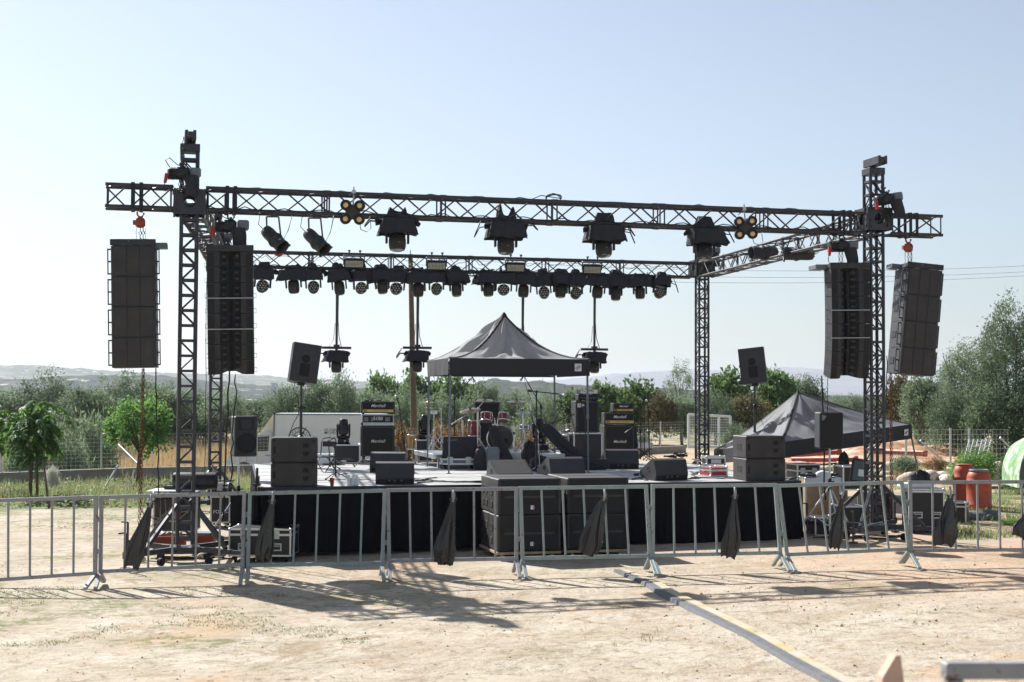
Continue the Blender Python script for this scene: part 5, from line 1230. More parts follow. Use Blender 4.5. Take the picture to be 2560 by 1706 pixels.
for px, pt, lab in ((1103, 1020, 'tall bare chrome stand at the left of the kit'), (1085, 1035, 'bare chrome stand with a dark box on top at the left of the kit'), (1158, 1052, 'short bare chrome stand behind the floor tom')):
    f = P(px, 1120, kY+.3); f.z = ZR; m = MB(); c = P(px, pt, kY+.3); m.tube(f+Vector((0, 0, .03)), c, .012, .009, n=8); m.lathe([(.018, -.03), (.022, 0), (.018, .03)], 10, T(f.lerp(c, .55)))
    for k in range(3): a_ = k*2.094+px; m.tube(f+Vector((0, 0, .3)), f+Vector((.22*math.cos(a_), .22*math.sin(a_), .01)), .008, n=6)
    if px == 1085: m.box(c+Vector((0, 0, .03)), (.13, .06, .07), ch=.01)
    single(m, 'hardware_stand', M_chrome, lab, 'drum stand', 'bare drum hardware stands', f)
m = MB(); a_, b_ = P(1128, 1062, kY-.2), P(1172, 1034, kY-.1); m.tube(a_, b_, .012); m.tube(a_.lerp(b_, .6), Vector((a_.lerp(b_, .7).x, kY-.1, ZR)), .011); single(m, 'hardware_stand', M_chrome, 'slanting chrome boom left of the floor tom', 'drum stand', 'bare drum hardware stands', a_)
c = P(1219, 1090, kY+1.3); t = thing('monitor_cabinet', 'flat black speaker standing upright behind the drum kit, below the top cymbal', 'speaker', (c.x, c.y, ZR), R(-6)); hh_ = P(1219, 1004, kY+1.3).z-ZR
m = MB(); m.box((0, 0, hh_/2), (.5, .34, hh_), ch=.015); m.build('speaker_cabinet', M_spk, t); m = MB(); m.box((0, -.174, hh_*.52), (.46, .01, hh_*.86), ch=.004); m.build('grille', M_grille, t)
t = thing('drum_throne', 'low round drum stool behind the bass drum', 'stool', (bdp.x+.15, kY+.75, ZR)); m = MB(); m.lathe([(0, .3), (.13, .3), (.14, .32), (.13, .36), (0, .365)], 18); m.build('seat', M_black, t); m = MB(); m.tube((0, 0, .03), (0, 0, .3), .012)
for k in range(3): m.tube((0, 0, .2), (.17*math.cos(k*2.1), .17*math.sin(k*2.1), .008), .008)
m.build('stool_base', M_chrome, t)
# covered amp, bags, cases
p = SP(1148, 1174); mp = PXM(p.y); t = box_case('road_case', 'low silver-edged case on castors under the cloth-covered amplifier', 'case', 'road cases', p, ZS, R(6), 90*mp, .42, .105, M_greycase, True, 2, 0, True, None, True)
w_, h_ = 84*mp, 54*mp; a = Vector((0, .21, 0)); t = thing('covered_amplifier', 'amplifier under a fitted black cloth cover at the left front of the riser', 'amplifier', (p.x+a.x, p.y+a.y, ZS+.195), R(6))
m = MB()
def cov(u, v):
    a_ = 2*math.pi*u; c, s = math.cos(a_), math.sin(a_); k = 1/max(abs(c), abs(s)); k = min(k, 1.36); f_ = .012*v*math.sin(a_*7)+.012*noise.noise(Vector((c*2, s*2, v*3)))
    return (c*k*(w_/2+f_), s*k*(.18+f_), h_*(1-v))
m.grid(cov, 60, 10); n_ = 60; m.add([cov(i/n_, 0) for i in range(n_)], [tuple(range(n_))]); m.build('fitted_cover', M_cloth, t)
m = MB(); textmesh(m, 'Fender', .07, facing(-w_*.25, -.187, h_*.84) @ RZ(R(6)), .25, .002); m.build('script_logo', M_greycase, t)
def gig_bag(label, foot, top, w0, w1, th, roll=0.0):
    foot, top = Vector(foot), Vector(top); t = thing('gig_bag', label, 'bag', foot, 0, 'black instrument bags'); ax = (top-foot); L = ax.length
    F, _ = MB().frame(foot, top, up=Vector((math.sin(roll), -math.cos(roll), .001)))
    def f(u, v):
        a_ = 2*math.pi*u; ww = (w0*(1-v)+w1*v)*(min(1, (v+.015)*14)**.5)*(min(1, (1.01-v)*12)**.5); k = (abs(math.cos(a_))**4+abs(math.sin(a_))**4)**-.25
        return (ww/2*math.cos(a_)*k, v*L, th/2*math.sin(a_)*k*(min(1, (v+.015)*14)**.5)*(min(1, (1.01-v)*12)**.5)+.008*noise.noise(Vector((u*5, v*9, L))))
    m = MB(); m.M = F; m.grid(f, 20, 24); m.build('bag_body', M_cloth, t, world=True)
    m = MB(); m.M = F; m.path([(-w0*.1, L*.3, th*.56), (-w0*.12, L*.45, th*.72), (-w0*.08, L*.6, th*.56)], .012); m.build('bag_handle', M_black, t, world=True); return t
f = SP(1272, 1172); gig_bag('black gig bag leaning steeply against the front of the bass drum', (f.x, f.y, ZS), P(1230, 1066, f.y+.55), .3, .17, .11)
f = P(1462, 1160, 26.3); f.z = ZS+.02; gig_bag('long black gig bag slanting from the bass stack up to the left', (f.x, f.y, f.z), P(1356, 1062, 26.9), .3, .2, .12, .4)
f = SP(1372, 1178); gig_bag('black gig bag lying low under the drum riser edge', (f.x+.5, f.y+.3, ZS+.08), (f.x+1.1, f.y+.6, ZS+.1), .26, .18, .12, .3)
p = SP(1231, 1176); t = thing('hard_case', 'grey plastic hard case standing before the bass drum, with a raised chevron', 'case', (p.x, p.y+.1, ZS), R(4)); mp = PXM(p.y); hh_ = (1176-1119)*mp
m = MB(); m.box((0, 0, hh_/2), (34*mp, .2, hh_), ch=.03); m.build('case_body', M_greycase, t); m = MB(); m.bar((-.08, -.103, hh_*.5), (0, -.103, hh_*.62), .008, .014); m.bar((.08, -.103, hh_*.5), (0, -.103, hh_*.62), .008, .014); m.box((0, -.103, hh_*.9), (.08, .01, .02)); m.build('raised_rib', M_greycase, t)
def soft_bag(name, label, cat, p, z, w_, d_, h_, seed, mtl=None, group=None, straps=True):
    t = thing(name, label, cat, (p[0], p[1], z), 0, group)
    def f(u, v):
        a_ = 2*math.pi*u; k = (abs(math.cos(a_))**3+abs(math.sin(a_))**3)**(-1/3); s_ = math.sin(math.pi*(.06+.94*min(1, v*.92+.08)))**.35 if v > .5 else 1
        s_ *= 1 if v < 1 else .1; nn = .12*noise.noise(Vector((math.cos(a_)*2+seed, math.sin(a_)*2, v*4)))
        return (w_/2*math.cos(a_)*k*s_*(1+nn)+.06*w_*v*math.sin(seed), d_/2*math.sin(a_)*k*s_*(1+nn), h_*v*(1+.04*math.sin(a_*2+seed)))
    m = MB(); m.grid(f, 22, 14); m.build('bag_body', mtl or M_cloth, t)
    if straps:
        m = MB(); m.path([(-w_*.2, -d_*.5, h_*.25), (-w_*.26, -d_*.66, h_*.5), (-w_*.18, -d_*.45, h_*.85), (0, -.02, h_*1.05), (w_*.18, -d_*.45, h_*.85), (w_*.24, -d_*.64, h_*.5), (w_*.2, -d_*.5, h_*.25)], .014); m.build('bag_strap', M_black, t)
    return t
p = SP(1322, 1175); soft_bag('backpack', 'dark brownish backpack slumped before the riser, right of the bass drum', 'bag', (p.x, p.y+.12), ZS, .3, .22, .5, 1.2)
p = SP(1342, 1180); soft_bag('travel_bag', 'low dark travel bag on the stage beside the backpack', 'bag', (p.x+.05, p.y+.15), ZS, .36, .25, .27, 2.2)
p = SP(1200, 1176); soft_bag('stage_bag', 'black soft bag beside the cloth-covered amplifier', 'bag', (p.x, p.y+.1), ZS, .22, .25, .42, 3.3, None, None, False)
p = SP(1365, 1166); box_case('road_case', 'low silver case standing under the right end of the riser', 'case', 'road cases', (p.x, p.y-.15), ZS, R(10), .36, .3, .16, M_greycase, True, 0, 1)
dup(mh, 'upright moving head left of the riser, behind the wooden drum', (P(1062, 1095, 28.4).x, 28.4, P(1062, 1097, 28.4).z), R(5)); o = bpy.data.objects['floor_moving_head.001']; 
zc = P(1062, 1097, 28.4).z; box_case('road_case', 'small black case under the upright moving head left of the riser', 'case', 'road cases', (P(1062, 1095, 28.4).x, 28.2), ZS, R(8), .34, .4, zc-ZS-.015)
dup(mh, 'upright moving head right of the drum kit, behind the white microphone', (P(1347, 1090, 27.6).x, 27.4, ZR+.16), R(4)); c = P(1347, 1090, 27.4)
box_case('road_case', 'small silver-edged case under the upright moving head right of the drums', 'case', 'road cases', (c.x, 27.2), ZR, R(12), .4, .4, .145)
m = MB(); c = riser(1385, 1128); rr = random.Random(9)
for k in range(9): m.box((c.x-.25+.075*k+rr.uniform(-.02, .02), c.y+.25+rr.uniform(-.06, .06), ZR+.03), (.06, .1, .045), RZ(0), ch=.01)
single(m, 'pedal_board', M_greycase, 'cluttered pedal board on the right part of the riser', 'pedals', None, c)
bottle('tall clear bottle on the right front corner of the riser', riser(1408, 1130), ZR, 1.15)
p = SP(988, 1150); m = MB(); m.box((p.x, p.y+.12, ZS+.14), (.14, .12, .27), ch=.01)
for i in range(4):
    for j in range(4): m.box((p.x-.045+.03*i, p.y+.055, ZS+.07+.05*j), (.02, .01, .03))
single(m, 'bottle_crate', M_greycase, 'small bluish crate right beside the left guitar cabinet', 'crate', None, (p.x, p.y+.12, ZS))
# right-hand cases on the stage
p = SP(1790, 1163); box_case('road_case', 'low black case with a pale label standing before the rear right tower', 'case', 'road cases', p, ZS, R(10), 50*PXM(p.y), .3, .17, M_lam, True, 0, 0, False, .8); 
q_ = Vector((p.x, p.y-.004, ZS+.075)); MB_ = MB(); MB_.box((0, 0, 0), (.2, .004, .075)); o = MB_.build('paper_label', M_white, bpy.data.objects[[x.name for x in bpy.data.objects if x.name.startswith('road_case')][-1]]); o.location = (0, -.158, .07)
p = SP(1801, 1192); mp = PXM(p.y)
t = box_case('red_case', 'red road case with silver edges near the right front of the stage', 'case', None, (p.x-.02, p.y), ZS, R(24), 50*mp, .36, .165, M_redcase, True, 0, 0, False, .62); m = MB(); m.path([(-50*mp/2-.01, -.06, .08), (-50*mp/2-.03, -.05, .08), (-50*mp/2-.03, .05, .08), (-50*mp/2-.01, .06, .08)], .01); m.build('carry_handle', M_black, t)
p = SP(1613, 1146); t = thing('keyboard_stand', 'silver keyboard case on a black stand right of the guitar cabinet', 'keyboard', (p.x, p.y+.2, ZS), R(8)); zt = P(1613, 1121, p.y+.2).z-ZS
m = MB(); m.box((0, 0, zt+.06), (.34, .22, .11), ch=.01); m.build('keyboard_case', M_alu, t); m = MB()
for s in (-1, 1): m.tube((-.14, s*.08, 0), (.14, s*.08, zt), .012); m.tube((.14, s*.08, 0), (-.14, s*.08, zt), .012)
m.build('crossed_leg', M_black, t)
# microphone stands
f = SP(1014, 1160); Y = f.y; mic_stand('microphone stand with grey microphone in front of the wooden pole', f, P(998, 1014, Y), None, (P(998, 1012, Y), P(991, 994, Y-.05)), tri=.2)
f = P(1136, 1120, 27.6); f.z = ZR; mic_stand('tall overhead microphone boom left of the drum kit, reaching under the tent eave', f, P(1136, 999, 27.6), (P(1119, 1014, 27.5), P(1181, 943, 27.2)), (P(1181, 943, 27.2), P(1185, 951, 27.15)), tri=.3, r=.012)
f = SP(1341, 1190); Y = f.y; mic_stand('thick black stand mid-stage with a level boom and round microphone', f, P(1341, 980, Y), (P(1320, 977, Y), P(1400, 986, Y-.1)), (P(1400, 986, Y-.1), P(1408, 988, Y-.15)), tri=.2, r=.013)
f = riser(1352, 1120); f.z = ZR; Y = 27.2; f.y = Y; mic_stand('overhead microphone boom right of the drum kit, rising to the upper left', f, P(1352, 1018, Y), (P(1356, 1022, Y), P(1310, 940, Y-.2)), (P(1310, 940, Y-.2), P(1304, 948, Y-.2)), tri=.25, r=.011)
f = SP(1346, 1186); Y = f.y+.6; a_ = P(1345, 1081, Y); mic_stand('short stand with a white microphone slanting beside the drums', (a_.x+.03, Y, ZS), a_, (a_, P(1328, 1026, Y)), (P(1328, 1026, Y), P(1324, 1010, Y)), M_galv, .2, .008, None, M_white)
f = SP(1464, 1170); Y = f.y; mic_stand('microphone stand in front of the bass cabinet with a boom stretching left', f, P(1463, 1040, Y), (P(1378, 1058, Y), P(1436, 1036, Y)), (P(1463, 1040, Y), P(1458, 1016, Y)), tri=.22)
f = SP(1624, 1152); Y = f.y; mic_stand('microphone stand with silver microphone right of the guitar stack', f, P(1620, 1018, Y), (P(1563, 1083, Y), P(1630, 1032, Y)), (P(1620, 1018, Y), P(1617, 1004, Y)), tri=.2, r=.01)
f = SP(1602, 1150); Y = f.y; mic_stand('straight black microphone stand nearest the right guitar stack', f, P(1602, 1012, Y), None, (P(1602, 1010, Y), P(1601, 1001, Y)), tri=.2, r=.011)
f = SP(1612, 1150); Y = f.y+.3; mic_stand('bare thin pole between the two stands right of the guitar stack', (P(1611, 1100, Y).x, Y, ZS), P(1611, 1050, Y), None, None, tri=.18)
a_, b_ = SP(1588, 1190), SP(1617, 1185); m = MB(); m.tube((a_.x, a_.y, ZS+.02), (b_.x, b_.y, ZS+.05), .012); m.tube((a_.x-.02, a_.y, ZS+.02), (a_.x+.06, a_.y+.02, ZS+.025), .02); single(m, 'loose_stand_rod', M_black, 'black rod lying on the deck left of the front right wedge monitor', 'rod', None, a_)
# cables on the deck
rr = random.Random(12)
def deck_cable(lab, pts, r=.009, wob=.05, z=ZS+.012):
    q = [Vector((*SP(*p).xy, z)) for p in pts]; out = []
    for a, b in zip(q, q[1:]):
        n = max(3, int((b-a).length/.12))
        for i in range(n): out.append(a.lerp(b, i/n)+Vector((rr.uniform(-wob, wob), rr.uniform(-wob, wob)*.7, rr.uniform(0, .006))))
    m = MB(); m.path(out+[q[-1]], r, 6); single(m, 'deck_cable', M_cable, lab, 'cable', 'cables lying on the stage deck', q[0])
deck_cable('cable bundle along the front edge right of the left wedge monitors', [(1036, 1205), (1075, 1203), (1150, 1208), (1212, 1205)], .012)
deck_cable('second cable strand along the front edge left of the big bass blocks', [(1040, 1209), (1110, 1206), (1205, 1209)], .01)
deck_cable('cable curled on the deck behind the left front wedge monitor', [(1035, 1198), (1060, 1201), (1085, 1197), (1050, 1205), (1035, 1200)], .009)
deck_cable('cable running along the right front edge under the red case', [(1722, 1200), (1760, 1196), (1800, 1199), (1835, 1197)], .011)
deck_cable('cable coil on the deck left of the red case', [(1722, 1181), (1735, 1186), (1748, 1182), (1730, 1190), (1745, 1195), (1726, 1197)], .009)
deck_cable('cable running from the front right wedge towards the big bass blocks', [(1620, 1203), (1600, 1196), (1580, 1201)], .01)
deck_cable('thin cable crossing the deck left of the water bottles', [(796, 1204), (830, 1202), (870, 1200), (940, 1203)], .006)
deck_cable('cable on the deck at the foot of the rear right tower', [(1730, 1150), (1750, 1153), (1775, 1149), (1740, 1156), (1765, 1158)], .014)
deck_cable('cables at the right corner of the stage beside the water bottle', [(1966, 1196), (1980, 1199), (1990, 1195), (1975, 1201)], .012)
deck_cable('cable on the deck between the amplifiers and the right rear wedge', [(1480, 1168), (1500, 1172), (1515, 1170), (1490, 1176)], .009)
# ------------------------------------------------------------------ crowd barriers
gC = 'crowd barriers in a row before the stage'
def barrier(label, tl, tr, bl_, br_, Y0, Y1, mtl, feetL=1, feetR=1, hinge=True):
    a, b, c, d = P(*tl, Y0), P(*tr, Y1), P(*bl_, Y0), P(*br_, Y1)      # corners: top left/right, bottom left/right (rail centres)
    fl_ = Vector((c.x, c.y, gz(c.x, c.y)))
    t = thing('crowd_barrier', label, 'barrier', fl_, math.atan2(d.y-c.y, d.x-c.x), gC)
    e = (d-c).normalized(); n = Vector((e.y, -e.x, 0)).normalized(); w = .042
    MB().bar(a, b, w, .045, ch=.005).build('rail', mtl, t, world=True); MB().bar(c, d, w*.95, .045, ch=.005).build('rail', mtl, t, world=True)
    for p, q in ((a, c), (b, d)): MB().bar(p+Vector((0, 0, .0215)), q-Vector((0, 0, .024)), .046, .042, up=n, ch=.005).build('end_post', mtl, t, world=True)
    for k in range(1, 6):
        u = k/6; MB().bar(a.lerp(b, u)-Vector((0, 0, .022)), c.lerp(d, u)+Vector((0, 0, .022)), .025, .02, up=n, ch=.003).build('upright', mtl, t, world=True)
    for q, on in ((c, feetL), (d, feetR)):
        if not on: continue
        zg = gz(q.x, q.y)+.012; m = MB(); q0 = q-Vector((0, 0, .02))
        fr = q+n*.34; bk = q-n*.30
        m.bar(q0, Vector((fr.x, fr.y, zg+.02)), .046, .036, ch=.004); m.bar(q0, Vector((bk.x, bk.y, zg+.02)), .046, .036, ch=.004)
        f = m.build('foot', mtl, t, world=True)
    if hinge:
        for u in (.3, .72):
            p = b.lerp(d, u); m = MB(); m.box((p+e*.04), (.05, .03, .06), ch=.006); m.box(p+e*.0+n*.024, (.04, .008, .08)); m.build('hinge_lug', mtl, t, world=True)
    return t
B = [('grey barrier at the left edge of the photo, cut off by the frame', (-88, 1255), (240, 1243), (-88, 1455), (238, 1433), 17.35, 17.25, M_barr2, 0, 1),
     ('grey barrier right before the left tower, a long black bag tied on', (254, 1244), (611, 1233), (251, 1429), (606, 1412), 17.3, 17.5, M_barr2, 1, 1),
     ('grey barrier before the left stage corner, a bag on its first bar', (625, 1234), (962, 1227), (620, 1414), (956, 1408), 17.5, 17.75, M_barr, 1, 1),
     ('grey barrier fourth from the left, with a narrow black bag in its middle', (970, 1226), (1291, 1222), (973, 1403), (1291, 1397), 17.75, 17.95, M_barr2, 1, 1),
     ('pale grey barrier right in front of the big bass blocks', (1301, 1221), (1615, 1217), (1307, 1396), (1625, 1390), 17.95, 18.15, M_barr, 1, 1),
     ('pale grey barrier with slanting right post, where the cable ramp points', (1632, 1216), (1938, 1213), (1632, 1389), (1951, 1382), 18.15, 18.4, M_barr, 1, 1),
     ('pale grey barrier leaning to the left, all its bars skewed', (1946, 1215), (2254, 1206), (1968, 1387), (2272, 1373), 18.4, 18.6, M_barr, 1, 1),
     ('grey barrier with a rusty left post at the right edge of the photo', (2275, 1206), (2610, 1205), (2277, 1377), (2612, 1374), 18.6, 18.7, M_barr2, 1, 1)]
for x in B: barrier(*x)
# black bags tied to the bars
def tied_bag(label, knot, foot, w_px, Y, seed, name='rubbish_bag', twin=0.0, fw=1.0):
    k, f = P(*knot, Y), P(*foot, Y); w = w_px*PXM(Y); t = thing(name, label, 'bag', k, 0, 'black bags tied to the barriers'); L = (k-f).length; ax = (f-k)/L
    side = Vector((ax.z, 0, -ax.x)); side = side if side.x > 0 else -side; out = Vector((0, -1, 0))
    lean = 1 if seed % 2 < 1 else -1
    def fn(u, v):
        a_ = 2*math.pi*u; ca, sa = math.cos(a_), math.sin(a_)
        ww = w/2*(.09+.91*min(1, v/.78)**.75)*(1-.22*max(0, (v-.8)/.2)); dd = ww*.30
        n1 = noise.noise(Vector((ca*1.4+seed, v*1.3, sa*1.4))); n2 = noise.noise(Vector((ca*2.6+seed*3, v*2.4+n1, sa*2.6))); n3 = noise.noise(Vector((ca*5+seed, v*6, sa*5)))
        ph = a_+1.1*n1+.5*v; pl = math.sin(ph*4+seed); pleat = (pl*abs(pl)**.3+.45*math.sin(ph*9+seed*2))*(.55+.45*math.sin(math.pi*min(1, v*1.1)))
        r_ = 1+.17*pleat+.36*n2*v+.08*n3*v
        rag = (.03*math.sin(a_*2+seed)+.02*math.sin(a_*5+seed*3)+.03*n2)*max(0, v-.6)*2.2
        side_off = lean*.18*ww*(v**2)+.05*w*math.sin(v*4+seed)*v+.06*w*n1*v
        return k+ax*(L*(v*.97+rag)) + side*(ww*ca*(1+.4*(r_-1)+.22*n2*v)+side_off) + out*(dd*sa*r_+.045+pleat*ww*.1)
    m = MB(); m.grid(fn, 110, 60); m.build('bag_film', M_bag, t, world=True)
    m = MB(); m.path([k+out*.03+Vector((.0, 0, .1)), k+out*.05+Vector((.01, 0, .03)), k+out*.045, k+ax*.05+out*.05], .014, 8); m.ball(k+out*.05, .022, n=8, m=6); m.build('tape_knot', M_barr2, t, world=True)
    m = MB(); m.add([k+out*.05, k+out*.07+side*.05+Vector((0, 0, .02)), k+out*.06+side*.03-Vector((0, 0, .06)), k+out*.07-side*.06-Vector((0, 0, .01)), k+out*.05-side*.02-Vector((0, 0, .07))], [(0, 1, 2), (0, 3, 4), (0, 2, 4)]); m.build('bag_ear', M_bag, t, world=True)
    return t
tied_bag('long black bag slanting down to the left on the barrier before the left tower', (379, 1257), (334, 1424), 46, 17.32, 1.0)
tied_bag('black bag tied before the low silver-latched road case', (683, 1250), (656, 1405), 46, 17.5, 2.0)
tied_bag('black bag in the middle of the barrier just left of the big bass blocks', (1134, 1245), (1110, 1413), 52, 17.8, 3.3)
tied_bag('double-folded black bag slanting over the right big bass block', (1511, 1243), (1459, 1384), 58, 18.0, 4.1)
tied_bag('narrow black bag on the barrier where the cable ramp points', (1836, 1237), (1824, 1396), 42, 18.25, 5.6)
tied_bag('narrow black bag on the skewed barrier before the right tower', (2104, 1236), (2081, 1372), 32, 18.5, 6.2)
tied_bag('wide black bag on the barrier in front of the orange barrels', (2373, 1236), (2362, 1368), 58, 18.6, 7.7)
tied_bag('black bag at the right edge of the photo, cut off by the frame', (2588, 1260), (2545, 1345), 52, 18.6, 8.2)

# ------------------------------------------------------------------ cases and clutter round the towers
gR = 'road cases on the ground'
def ground_case(label, px, py, w_px, h_px, d, rz, dy=0.0, z=None, **k):
    q = G(px, py, 0); p = G(px, py, gz(q.x, q.y)); mp = PXM(p.y)
    hh_ = h_px*mp-(.085 if k.get('wheels') else 0)
    return box_case('road_case', label, 'case', gR, (p.x, p.y), gz(p.x, p.y) if z is None else z, rz, w_px*mp, d, hh_, **k), p, hh_
ground_case('low wide black road case with silver latches before the left stage corner', 649, 1407, 156, 84, .62, R(-1), latches=2, handles=2, wheels=True, lid=.78)
t, p, h_ = ground_case('big brown road case with a white lid behind the left tower, cables over it', 434, 1344, 104, 112, .75, R(6), lam=M_brown, handles=1, wheels=True, lid=.86)
zt = gz(p.x, p.y)+.085+h_
m = MB(); m.box((p.x-.04, p.y+.34, zt+.012), (.84, .7, .018), RZ(0)); single(m, 'case_lid_board', M_white, 'white board lying on top of the big brown road case', 'board', None, (p.x, p.y+.34, zt))
m = MB(); m.lathe([(.14, -.35), (.145, -.3), (.145, .3), (.14, .35)], 18, T(p.x+.24, p.y+.45, zt+.16) @ RY(R(90))); m.box((p.x+.1, p.y+.45, zt+.05), (.7, .2, .06)); single(m, 'black_drum_case', M_black, 'black round case lying on the white board behind the left tower', 'case', None, (p.x+.1, p.y+.45, zt))
m = MB(); rr = random.Random(8)
for k in range(5):
    x0 = p.x-.3+.1*k; m.path([(x0+.2, p.y+.05, zt-.02+.01*k), (x0, p.y-.02, zt+.01), (x0-.15-.02*k, p.y-.06, zt-.08), (x0-.2, p.y-.07, zt-.3-.05*k), (x0-.05, p.y-.08, zt-.55+.06*k), (x0+.2, p.y-.07, zt-.3)], .011, 6)
single(m, 'cable_bundle', M_skin, 'pale cables draped over the front of the big brown road case', 'cable', None, (p.x, p.y, zt-.3))
m = MB(); rr = random.Random(18)
m.path([(p.x-.35+.07*i, p.y-.05, zt-.06-.04*math.sin(i*.9)) for i in range(12)], .018, 6); m.path([(p.x-.38+.08*i, p.y-.06, zt-.12-.03*math.cos(i*.8)) for i in range(10)], .014, 6)
single(m, 'cable_bundle', M_cable, 'black cables draped along the lid edge of the big brown road case', 'cable', None, (p.x, p.y, zt-.1))
m = MB(); m.tube((p.x+.09, p.y-.1, zt-.15), (p.x+.11, p.y-.1, zt-.42), .04, .035, n=12); m.tube((p.x+.09, p.y-.1, zt-.15), (p.x+.085, p.y-.1, zt-.08), .03, n=10)
single(m, 'power_plug', M_redor, 'big red power plug hanging inside the left tower', 'plug', None, (p.x+.1, p.y-.1, zt-.3))
t, p2, h2 = ground_case('black road case with FOS lettering, between the left tower and the stage', 550, 1320, 48, 78, .5, R(4), wheels=True)
m = MB(); w_ = 48*PXM(p2.y); textmesh(m, 'FOS', .085, facing(-w_*.14, -.254, .085+h2*.42), 0, .002); m.box((w_*.28, -.2545, .085+h2*.4), (w_*.36, .004, .008)); m.build('case_lettering', M_wink, t)
t2, p3, h3 = ground_case('small silver-cornered case on top of the lettered case', 548, 1320, 46, 32, .4, R(4), z=gz(p2.x, p2.y)+.087+h2, lid=.7, latches=1)
m = MB(); z_ = gz(p2.x, p2.y)+.09+h2+h3
for k in range(4): m.path([(p2.x-.14+.05*i+.02*k, p2.y+.1+.05*math.sin(i+k), z_+.02+.03*abs(math.sin(i*1.3+k))) for i in range(7)], .009, 6)
single(m, 'cable_heap', M_cable, 'tangle of cable on the small silver-cornered case by the left tower', 'cable', None, (p2.x, p2.y, z_))
# orange crates inside the left tower base
def crate(label, px0, px1, py0, py1, Y, d, stuff=None):
    a, b = P(px0, py1, Y), P(px1, py0, Y); w_, h_ = b.x-a.x, b.z-a.z; t = thing('plastic_crate', label, 'crate', ((a.x+b.x)/2, Y+d/2, a.z), R(5), 'orange red plastic crates')
    m = MB()
    m.box((0, -d/2, h_/2), (w_, .012, h_), ch=.004); m.box((0, d/2, h_/2), (w_, .012, h_)); m.box((-w_/2, 0, h_/2), (.012, d-.02, h_)); m.box((w_/2, 0, h_/2), (.012, d-.02, h_)); m.box((0, 0, .008), (w_-.02, d-.02, .012))
    m.bar((-w_/2-.01, -d/2-.012, h_), (w_/2+.01, -d/2-.012, h_), .03, .03)
    for i in range(12): m.box((-w_/2+.02+(w_-.04)*i/11, -d/2-.01, h_*.45), (.012, .014, h_*.75))
    m.build('crate_wall', M_redor, t); return t, a, b, h_
t, a, b, h_ = crate('orange red crate heaped with pale rope under the left tower', 381, 455, 1344, 1386, 20.25, .3)
m = MB(); rr = random.Random(2)
for k in range(4): m.path([(a.x+.06+.028*i+rr.uniform(-.02, .02), 20.4+.06*math.sin(i*1.1+k), b.z+.01+.05*abs(math.sin(i*.9+k*.8))) for i in range(12)], .012, 6)
single(m, 'rope_heap', M_skin, 'heap of pale rope spilling over the left orange crate', 'rope', None, (a.x+.2, 20.4, b.z))
t, a, b, h_ = crate('orange red crate with a grey lid to the right of the left tower', 474, 529, 1341, 1385, 20.6, .35)
m = MB(); m.box(((a.x+b.x)/2, 20.75, b.z+.02), (b.x-a.x-.02, .3, .05), RZ(0), ch=.01); single(m, 'grey_box', M_greycase, 'dark grey box lying in the right orange crate', 'box', None, ((a.x+b.x)/2, 20.75, b.z))
# perforated black ramp sheet leaning by the stage
a, b = P(577, 1330, 20.6), P(632, 1235, 20.6); t = thing('perforated_panel', 'black perforated panel standing on edge left of the stage', 'panel', ((a.x+b.x)/2, 20.6, a.z), R(6)); w_, h_ = b.x-a.x, b.z-a.z; m = MB()
nx, nz = 9, 17
for i in range(nx+1): m.box((-w_/2+w_*i/nx, 0, h_/2), (.012, .02, h_))
for j in range(nz+1): m.box((0, 0, h_*j/nz), (w_, .018, .012))
m.box((0, .02, h_/2), (w_, .006, h_)); m.build('panel_grid', M_grille, t)
m = MB(); drape(m, (P(640, 1240, 20.3).x, 20.35), (P(690, 1240, 20.3).x, 20.05), .9, .42, seed=6, nu=30, amp=.05, per=.2); single(m, 'torn_cloth', M_skirt, 'torn piece of black cloth hanging from the left stage corner', 'cloth', None, (P(660, 1240, 20.3).x, 20.2, .4))
m = MB(); a = P(700, 1214, 20.5); m.bar((a.x-.35, a.y, .55), (a.x-.32, a.y, 1.1), .05); m.box((a.x-.33, a.y, .98), (.1, .1, .03)); m.tube((a.x-.33, a.y, 1.0), (a.x-.33, a.y, 1.22), .018)
single(m, 'stage_jack', M_black, 'short black clamp post at the left front stage corner', 'clamp', None, (a.x-.33, a.y, .6))
# right side
t, p, h_ = ground_case('tall black road case with two latches standing right of the stage', 2022, 1284, 62, 123, .5, R(14), latches=2, lid=.86)
mw, wp, wh = ground_case('white box heaped with cables right of the stage, behind the barrier', 2058, 1318, 90, 122, .4, R(3), lam=M_ply)
zt = gz(wp.x, wp.y)+wh; m = MB(); m.box((wp.x, wp.y+.2, zt-.05), (.62, .44, .1), ch=.01); single(m, 'white_tray', M_white, 'white tray on top of the plywood box right of the stage', 'tray', None, (wp.x, wp.y+.2, zt-.05))
m = MB(); rr = random.Random(5)
for k in range(6): m.path([(wp.x-.28+.06*i+rr.uniform(-.03, .03), wp.y+.1+.06*math.sin(i*1.4+k), zt+.02+.05*abs(math.sin(i*.9+k*.7))) for i in range(10)], .01, 6)
single(m, 'cable_heap', M_cable, 'black cable tangle on the white tray right of the stage', 'cable', None, (wp.x, wp.y, zt))
soft_bag('cloth_bundle', 'crumpled white cloth on the tray right of the stage', 'cloth', (wp.x+.02, wp.y+.08), zt, .24, .16, .12, 4.4, M_white, None, False)
t, p, h_ = ground_case('upper black road case with silver edges left of the right tower', 2134, 1292, 54, 60, .5, R(8), z=.56); 
t, p, h_ = ground_case('lower black road case with silver edges left of the right tower', 2134, 1330, 58, 64, .5, R(8))
t, p, h_ = ground_case('black road case behind the right tower, half hidden by its chords', 2205, 1322, 62, 92, .55, R(8))
t, p, h_ = ground_case('large black road case with two recessed handles right of the right tower', 2318, 1335, 86, 112, .6, R(-4), handles=2, wheels=True, lid=.93)
zt = gz(p.x, p.y)+.085+h_
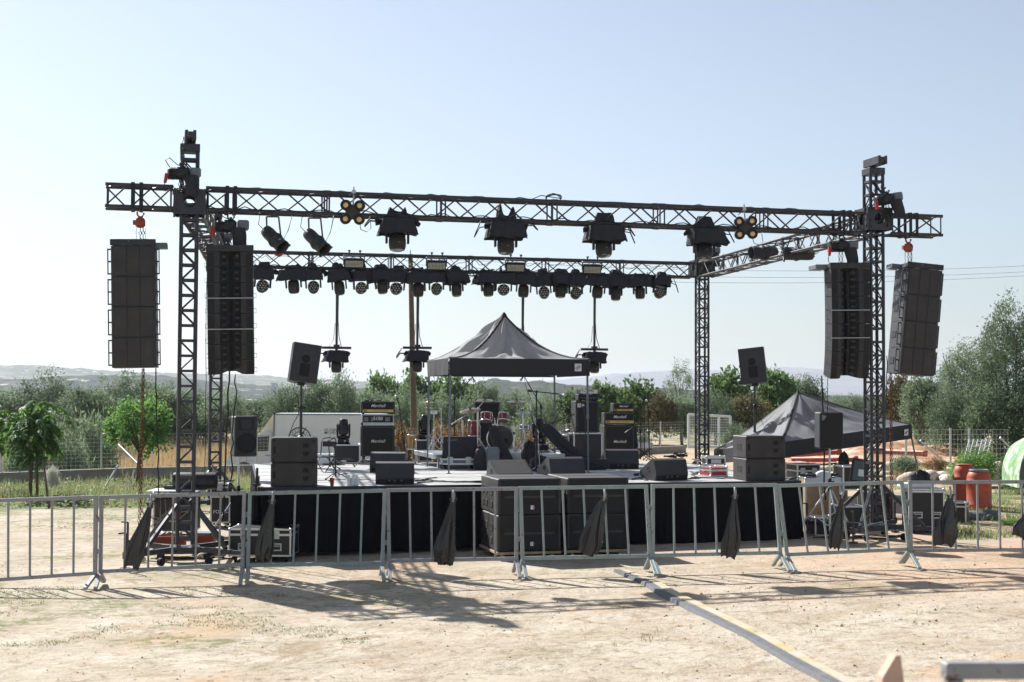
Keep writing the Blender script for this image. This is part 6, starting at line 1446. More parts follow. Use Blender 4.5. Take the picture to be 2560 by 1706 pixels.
m = MB(); m.box((p.x-.1, p.y+.3, zt+.04), (.5, .4, .07), ch=.008); single(m, 'flat_case', M_white, 'flat pale case lying on the large black road case', 'case', None, (p.x-.1, p.y+.3, zt+.04))
soft_bag('tool_bag', 'black tool bag with yellow zips lying behind the right barrier', 'bag', (p.x-.02, p.y+.35), zt+.08, .34, .24, .2, 6.6)
t, p, h_ = ground_case('small open-fronted black case with silver edges before the orange barrels', 2397, 1310, 36, 54, .4, R(-24), lid=.8)
t, p, h_ = ground_case('dark low case under the right tripod speaker', 2065, 1340, 56, 46, .4, R(4), lam=M_black)
# screen, hanging rucksack on a post, crate of pallets, small things
a, b = P(2126, 1208, 25.2), P(2164, 1147, 25.2); t = thing('leaning_lid', 'opened black case lid with pale inside and paper note by the right tower', 'case lid', ((a.x+b.x)/2, 25.2, a.z), R(-10)); w_, h_ = b.x-a.x, b.z-a.z
MT = RX(R(-12)) @ RY(R(8)); m = MB(); m.box((0, 0, h_/2), (w_+.04, .05, h_), MT, ch=.006); m.build('lid_shell', M_lam, t); m = MB(); m.box((0, -.028, h_/2), (w_-.05, .006, h_-.08), MT); m.build('lid_lining', M_canvas, t); m = MB(); m.box((.03, -.034, h_*.42), (.1, .004, .12), MT); m.build('paper_note', M_white, t)
f = G(2110, 1275, .06); t = thing('wooden_post', 'short stout wooden post behind the right tripod speaker, a rucksack hung on it', 'post', (f.x, f.y, 0)); zz = P(2110, 1150, f.y).z; m = MB(); m.box((0, 0, zz/2), (.13, .1, zz), ch=.01); m.build('post_shaft', M_ply, t)
soft_bag('rucksack', 'black rucksack hanging on the wooden post right of the stage', 'bag', (f.x-.02, f.y-.1), P(2108, 1166, f.y).z, 26*PXM(f.y), .16, 36*PXM(f.y), 5.1)
t = thing('wooden_pallet_stack', 'stack of pale wooden pallets behind the right stage corner', 'pallets', (*G(1984, 1235, .06).xy, .06), R(10)); f = t.location
for k in range(3):
    m = MB()
    for y in (0, .45, .9): m.box((0, y, .05+.16*k), (1.0, .09, .08))
    for i in range(6): m.box((-.45+.18*i, .45, .105+.16*k), (.1, .98, .02))
    m.box((0, -.05, .105+.16*k), (1.0, .02, .03)); m.build('pallet', M_plank, t)
t.scale = (1, 1, 1.6)
m = MB(); a = P(2082, 1155, 40); m.box((a.x, 40, a.z-.25), (1.2, .5, .9), RZ(.2)); single(m, 'dark_bin', M_greycase, 'dark grey bin far behind the right tripod speaker', 'bin', None, (a.x, 40, a.z-.25))
# ground cables and tools by the right tower
m = MB(); rr = random.Random(6)
for k in range(6):
    f = G(2080+24*k, 1345+rr.uniform(-6, 6), .06); m.path([(f.x+.12*i-.3, f.y+.12*math.sin(i*1.3+k), gz(f.x, f.y)+.012+rr.uniform(0, .012)) for i in range(8)], .011, 6)
single(m, 'ground_cable', M_cable, 'cables lying on the ground round the right tower base', 'cable', None, f)
m = MB(); rr = random.Random(16)
for k in range(5):
    f = G(430+26*k, 1400+rr.uniform(-5, 5), -.05); m.path([(f.x+.1*i-.3, f.y+.1*math.sin(i*1.2+k), gz(f.x, f.y)+.012+rr.uniform(0, .012)) for i in range(7)], .009, 6)
single(m, 'ground_cable', M_cable, 'cables lying on the ground round the left tower base', 'cable', None, f)
for px, py, lab in ((352, 1405, 'white stone on the ground by the left tower base'), (505, 1398, 'white stone right under the left tower beam'),):
    f = G(px, py, -.05); m = MB(); m.ball((f.x, f.y, f.z+.04), .06, n=10, m=7, sc=(1.2, .9, .8)); single(m, 'white_stone', M_rubble, lab, 'stone', 'white stones by the left tower', (f.x, f.y, f.z))
f = G(2450, 1302, .08); m = MB(); m.ball((f.x, f.y, f.z+.08), .2, n=14, m=8, sc=(1.7, .9, .5)); m.ball((f.x+.16, f.y-.02, f.z+.13), .13, n=12, m=7, sc=(1.3, .9, .6)); m.tube((f.x+.1, f.y-.22, f.z+.06), (f.x+.12, f.y-.17, f.z+.08), .06, n=14)
single(m, 'cloth_heap', M_canvas, 'dark heap of cloth on the grass before the orange barrels', 'cloth', None, (f.x, f.y, f.z))
# orange barrels
def barrel(label, px, py_b, py_t, w_px, open_top):
    q = G(px, py_b, .1); f = G(px, py_b, gz(q.x, q.y)); mp = PXM(f.y); r = w_px*mp/2; h = (py_b-py_t)*mp
    t = thing('plastic_barrel', label, 'barrel', (f.x, f.y, gz(f.x, f.y)), 0, 'orange red barrels'); m = MB()
    m.lathe([(r*.92, 0), (r, .04*h), (r, .1*h), (r*1.05, .12*h), (r*1.05, .15*h), (r, .17*h), (r*1.01, .5*h), (r, .64*h), (r*1.06, .66*h), (r*1.06, .7*h), (r*.99, .72*h), (r*.97, .82*h), (r*.86, .92*h), (r*.72, .955*h), (r*.7, .97*h)], 36, caps=False); m.build('barrel_wall', M_redor, t)
    m = MB()
    if open_top: m.lathe([(r*.74, .95*h), (r*.8, .955*h), (r*.8, 1.0*h), (r*.73, 1.01*h), (r*.7, 1.0*h), (r*.68, .8*h), (0, .8*h)], 32, caps=False); m.build('rim_ring', M_greycase, t)
    else: m.lathe([(r*.7, .965*h), (r*.76, .975*h), (r*.74, 1.0*h), (r*.3, .99*h), (0, .985*h)], 32); m.build('barrel_lid', M_redor, t)
    return t
barrel('orange red barrel with a dark open rim, the nearer of two', 2448, 1276, 1175, 60, True)
barrel('taller orange red barrel with a narrow closed top, behind the open one', 2411, 1264, 1161, 54, False)
# green net shelter at the right edge
f = G(2560, 1246, .1); mp = PXM(f.y); t = thing('net_shelter', 'dome shelter covered in green shade net at the right edge of the photo', 'shelter', (f.x, f.y, .08)); H = (1246-1092)*mp; W = 1.45
def shel(u, v):
    a_ = math.pi*(.02+.96*u); k = .92+.08*math.sin(a_*2); x = .78-W*.62*math.cos(a_)*k; z = H*math.sin(a_)**.62
    return (x+.02*noise.noise(Vector((u*9, v*5, 1))), 1.2*v+.03*noise.noise(Vector((u*7, v*6, 4))), z*(1-.04*math.sin(v*6)))
m = MB(); m.grid(shel, 40, 12); m.add([shel(i/40, 0) for i in range(41)], [tuple(range(41))]); m.build('net_cover', M_net, t)
m = MB(); pts = [shel(i/40, 0) for i in range(0, 22)]; m.path([Vector(p)+Vector((-.02, -.03, 0)) for p in pts], .03, 8)
vs = []; 
for i in range(0, 16): p = Vector(shel(i/40, 0)); vs += [p+Vector((-.02, -.05, 0)), p+Vector((.16+.0*i, -.05, -.02))]
m.add(vs, [(2*i, 2*i+2, 2*i+3, 2*i+1) for i in range(15)], True); m.build('canvas_edge', M_canvas, t)
# cable ramp across the dirt
LR = [(1531, 1431), (1603, 1463), (1648, 1494), (1765, 1553), (1860, 1602), (1950, 1656), (2040, 1706), (2105, 1746)]
RRp = [(1574, 1432), (1652, 1461), (1700, 1489), (1822, 1548), (1922, 1597), (2017, 1650), (2121, 1706), (2190, 1746)]
t = thing('cable_ramp', 'grey rubber cable ramp with a yellow lid strip crossing the dirt', 'cable ramp', G(1555, 1432, .02)); L = [G(x, y, .01) for x, y in LR]; Q = [G(x, y, .035) for x, y in RRp]
def rampstrip(name, u0, u1, z0, z1, mtl, skirt, seg=None):
    m = MB(); vs = []
    N_ = 40
    def lp(A, s): k = min(len(A)-2, int(s)); return A[k].lerp(A[k+1], s-k)
    for i in range(N_+1):
        s = (len(L)-1)*i/N_; a, b = lp(L, s), lp(Q, s); wob = .006*math.sin(i*1.9)
        for u, z in ((u0, 0.0 if skirt & 1 else z0-.02), (u0, z0) if not skirt & 1 else (u0+.12, z0), (u1, z1) if not skirt & 2 else (u1-.1, z1), (u1, 0.0 if skirt & 2 else z1-.02)):
            p = a.lerp(b, u+wob); vs.append((p.x, p.y, gz(p.x, p.y)+.012+z if z > 0 else gz(p.x, p.y)-.02))
    m.add(vs, [(4*i+k, 4*i+k+1, 4*i+k+5, 4*i+k+4) for i in range(N_) for k in range(3)]); m.add(vs[:4], [(0, 1, 2, 3)]); return m.build(name, mtl, t, world=True)
rampstrip('ramp_body', .0, 1.0, .026, .026, M_ramp, 3); rampstrip('lid_strip', .5, .95, .034, .034, M_yellow, 0)
# blurred things just in front of the camera platform
t = thing('metal_railing', 'out-of-focus grey metal railing in the bottom right corner', 'railing', (P(2375, 1680, 4.0).x, 4.0, 0)); a, b = P(2358, 1676, 4.0), P(2660, 1676, 4.05)
m = MB(); m.bar(a, b, .045, .045, ch=.004); m.build('rail', M_barr2, t, world=True)
m = MB(); m.bar((a.x+.03, a.y, 0), (a.x+.03, a.y, a.z-.0235), .045, ch=.004); m.build('post', M_barr2, t, world=True); m = MB(); m.bar((b.x-.03, b.y, 0), (b.x-.03, b.y, b.z-.0235), .045, ch=.004); m.build('post', M_barr2, t, world=True)
t = thing('wooden_stake', 'out-of-focus pale wooden stake with a slanted tip beside the grey railing', 'stake', (P(2225, 1680, 4.3).x, 4.3, 0)); a = P(2196, 1700, 4.3); b = P(2252, 1638, 4.3); c = P(2260, 1700, 4.3); m = MB()
vs = []
for y in (4.3, 4.36): vs += [(a.x-.004, y, 0), (c.x-.004, y, 0), (c.x, y, c.z), (b.x, y, b.z), (b.x-.015, y, b.z-.002), (a.x+.012, y, a.z+.005)]
m.add(vs, [(0, 1, 2, 3, 4, 5), (11, 10, 9, 8, 7, 6)]+[(i+6, (i+1) % 6+6, (i+1) % 6, i) for i in range(6)]); m.build('stake_shaft', M_plank, t, world=True)
# ------------------------------------------------------------------ ground and land
ys = []; y = -7.0
while y < 3000: ys.append(y); y += max(.16, .012*abs(y)) if y > 5 else .9
us = [(-1+2*i/230) for i in range(231)]; us = [math.copysign(abs(u)**1.35, u) for u in us]
m = MB(); vs = [(u*(16+.8*max(0, y)), y, 0) for y in ys for u in us]; vs = [(a, b, terrain(a, b)) for a, b, _ in vs]; n = len(us)
m.add(vs, [(j*n+i, j*n+i+1, (j+1)*n+i+1, (j+1)*n+i) for j in range(len(ys)-1) for i in range(n-1)], True)
def ground_mat():
    g = bpy.data.materials.new('dry_dirt_ground'); g.use_nodes = True; nt = g.node_tree; N = nt.nodes; L = nt.links; b = N['Principled BSDF']; b.inputs['Roughness'].default_value = .95; b.inputs['Specular IOR Level'].default_value = .15
    tc = N.new('ShaderNodeTexCoord'); sep = N.new('ShaderNodeSeparateXYZ'); L.new(tc.outputs['Object'], sep.inputs[0])
    def nz(sc, det=6, ro=.6, dist=0):
        n = N.new('ShaderNodeTexNoise'); n.inputs['Scale'].default_value = sc; n.inputs['Detail'].default_value = det; n.inputs['Roughness'].default_value = ro; n.inputs['Distortion'].default_value = dist; L.new(tc.outputs['Object'], n.inputs['Vector']); return n.outputs[0]
    def rng(s, a, b_, c=0, d=1):
        r = N.new('ShaderNodeMapRange'); r.interpolation_type = 'SMOOTHSTEP'; r.inputs[1].default_value = a; r.inputs[2].default_value = b_; r.inputs[3].default_value = c; r.inputs[4].default_value = d; L.new(s, r.inputs[0]); return r.outputs[0]
    def mul(a, b_):
        x = N.new('ShaderNodeMath'); x.operation = 'MULTIPLY'; L.new(a, x.inputs[0])
        if isinstance(b_, float): x.inputs[1].default_value = b_
        else: L.new(b_, x.inputs[1])
        return x.outputs[0]
    def mix(f, a, c):
        x = N.new('ShaderNodeMix'); x.data_type = 'RGBA'; L.new(f, x.inputs[0])
        if isinstance(a, tuple): x.inputs[6].default_value = (*a, 1)
        else: L.new(a, x.inputs[6])
        if isinstance(c, tuple): x.inputs[7].default_value = (*c, 1)
        else: L.new(c, x.inputs[7])
        return x.outputs[2]
    big = nz(.22); mid = nz(.9, 8, .65); fine = nz(7, 8, .7); vf = nz(45, 4, .7)
    col = mix(rng(mid, .35, .68), (.43, .365, .275), (.545, .485, .395))
    col = mix(mul(rng(fine, .48, .72), .75), col, (.34, .245, .16))
    col = mix(mul(rng(nz(3.1, 8, .75, .6), .53, .66), .8), col, (.31, .225, .14))
    col = mix(mul(rng(nz(1.3, 8, .8, 1.2), .57, .66), .6), col, (.27, .2, .12))
    col = mix(mul(mul(rng(vf, .55, .63), rng(nz(1.7, 6, .7), .42, .6)), .9), col, (.2, .14, .085))
    col = mix(mul(rng(nz(.75, 8, .78, .8), .53, .62), .75), col, (.30, .23, .15))
    col = mix(mul(mul(rng(nz(.62, 9, .8, .4), .54, .62), rng(fine, .4, .6)), .7), col, (.22, .2, .12))
    col = mix(mul(rng(nz(17, 5, .7, .5), .6, .68), .75), col, (.25, .18, .11))
    col = mix(mul(rng(nz(.28, 6, .7, 1.0), .56, .64), .5), col, (.50, .33, .2))
    # redder soil: round the barriers on the right, and in broad patches
    redm = mul(rng(sep.outputs[0], 1.0, 6.0), mul(rng(sep.outputs[1], 14.5, 18.2), rng(sep.outputs[1], 60, 22)))
    red = mix(rng(fine, .3, .7), (.46, .27, .165), (.56, .38, .26))
    col = mix(mul(mul(redm, rng(mid, .36, .6)), .75), col, red)
    col = mix(mul(rng(nz(.35, 5, .6), .56, .7), .55), col, red)
    # thin grass where it grows
    gm = mul(rng(nz(.42, 8, .72), .5, .6), mul(rng(fine, .4, .58), .85)); gcol = mix(rng(vf, .3, .7), (.085, .13, .035), (.19, .21, .08))
    gx = mul(rng(sep.outputs[0], 1.5, -4.5), rng(sep.outputs[1], 10, 14.5))
    col = mix(mul(gm, gx), col, gcol)
    gl = mul(rng(sep.outputs[1], 27, 31), rng(sep.outputs[0], 1, -3)); col = mix(mul(gl, rng(nz(.5, 6, .7), .36, .5)), col, gcol)
    gr = mul(rng(sep.outputs[1], 23, 26), rng(sep.outputs[0], 7.2, 8.6)); col = mix(mul(gr, rng(nz(.6, 6, .7), .42, .58)), col, gcol)
    # dry field behind the wall, scrub farther out
    far = rng(sep.outputs[1], 44, 50); dry = mix(rng(mid, .35, .65), (.42, .29, .15), (.52, .40, .23)); lf = mul(far, rng(sep.outputs[0], 9, 3)); col = mix(lf, col, dry)
    scr = mix(rng(nz(.05, 8, .7), .42, .6), (.06, .085, .035), (.24, .2, .12)); col = mix(rng(sep.outputs[1], 95, 150), col, scr)
    L.new(col, b.inputs['Base Color'])
    bp = N.new('ShaderNodeBump'); bp.inputs['Strength'].default_value = .7; bp.inputs['Distance'].default_value = .04
    ad = N.new('ShaderNodeMath'); ad.operation = 'ADD'; L.new(fine, ad.inputs[0]); L.new(mul(nz(2.6, 7, .7, .4), 2.2), ad.inputs[1]); L.new(ad.outputs[0], bp.inputs['Height']); L.new(bp.outputs[0], b.inputs['Normal']); return g
struct(m, 'ground', ground_mat())
def plain(name, c1, c2, sc, rough=.95, bump=0, c3=None, sc3=1):
    g = mat(name, c1, rough, 0, .3, sc, bump, sc*3, .1, dirt=(c2, sc*1.7, .5, .14), chips=(c3, sc3, .62, .05) if c3 else None); return g
M_hillA = plain('pale_scrub_hillside', (.07, .085, .04), (.2, .17, .11), .008, c3=(.62, .57, .5), sc3=.055)
M_hillB = plain('dark_scrub_hillside', (.022, .032, .02), (.06, .065, .04), .016, c3=(.5, .46, .4), sc3=.05)
M_hillC = plain('wooded_hillside', (.022, .032, .02), (.075, .078, .048), .09, c3=(.2, .17, .11), sc3=.03)
M_mount = plain('distant_rock', (.16, .15, .14), (.22, .2, .18), .002)
M_sea = mat('sea_water', (.03, .08, .13), .25, 0, .1, .01, .1, .1)
def ridge(name, mtl, Y, crest, back, base_z, rough, front, seed, nx=320, fz=.02):
    """a long hill: crest given by measured points at distance Y"""
    pts = [P(px, py, Y) for px, py in crest]; x0, x1 = pts[0].x, pts[-1].x; m = MB()
    def cz(x):
        for a, b in zip(pts, pts[1:]):
            if x <= b.x: return a.z+(b.z-a.z)*smooth(0, 1, (x-a.x)/max(1e-6, b.x-a.x))
        return pts[-1].z
    prof = [(-front, 0.0), (-front*.7, .18), (-front*.45, .42), (-front*.25, .68), (-front*.1, .9), (0, 1.0), (back*.3, .8), (back, .0)]
    prof2 = []
    for (a, u), (b, v) in zip(prof, prof[1:]):
        for i in range(4): t = i/4; prof2.append((a+(b-a)*t, u+(v-u)*t))
    prof2.append(prof[-1]); vs = []
    for dy, f in prof2:
        for i in range(nx+1):
            x = x0+(x1-x0)*i/nx; s = (Y+dy)/Y; xx = x*s; h = cz(x)-base_z
            nz_ = noise.fractal(Vector((xx*fz*.25+seed, (Y+dy)*fz*.25, seed)), .6, 2.1, 6)*rough*(.35+.65*f) + abs(noise.noise(Vector((xx*fz*2.2+seed, (Y+dy)*fz*2.2, 0))))*rough*.5*f
            vs.append((xx, Y+dy, base_z+h*f+nz_*(1 if f > 0 else 0)))
    n = nx+1; m.add(vs, [(j*n+i, j*n+i+1, (j+1)*n+i+1, (j+1)*n+i) for j in range(len(prof2)-1) for i in range(nx)], True)
    struct(m, name, mtl)
ridge('far_hills', M_hillA, 2900, [(-900, 910), (-200, 914), (60, 919), (200, 922), (380, 928), (520, 932), (640, 940), (760, 950), (900, 957), (1060, 962), (1200, 975), (1320, 1000)], 600, -6, 7, 1100, 1, 420, .012)
ridge('near_hills', M_hillB, 1250, [(-900, 944), (-200, 948), (40, 950), (160, 945), (260, 948), (420, 950), (560, 958), (700, 966), (860, 974), (1000, 982), (1140, 992), (1240, 1004)], 300, -6, 3.2, 500, 2, 420, .03)
ridge('wooded_hill', M_hillC, 900, [(1100, 1000), (1160, 975), (1205, 957), (1240, 951), (1275, 956), (1310, 955), (1345, 951), (1385, 957), (1430, 964), (1500, 970), (1580, 974), (1680, 979), (1800, 984), (2000, 990), (2200, 992), (2500, 990), (3000, 985)], 200, -6, 2.0, 380, 3, 420, .06)
ridge('mountains', M_mount, 5600, [(1100, 985), (1400, 950), (1500, 938), (1600, 930), (1690, 926), (1760, 922), (1830, 926), (1900, 924), (1950, 919), (2000, 927), (2100, 932), (2200, 945), (2350, 965), (2500, 985)], 900, -9, 26, 1200, 4, 300, .003)
m = MB(); m.add([(-9000, 2500, -7.6), (9000, 2500, -7.6), (9000, 9500, -7.6), (-9000, 9500, -7.6)], [(0, 1, 2, 3)]); struct(m, 'sea', M_sea)
# concrete wall with a wire fence on the left
def wall_obj(name, label, pts, h, th, seed):
    t = MB(); rr = random.Random(seed)
    for (x0, y0), (x1, y1) in zip(pts, pts[1:]):
        L = math.hypot(x1-x0, y1-y0); n = max(2, int(L/1.5)); e = Vector((x1-x0, y1-y0)).normalized(); nn = Vector((e.y, -e.x))*th/2; vs = []
        for i in range(n+1):
            p = Vector((x0, y0)).lerp(Vector((x1, y1)), i/n); zt = h+rr.uniform(-.015, .015); zb = -1.2
            vs += [(p.x+nn.x, p.y+nn.y, zb), (p.x+nn.x, p.y+nn.y, gz(p.x, p.y)*.6+zt), (p.x-nn.x, p.y-nn.y, gz(p.x, p.y)*.6+zt), (p.x-nn.x, p.y-nn.y, zb)]
        t.add(vs, [(4*i+k, 4*i+4+k, 4*i+4+(k+1) % 4, 4*i+(k+1) % 4) for i in range(n) for k in range(3)]); t.add(vs[:4], [(0, 1, 2, 3)]); t.add(vs[-4:], [(3, 2, 1, 0)])
    return single(t, name, M_conc, label, 'wall')
wall_obj('concrete_wall', 'low rough grey concrete wall running behind the green weeds and the white truck side', WALL[:4], .30, .2, 1)
def wire_fence(label, pts, zf, h, sx, sz, rw, post_every, mtl, rpost=.025, braces=()):
    p0 = pts[0]; t = thing('wire_fence', label, 'fence', (p0[0], p0[1], zf(*p0)), 0, 'wire fences'); m = MB()
    for (x0, y0), (x1, y1) in zip(pts, pts[1:]):
        L = math.hypot(x1-x0, y1-y0); a, b = Vector((x0, y0, zf(x0, y0))), Vector((x1, y1, zf(x1, y1)))
        for j in range(int(h/sz)+1): m.tube(a+Vector((0, 0, .06+j*sz)), b+Vector((0, 0, .06+j*sz)), rw, n=4, caps=False)
        for i in range(int(L/sx)+1): p = a.lerp(b, i*sx/L); m.tube(p+Vector((0, 0, .05)), p+Vector((0, 0, h)), rw*.8, n=4, caps=False)
    m.build('wire_mesh', mtl, t, world=True)
    for (x0, y0), (x1, y1) in zip(pts, pts[1:]):
        L = math.hypot(x1-x0, y1-y0); a, b = Vector((x0, y0, zf(x0, y0))), Vector((x1, y1, zf(x1, y1)))
        for i in range(int(L/post_every)+1): p = a.lerp(b, i*post_every/L); m = MB(); m.tube(p-Vector((0, 0, .2)), p+Vector((0, 0, h+.05)), rpost, n=8); m.build('post', mtl, t, world=True)
    for a, b in braces: m = MB(); m.tube(a, b, rpost*.8, n=8); m.build('brace', mtl, t, world=True)
    return t
wire_fence('thin wire mesh fence on the low concrete wall before the white truck', [(x, y+.16) for x, y in WALL[1:4]], lambda x, y: gz(x, y)*.6+.25, .95, .12, .1, .0028, 2.6, M_galv)
fz_ = lambda x, y: terrain(x, y)
fp = [G(2150, 1178, .05), G(2297, 1185, .1), G(2418, 1186, .1), G(2493, 1190, .1), G(2640, 1196, .1)]
wire_fence('pale wire fence with grey posts before the big olive trees on the right', [(p.x, 41.5+.15*(i-1)) for i, p in enumerate(fp)], fz_, 1.18, .12, .14, .0042, 1.36, M_galv, .034, [(Vector((P(2500, 1090, 41.5).x, 41.5, 1.1)), Vector((P(2545, 1130, 41.5).x, 41.6, .6))), (Vector((P(2300, 1090, 41.5).x, 41.5, 1.0)), Vector((P(2370, 1150, 41.5).x, 41.6, .3)))])
# white goal frame with netting behind the rear right tower
t = thing('goal_frame', 'white metal goal panel with a wire grid behind the rear right tower', 'goal', (P(1720, 1120, 58).x, 58, terrain(8, 58))); a, b = P(1721, 1036, 58), P(1826, 1042, 58); za = terrain(a.x, 58)+.05
m = MB()
for p, q in ((a, b), (a, Vector((a.x, 58, za))), (b, Vector((b.x, 58, za))), (a.lerp(b, .73), Vector((a.lerp(b, .73).x, 58, za)))): m.tube(p, q, .05, n=10)
m.tube(b, Vector((b.x+.25, 59.2, za)), .04, n=8); m.tube(Vector((a.x, 58, za+.08)), Vector((b.x, 58, za+.08)), .04, n=8); m.build('frame_tube', M_white, t, world=True)
m = MB()
for i in range(1, 13): z = za+(a.z-za)*i/13; m.tube((a.x, 58, z), (b.x, 58, z), .012, n=4, caps=False)
for i in range(1, 20): x = a.x+(b.x-a.x)*i/20; m.tube((x, 58.02, za), (x, 58.02, b.z), .007, n=4, caps=False)
m.build('wire_grid', M_galv, t, world=True)
# utility pole and wires
a = P(1039, 1110, 47); zt = P(1026, 636, 47); t = thing('utility_pole', 'weathered wooden utility pole leaning a little behind the rear truss', 'pole', (a.x, 47, -1.6)); m = MB(); m.tube((a.x+.02, 47, -1.6), (zt.x, 47, zt.z), .12, .075, n=14); m.build('pole_shaft', M_pole, t, world=True)
m = MB(); m.bar((zt.x-.16, 46.9, zt.z-.5), (zt.x+.16, 46.9, zt.z-.5), .08, .08)
for k in (0, .25, .5): m.tube((zt.x, 46.88, zt.z-.1-k), (zt.x, 46.8, zt.z-.1-k), .03, n=8)
m.tube((zt.x, 47, zt.z), (zt.x, 47, zt.z+.14), .02); m.build('insulator_bracket', M_galv, t, world=True)
for i, (py0, py1, pyr) in enumerate(((640, 640, 642), (650, 655, 656), (655, 662, 664))):
    A = Vector((zt.x, 46.8, zt.z-.1-.25*i)); Bp = P(2900, pyr, 60); m = MB(); pts = []
    for k in range(41): u = k/40; p = A.lerp(Bp, u); p.z -= 1.2*4*u*(1-u)*.45; pts.append(p)
    m.path(pts, .0055, 5); single(m, 'power_line', M_cable, ('uppermost', 'middle', 'lowest')[i]+' thin power line running right from the wooden utility pole', 'power line', 'power lines', A)
# white box truck below the wall
TY = 61.0; TZ = -1.5; t = thing('box_truck', 'white box truck with a round logo, parked beyond the low wall on the left', 'truck', (P(684, 1100, TY).x, TY, TZ))
xb0, xb1 = 0.0, P(958, 1100, TY).x-P(684, 1100, TY).x; top = P(684, 1034, TY).z-TZ
m = MB(); m.box(((xb0+xb1)/2, 1.05, (top+.85)/2), (xb1-xb0, 2.1, top-.85), ch=.03); bx = m.build('cargo_box', M_truck, t)
m = MB()
for x in (xb0+.02, xb1-.02): m.bar((x, -.012, .85), (x, -.012, top), .07, .03)
m.bar((xb0, -.012, top-.03), (xb1, -.012, top-.03), .03, .06); m.bar((xb0, -.012, .88), (xb1, -.012, .88), .03, .08); m.build('edge_profile', M_greycase, bx)
cabp = [(-.06, .45), (-.06, 2.06), (-.28, 2.1), (-.5, 2.06), (-.72, 1.92), (-1.28, 1.28), (-1.9, 1.08), (-2.02, .9), (-2.04, .45)]
m = MB(); n = len(cabp); vs = [(p[0], .08, p[1]) for p in cabp]+[(p[0], 2.0, p[1]) for p in cabp]; m.add(vs, [(i, (i+1) % n, n+(i+1) % n, n+i) for i in range(n)]+[tuple(reversed(range(n))), tuple(range(n, 2*n))]); cb = m.build('cab', M_truck, t)
m = MB(); vs = [(-.06, .25, 2.08), (-.5, .3, 2.07), (-.72, .3, 1.95), (-.08, .3, top-.05), (-.06, 1.8, 2.08), (-.5, 1.75, 2.07), (-.72, 1.75, 1.95), (-.08, 1.75, top-.05)]; m.add(vs, [(0, 1, 2, 3), (7, 6, 5, 4), (3, 2, 6, 7), (0, 3, 7, 4), (2, 1, 5, 6)]); m.build('wind_deflector', M_cream, t)
m = MB(); wv = [(-.2, 1.94), (-.74, 1.9), (-1.13, 1.42), (-1.1, 1.27), (-.24, 1.3)]; vs = [(x, .074, z) for x, z in wv]+[(x, .09, z) for x, z in wv]; m.add(vs, [tuple(reversed(range(5))), tuple(range(5, 10))]+[(i, (i+1) % 5, 5+(i+1) % 5, 5+i) for i in range(5)]); m.build('side_window', M_glass, cb)
m = MB(); m.add([(-.74, .16, 1.9), (-1.27, .16, 1.3), (-1.27, 1.92, 1.3), (-.74, 1.92, 1.9)], [(0, 1, 2, 3)], M=T(-.012, 0, .012)); m.build('windscreen', M_glass, cb)
m = MB(); m.bar((-.1, .07, 1.98), (-.1, .07, .55), .008, .022); m.bar((-1.16, .07, 1.4), (-1.16, .07, .75), .008, .022); m.bar((-.1, .07, 1.99), (-.7, .07, 1.97), .008, .02); m.bar((-.04, .09, .5), (-.04, .09, 2.05), .03, .05); m.bar((-.1, .07, .62), (-.8, .07, .62), .008, .03); m.bar((-.36, .062, 1.12), (-.14, .062, 1.12), .02, .035); m.build('door_seam', M_greycase, cb)
m = MB(); m.box((-1.12, -.06, 1.42), (.08, .2, .28), ch=.03); m.build('wing_mirror', M_black, cb)
m = MB(); m.box((-1.42, .07, .98), (.12, .02, .05), ch=.01); m.build('side_indicator', M_amber, cb)
m = MB(); m.box((-1.0, 1.05, .42), (2.1, 1.9, .12)); m.box((xb1/2, 1.05, .68), (xb1, .9, .22)); m.build('chassis', M_black, t)
for x in (-1.28, xb1-1.2):
    for y in (.2, 1.9):
        m = MB(); m.lathe([(.2, -.11), (.33, -.1), (.36, -.06), (.36, .06), (.33, .1), (.2, .11)], 24, T(x, y, .36) @ RX(R(90))); wl = m.build('wheel', M_rubber, t); m = MB(); m.lathe([(0, .1), (.17, .09), (.2, .1)], 18, T(x, y, .36) @ RX(R(90))); m.build('rim', M_galv, wl)
m = MB(); n = 20; vs = []
for i in range(n+1): a_ = math.pi*i/n; vs += [(-1.28+.43*math.cos(a_), .066, .4+.43*math.sin(a_)), (-1.28+.43*math.cos(a_), .4, .4+.43*math.sin(a_))]
m.add(vs+[(-1.28, .0665, .4)], [(2*i, 2*i+2, 2*n+2) for i in range(n)]); m.build('wheel_arch', M_black, cb)
lx = P(749, 1097, TY).x-t.location.x; lz = P(749, 1097, TY).z-TZ
m = MB()
for r_, w_ in ((.47, .055), (.29, .035)): m.path([(lx+r_*math.cos(R(q)), -.006, lz+r_*math.sin(R(q))) for q in range(0, 365, 8)], w_*.5, 5)
for q, l in ((60, .62), (150, .3), (240, .62), (330, .3)):
    c, s = math.cos(R(q)), math.sin(R(q)); m.add([(lx+l*c, -.008, lz+l*s), (lx-.06*s, -.008, lz+.06*c), (lx+.06*s, -.008, lz-.06*c)], [(0, 1, 2)])
for q in range(20, 160, 20):
    if q not in (60, 80): m.box((lx+.38*math.cos(R(q)), -.006, lz+.38*math.sin(R(q))), (.03, .006, .07), None)
m.build('round_logo', M_ink, bx)
m = MB(); tx = P(810, 1076, TY).x-t.location.x
for body, py in (('IOANN', 1075.5), ('MAVRO', 1082.5)): textmesh(m, body, .165, facing(tx, -.006, P(810, py, TY).z-TZ), .25, .002, 'LEFT', .001)
m.build('side_lettering', M_ink, bx)

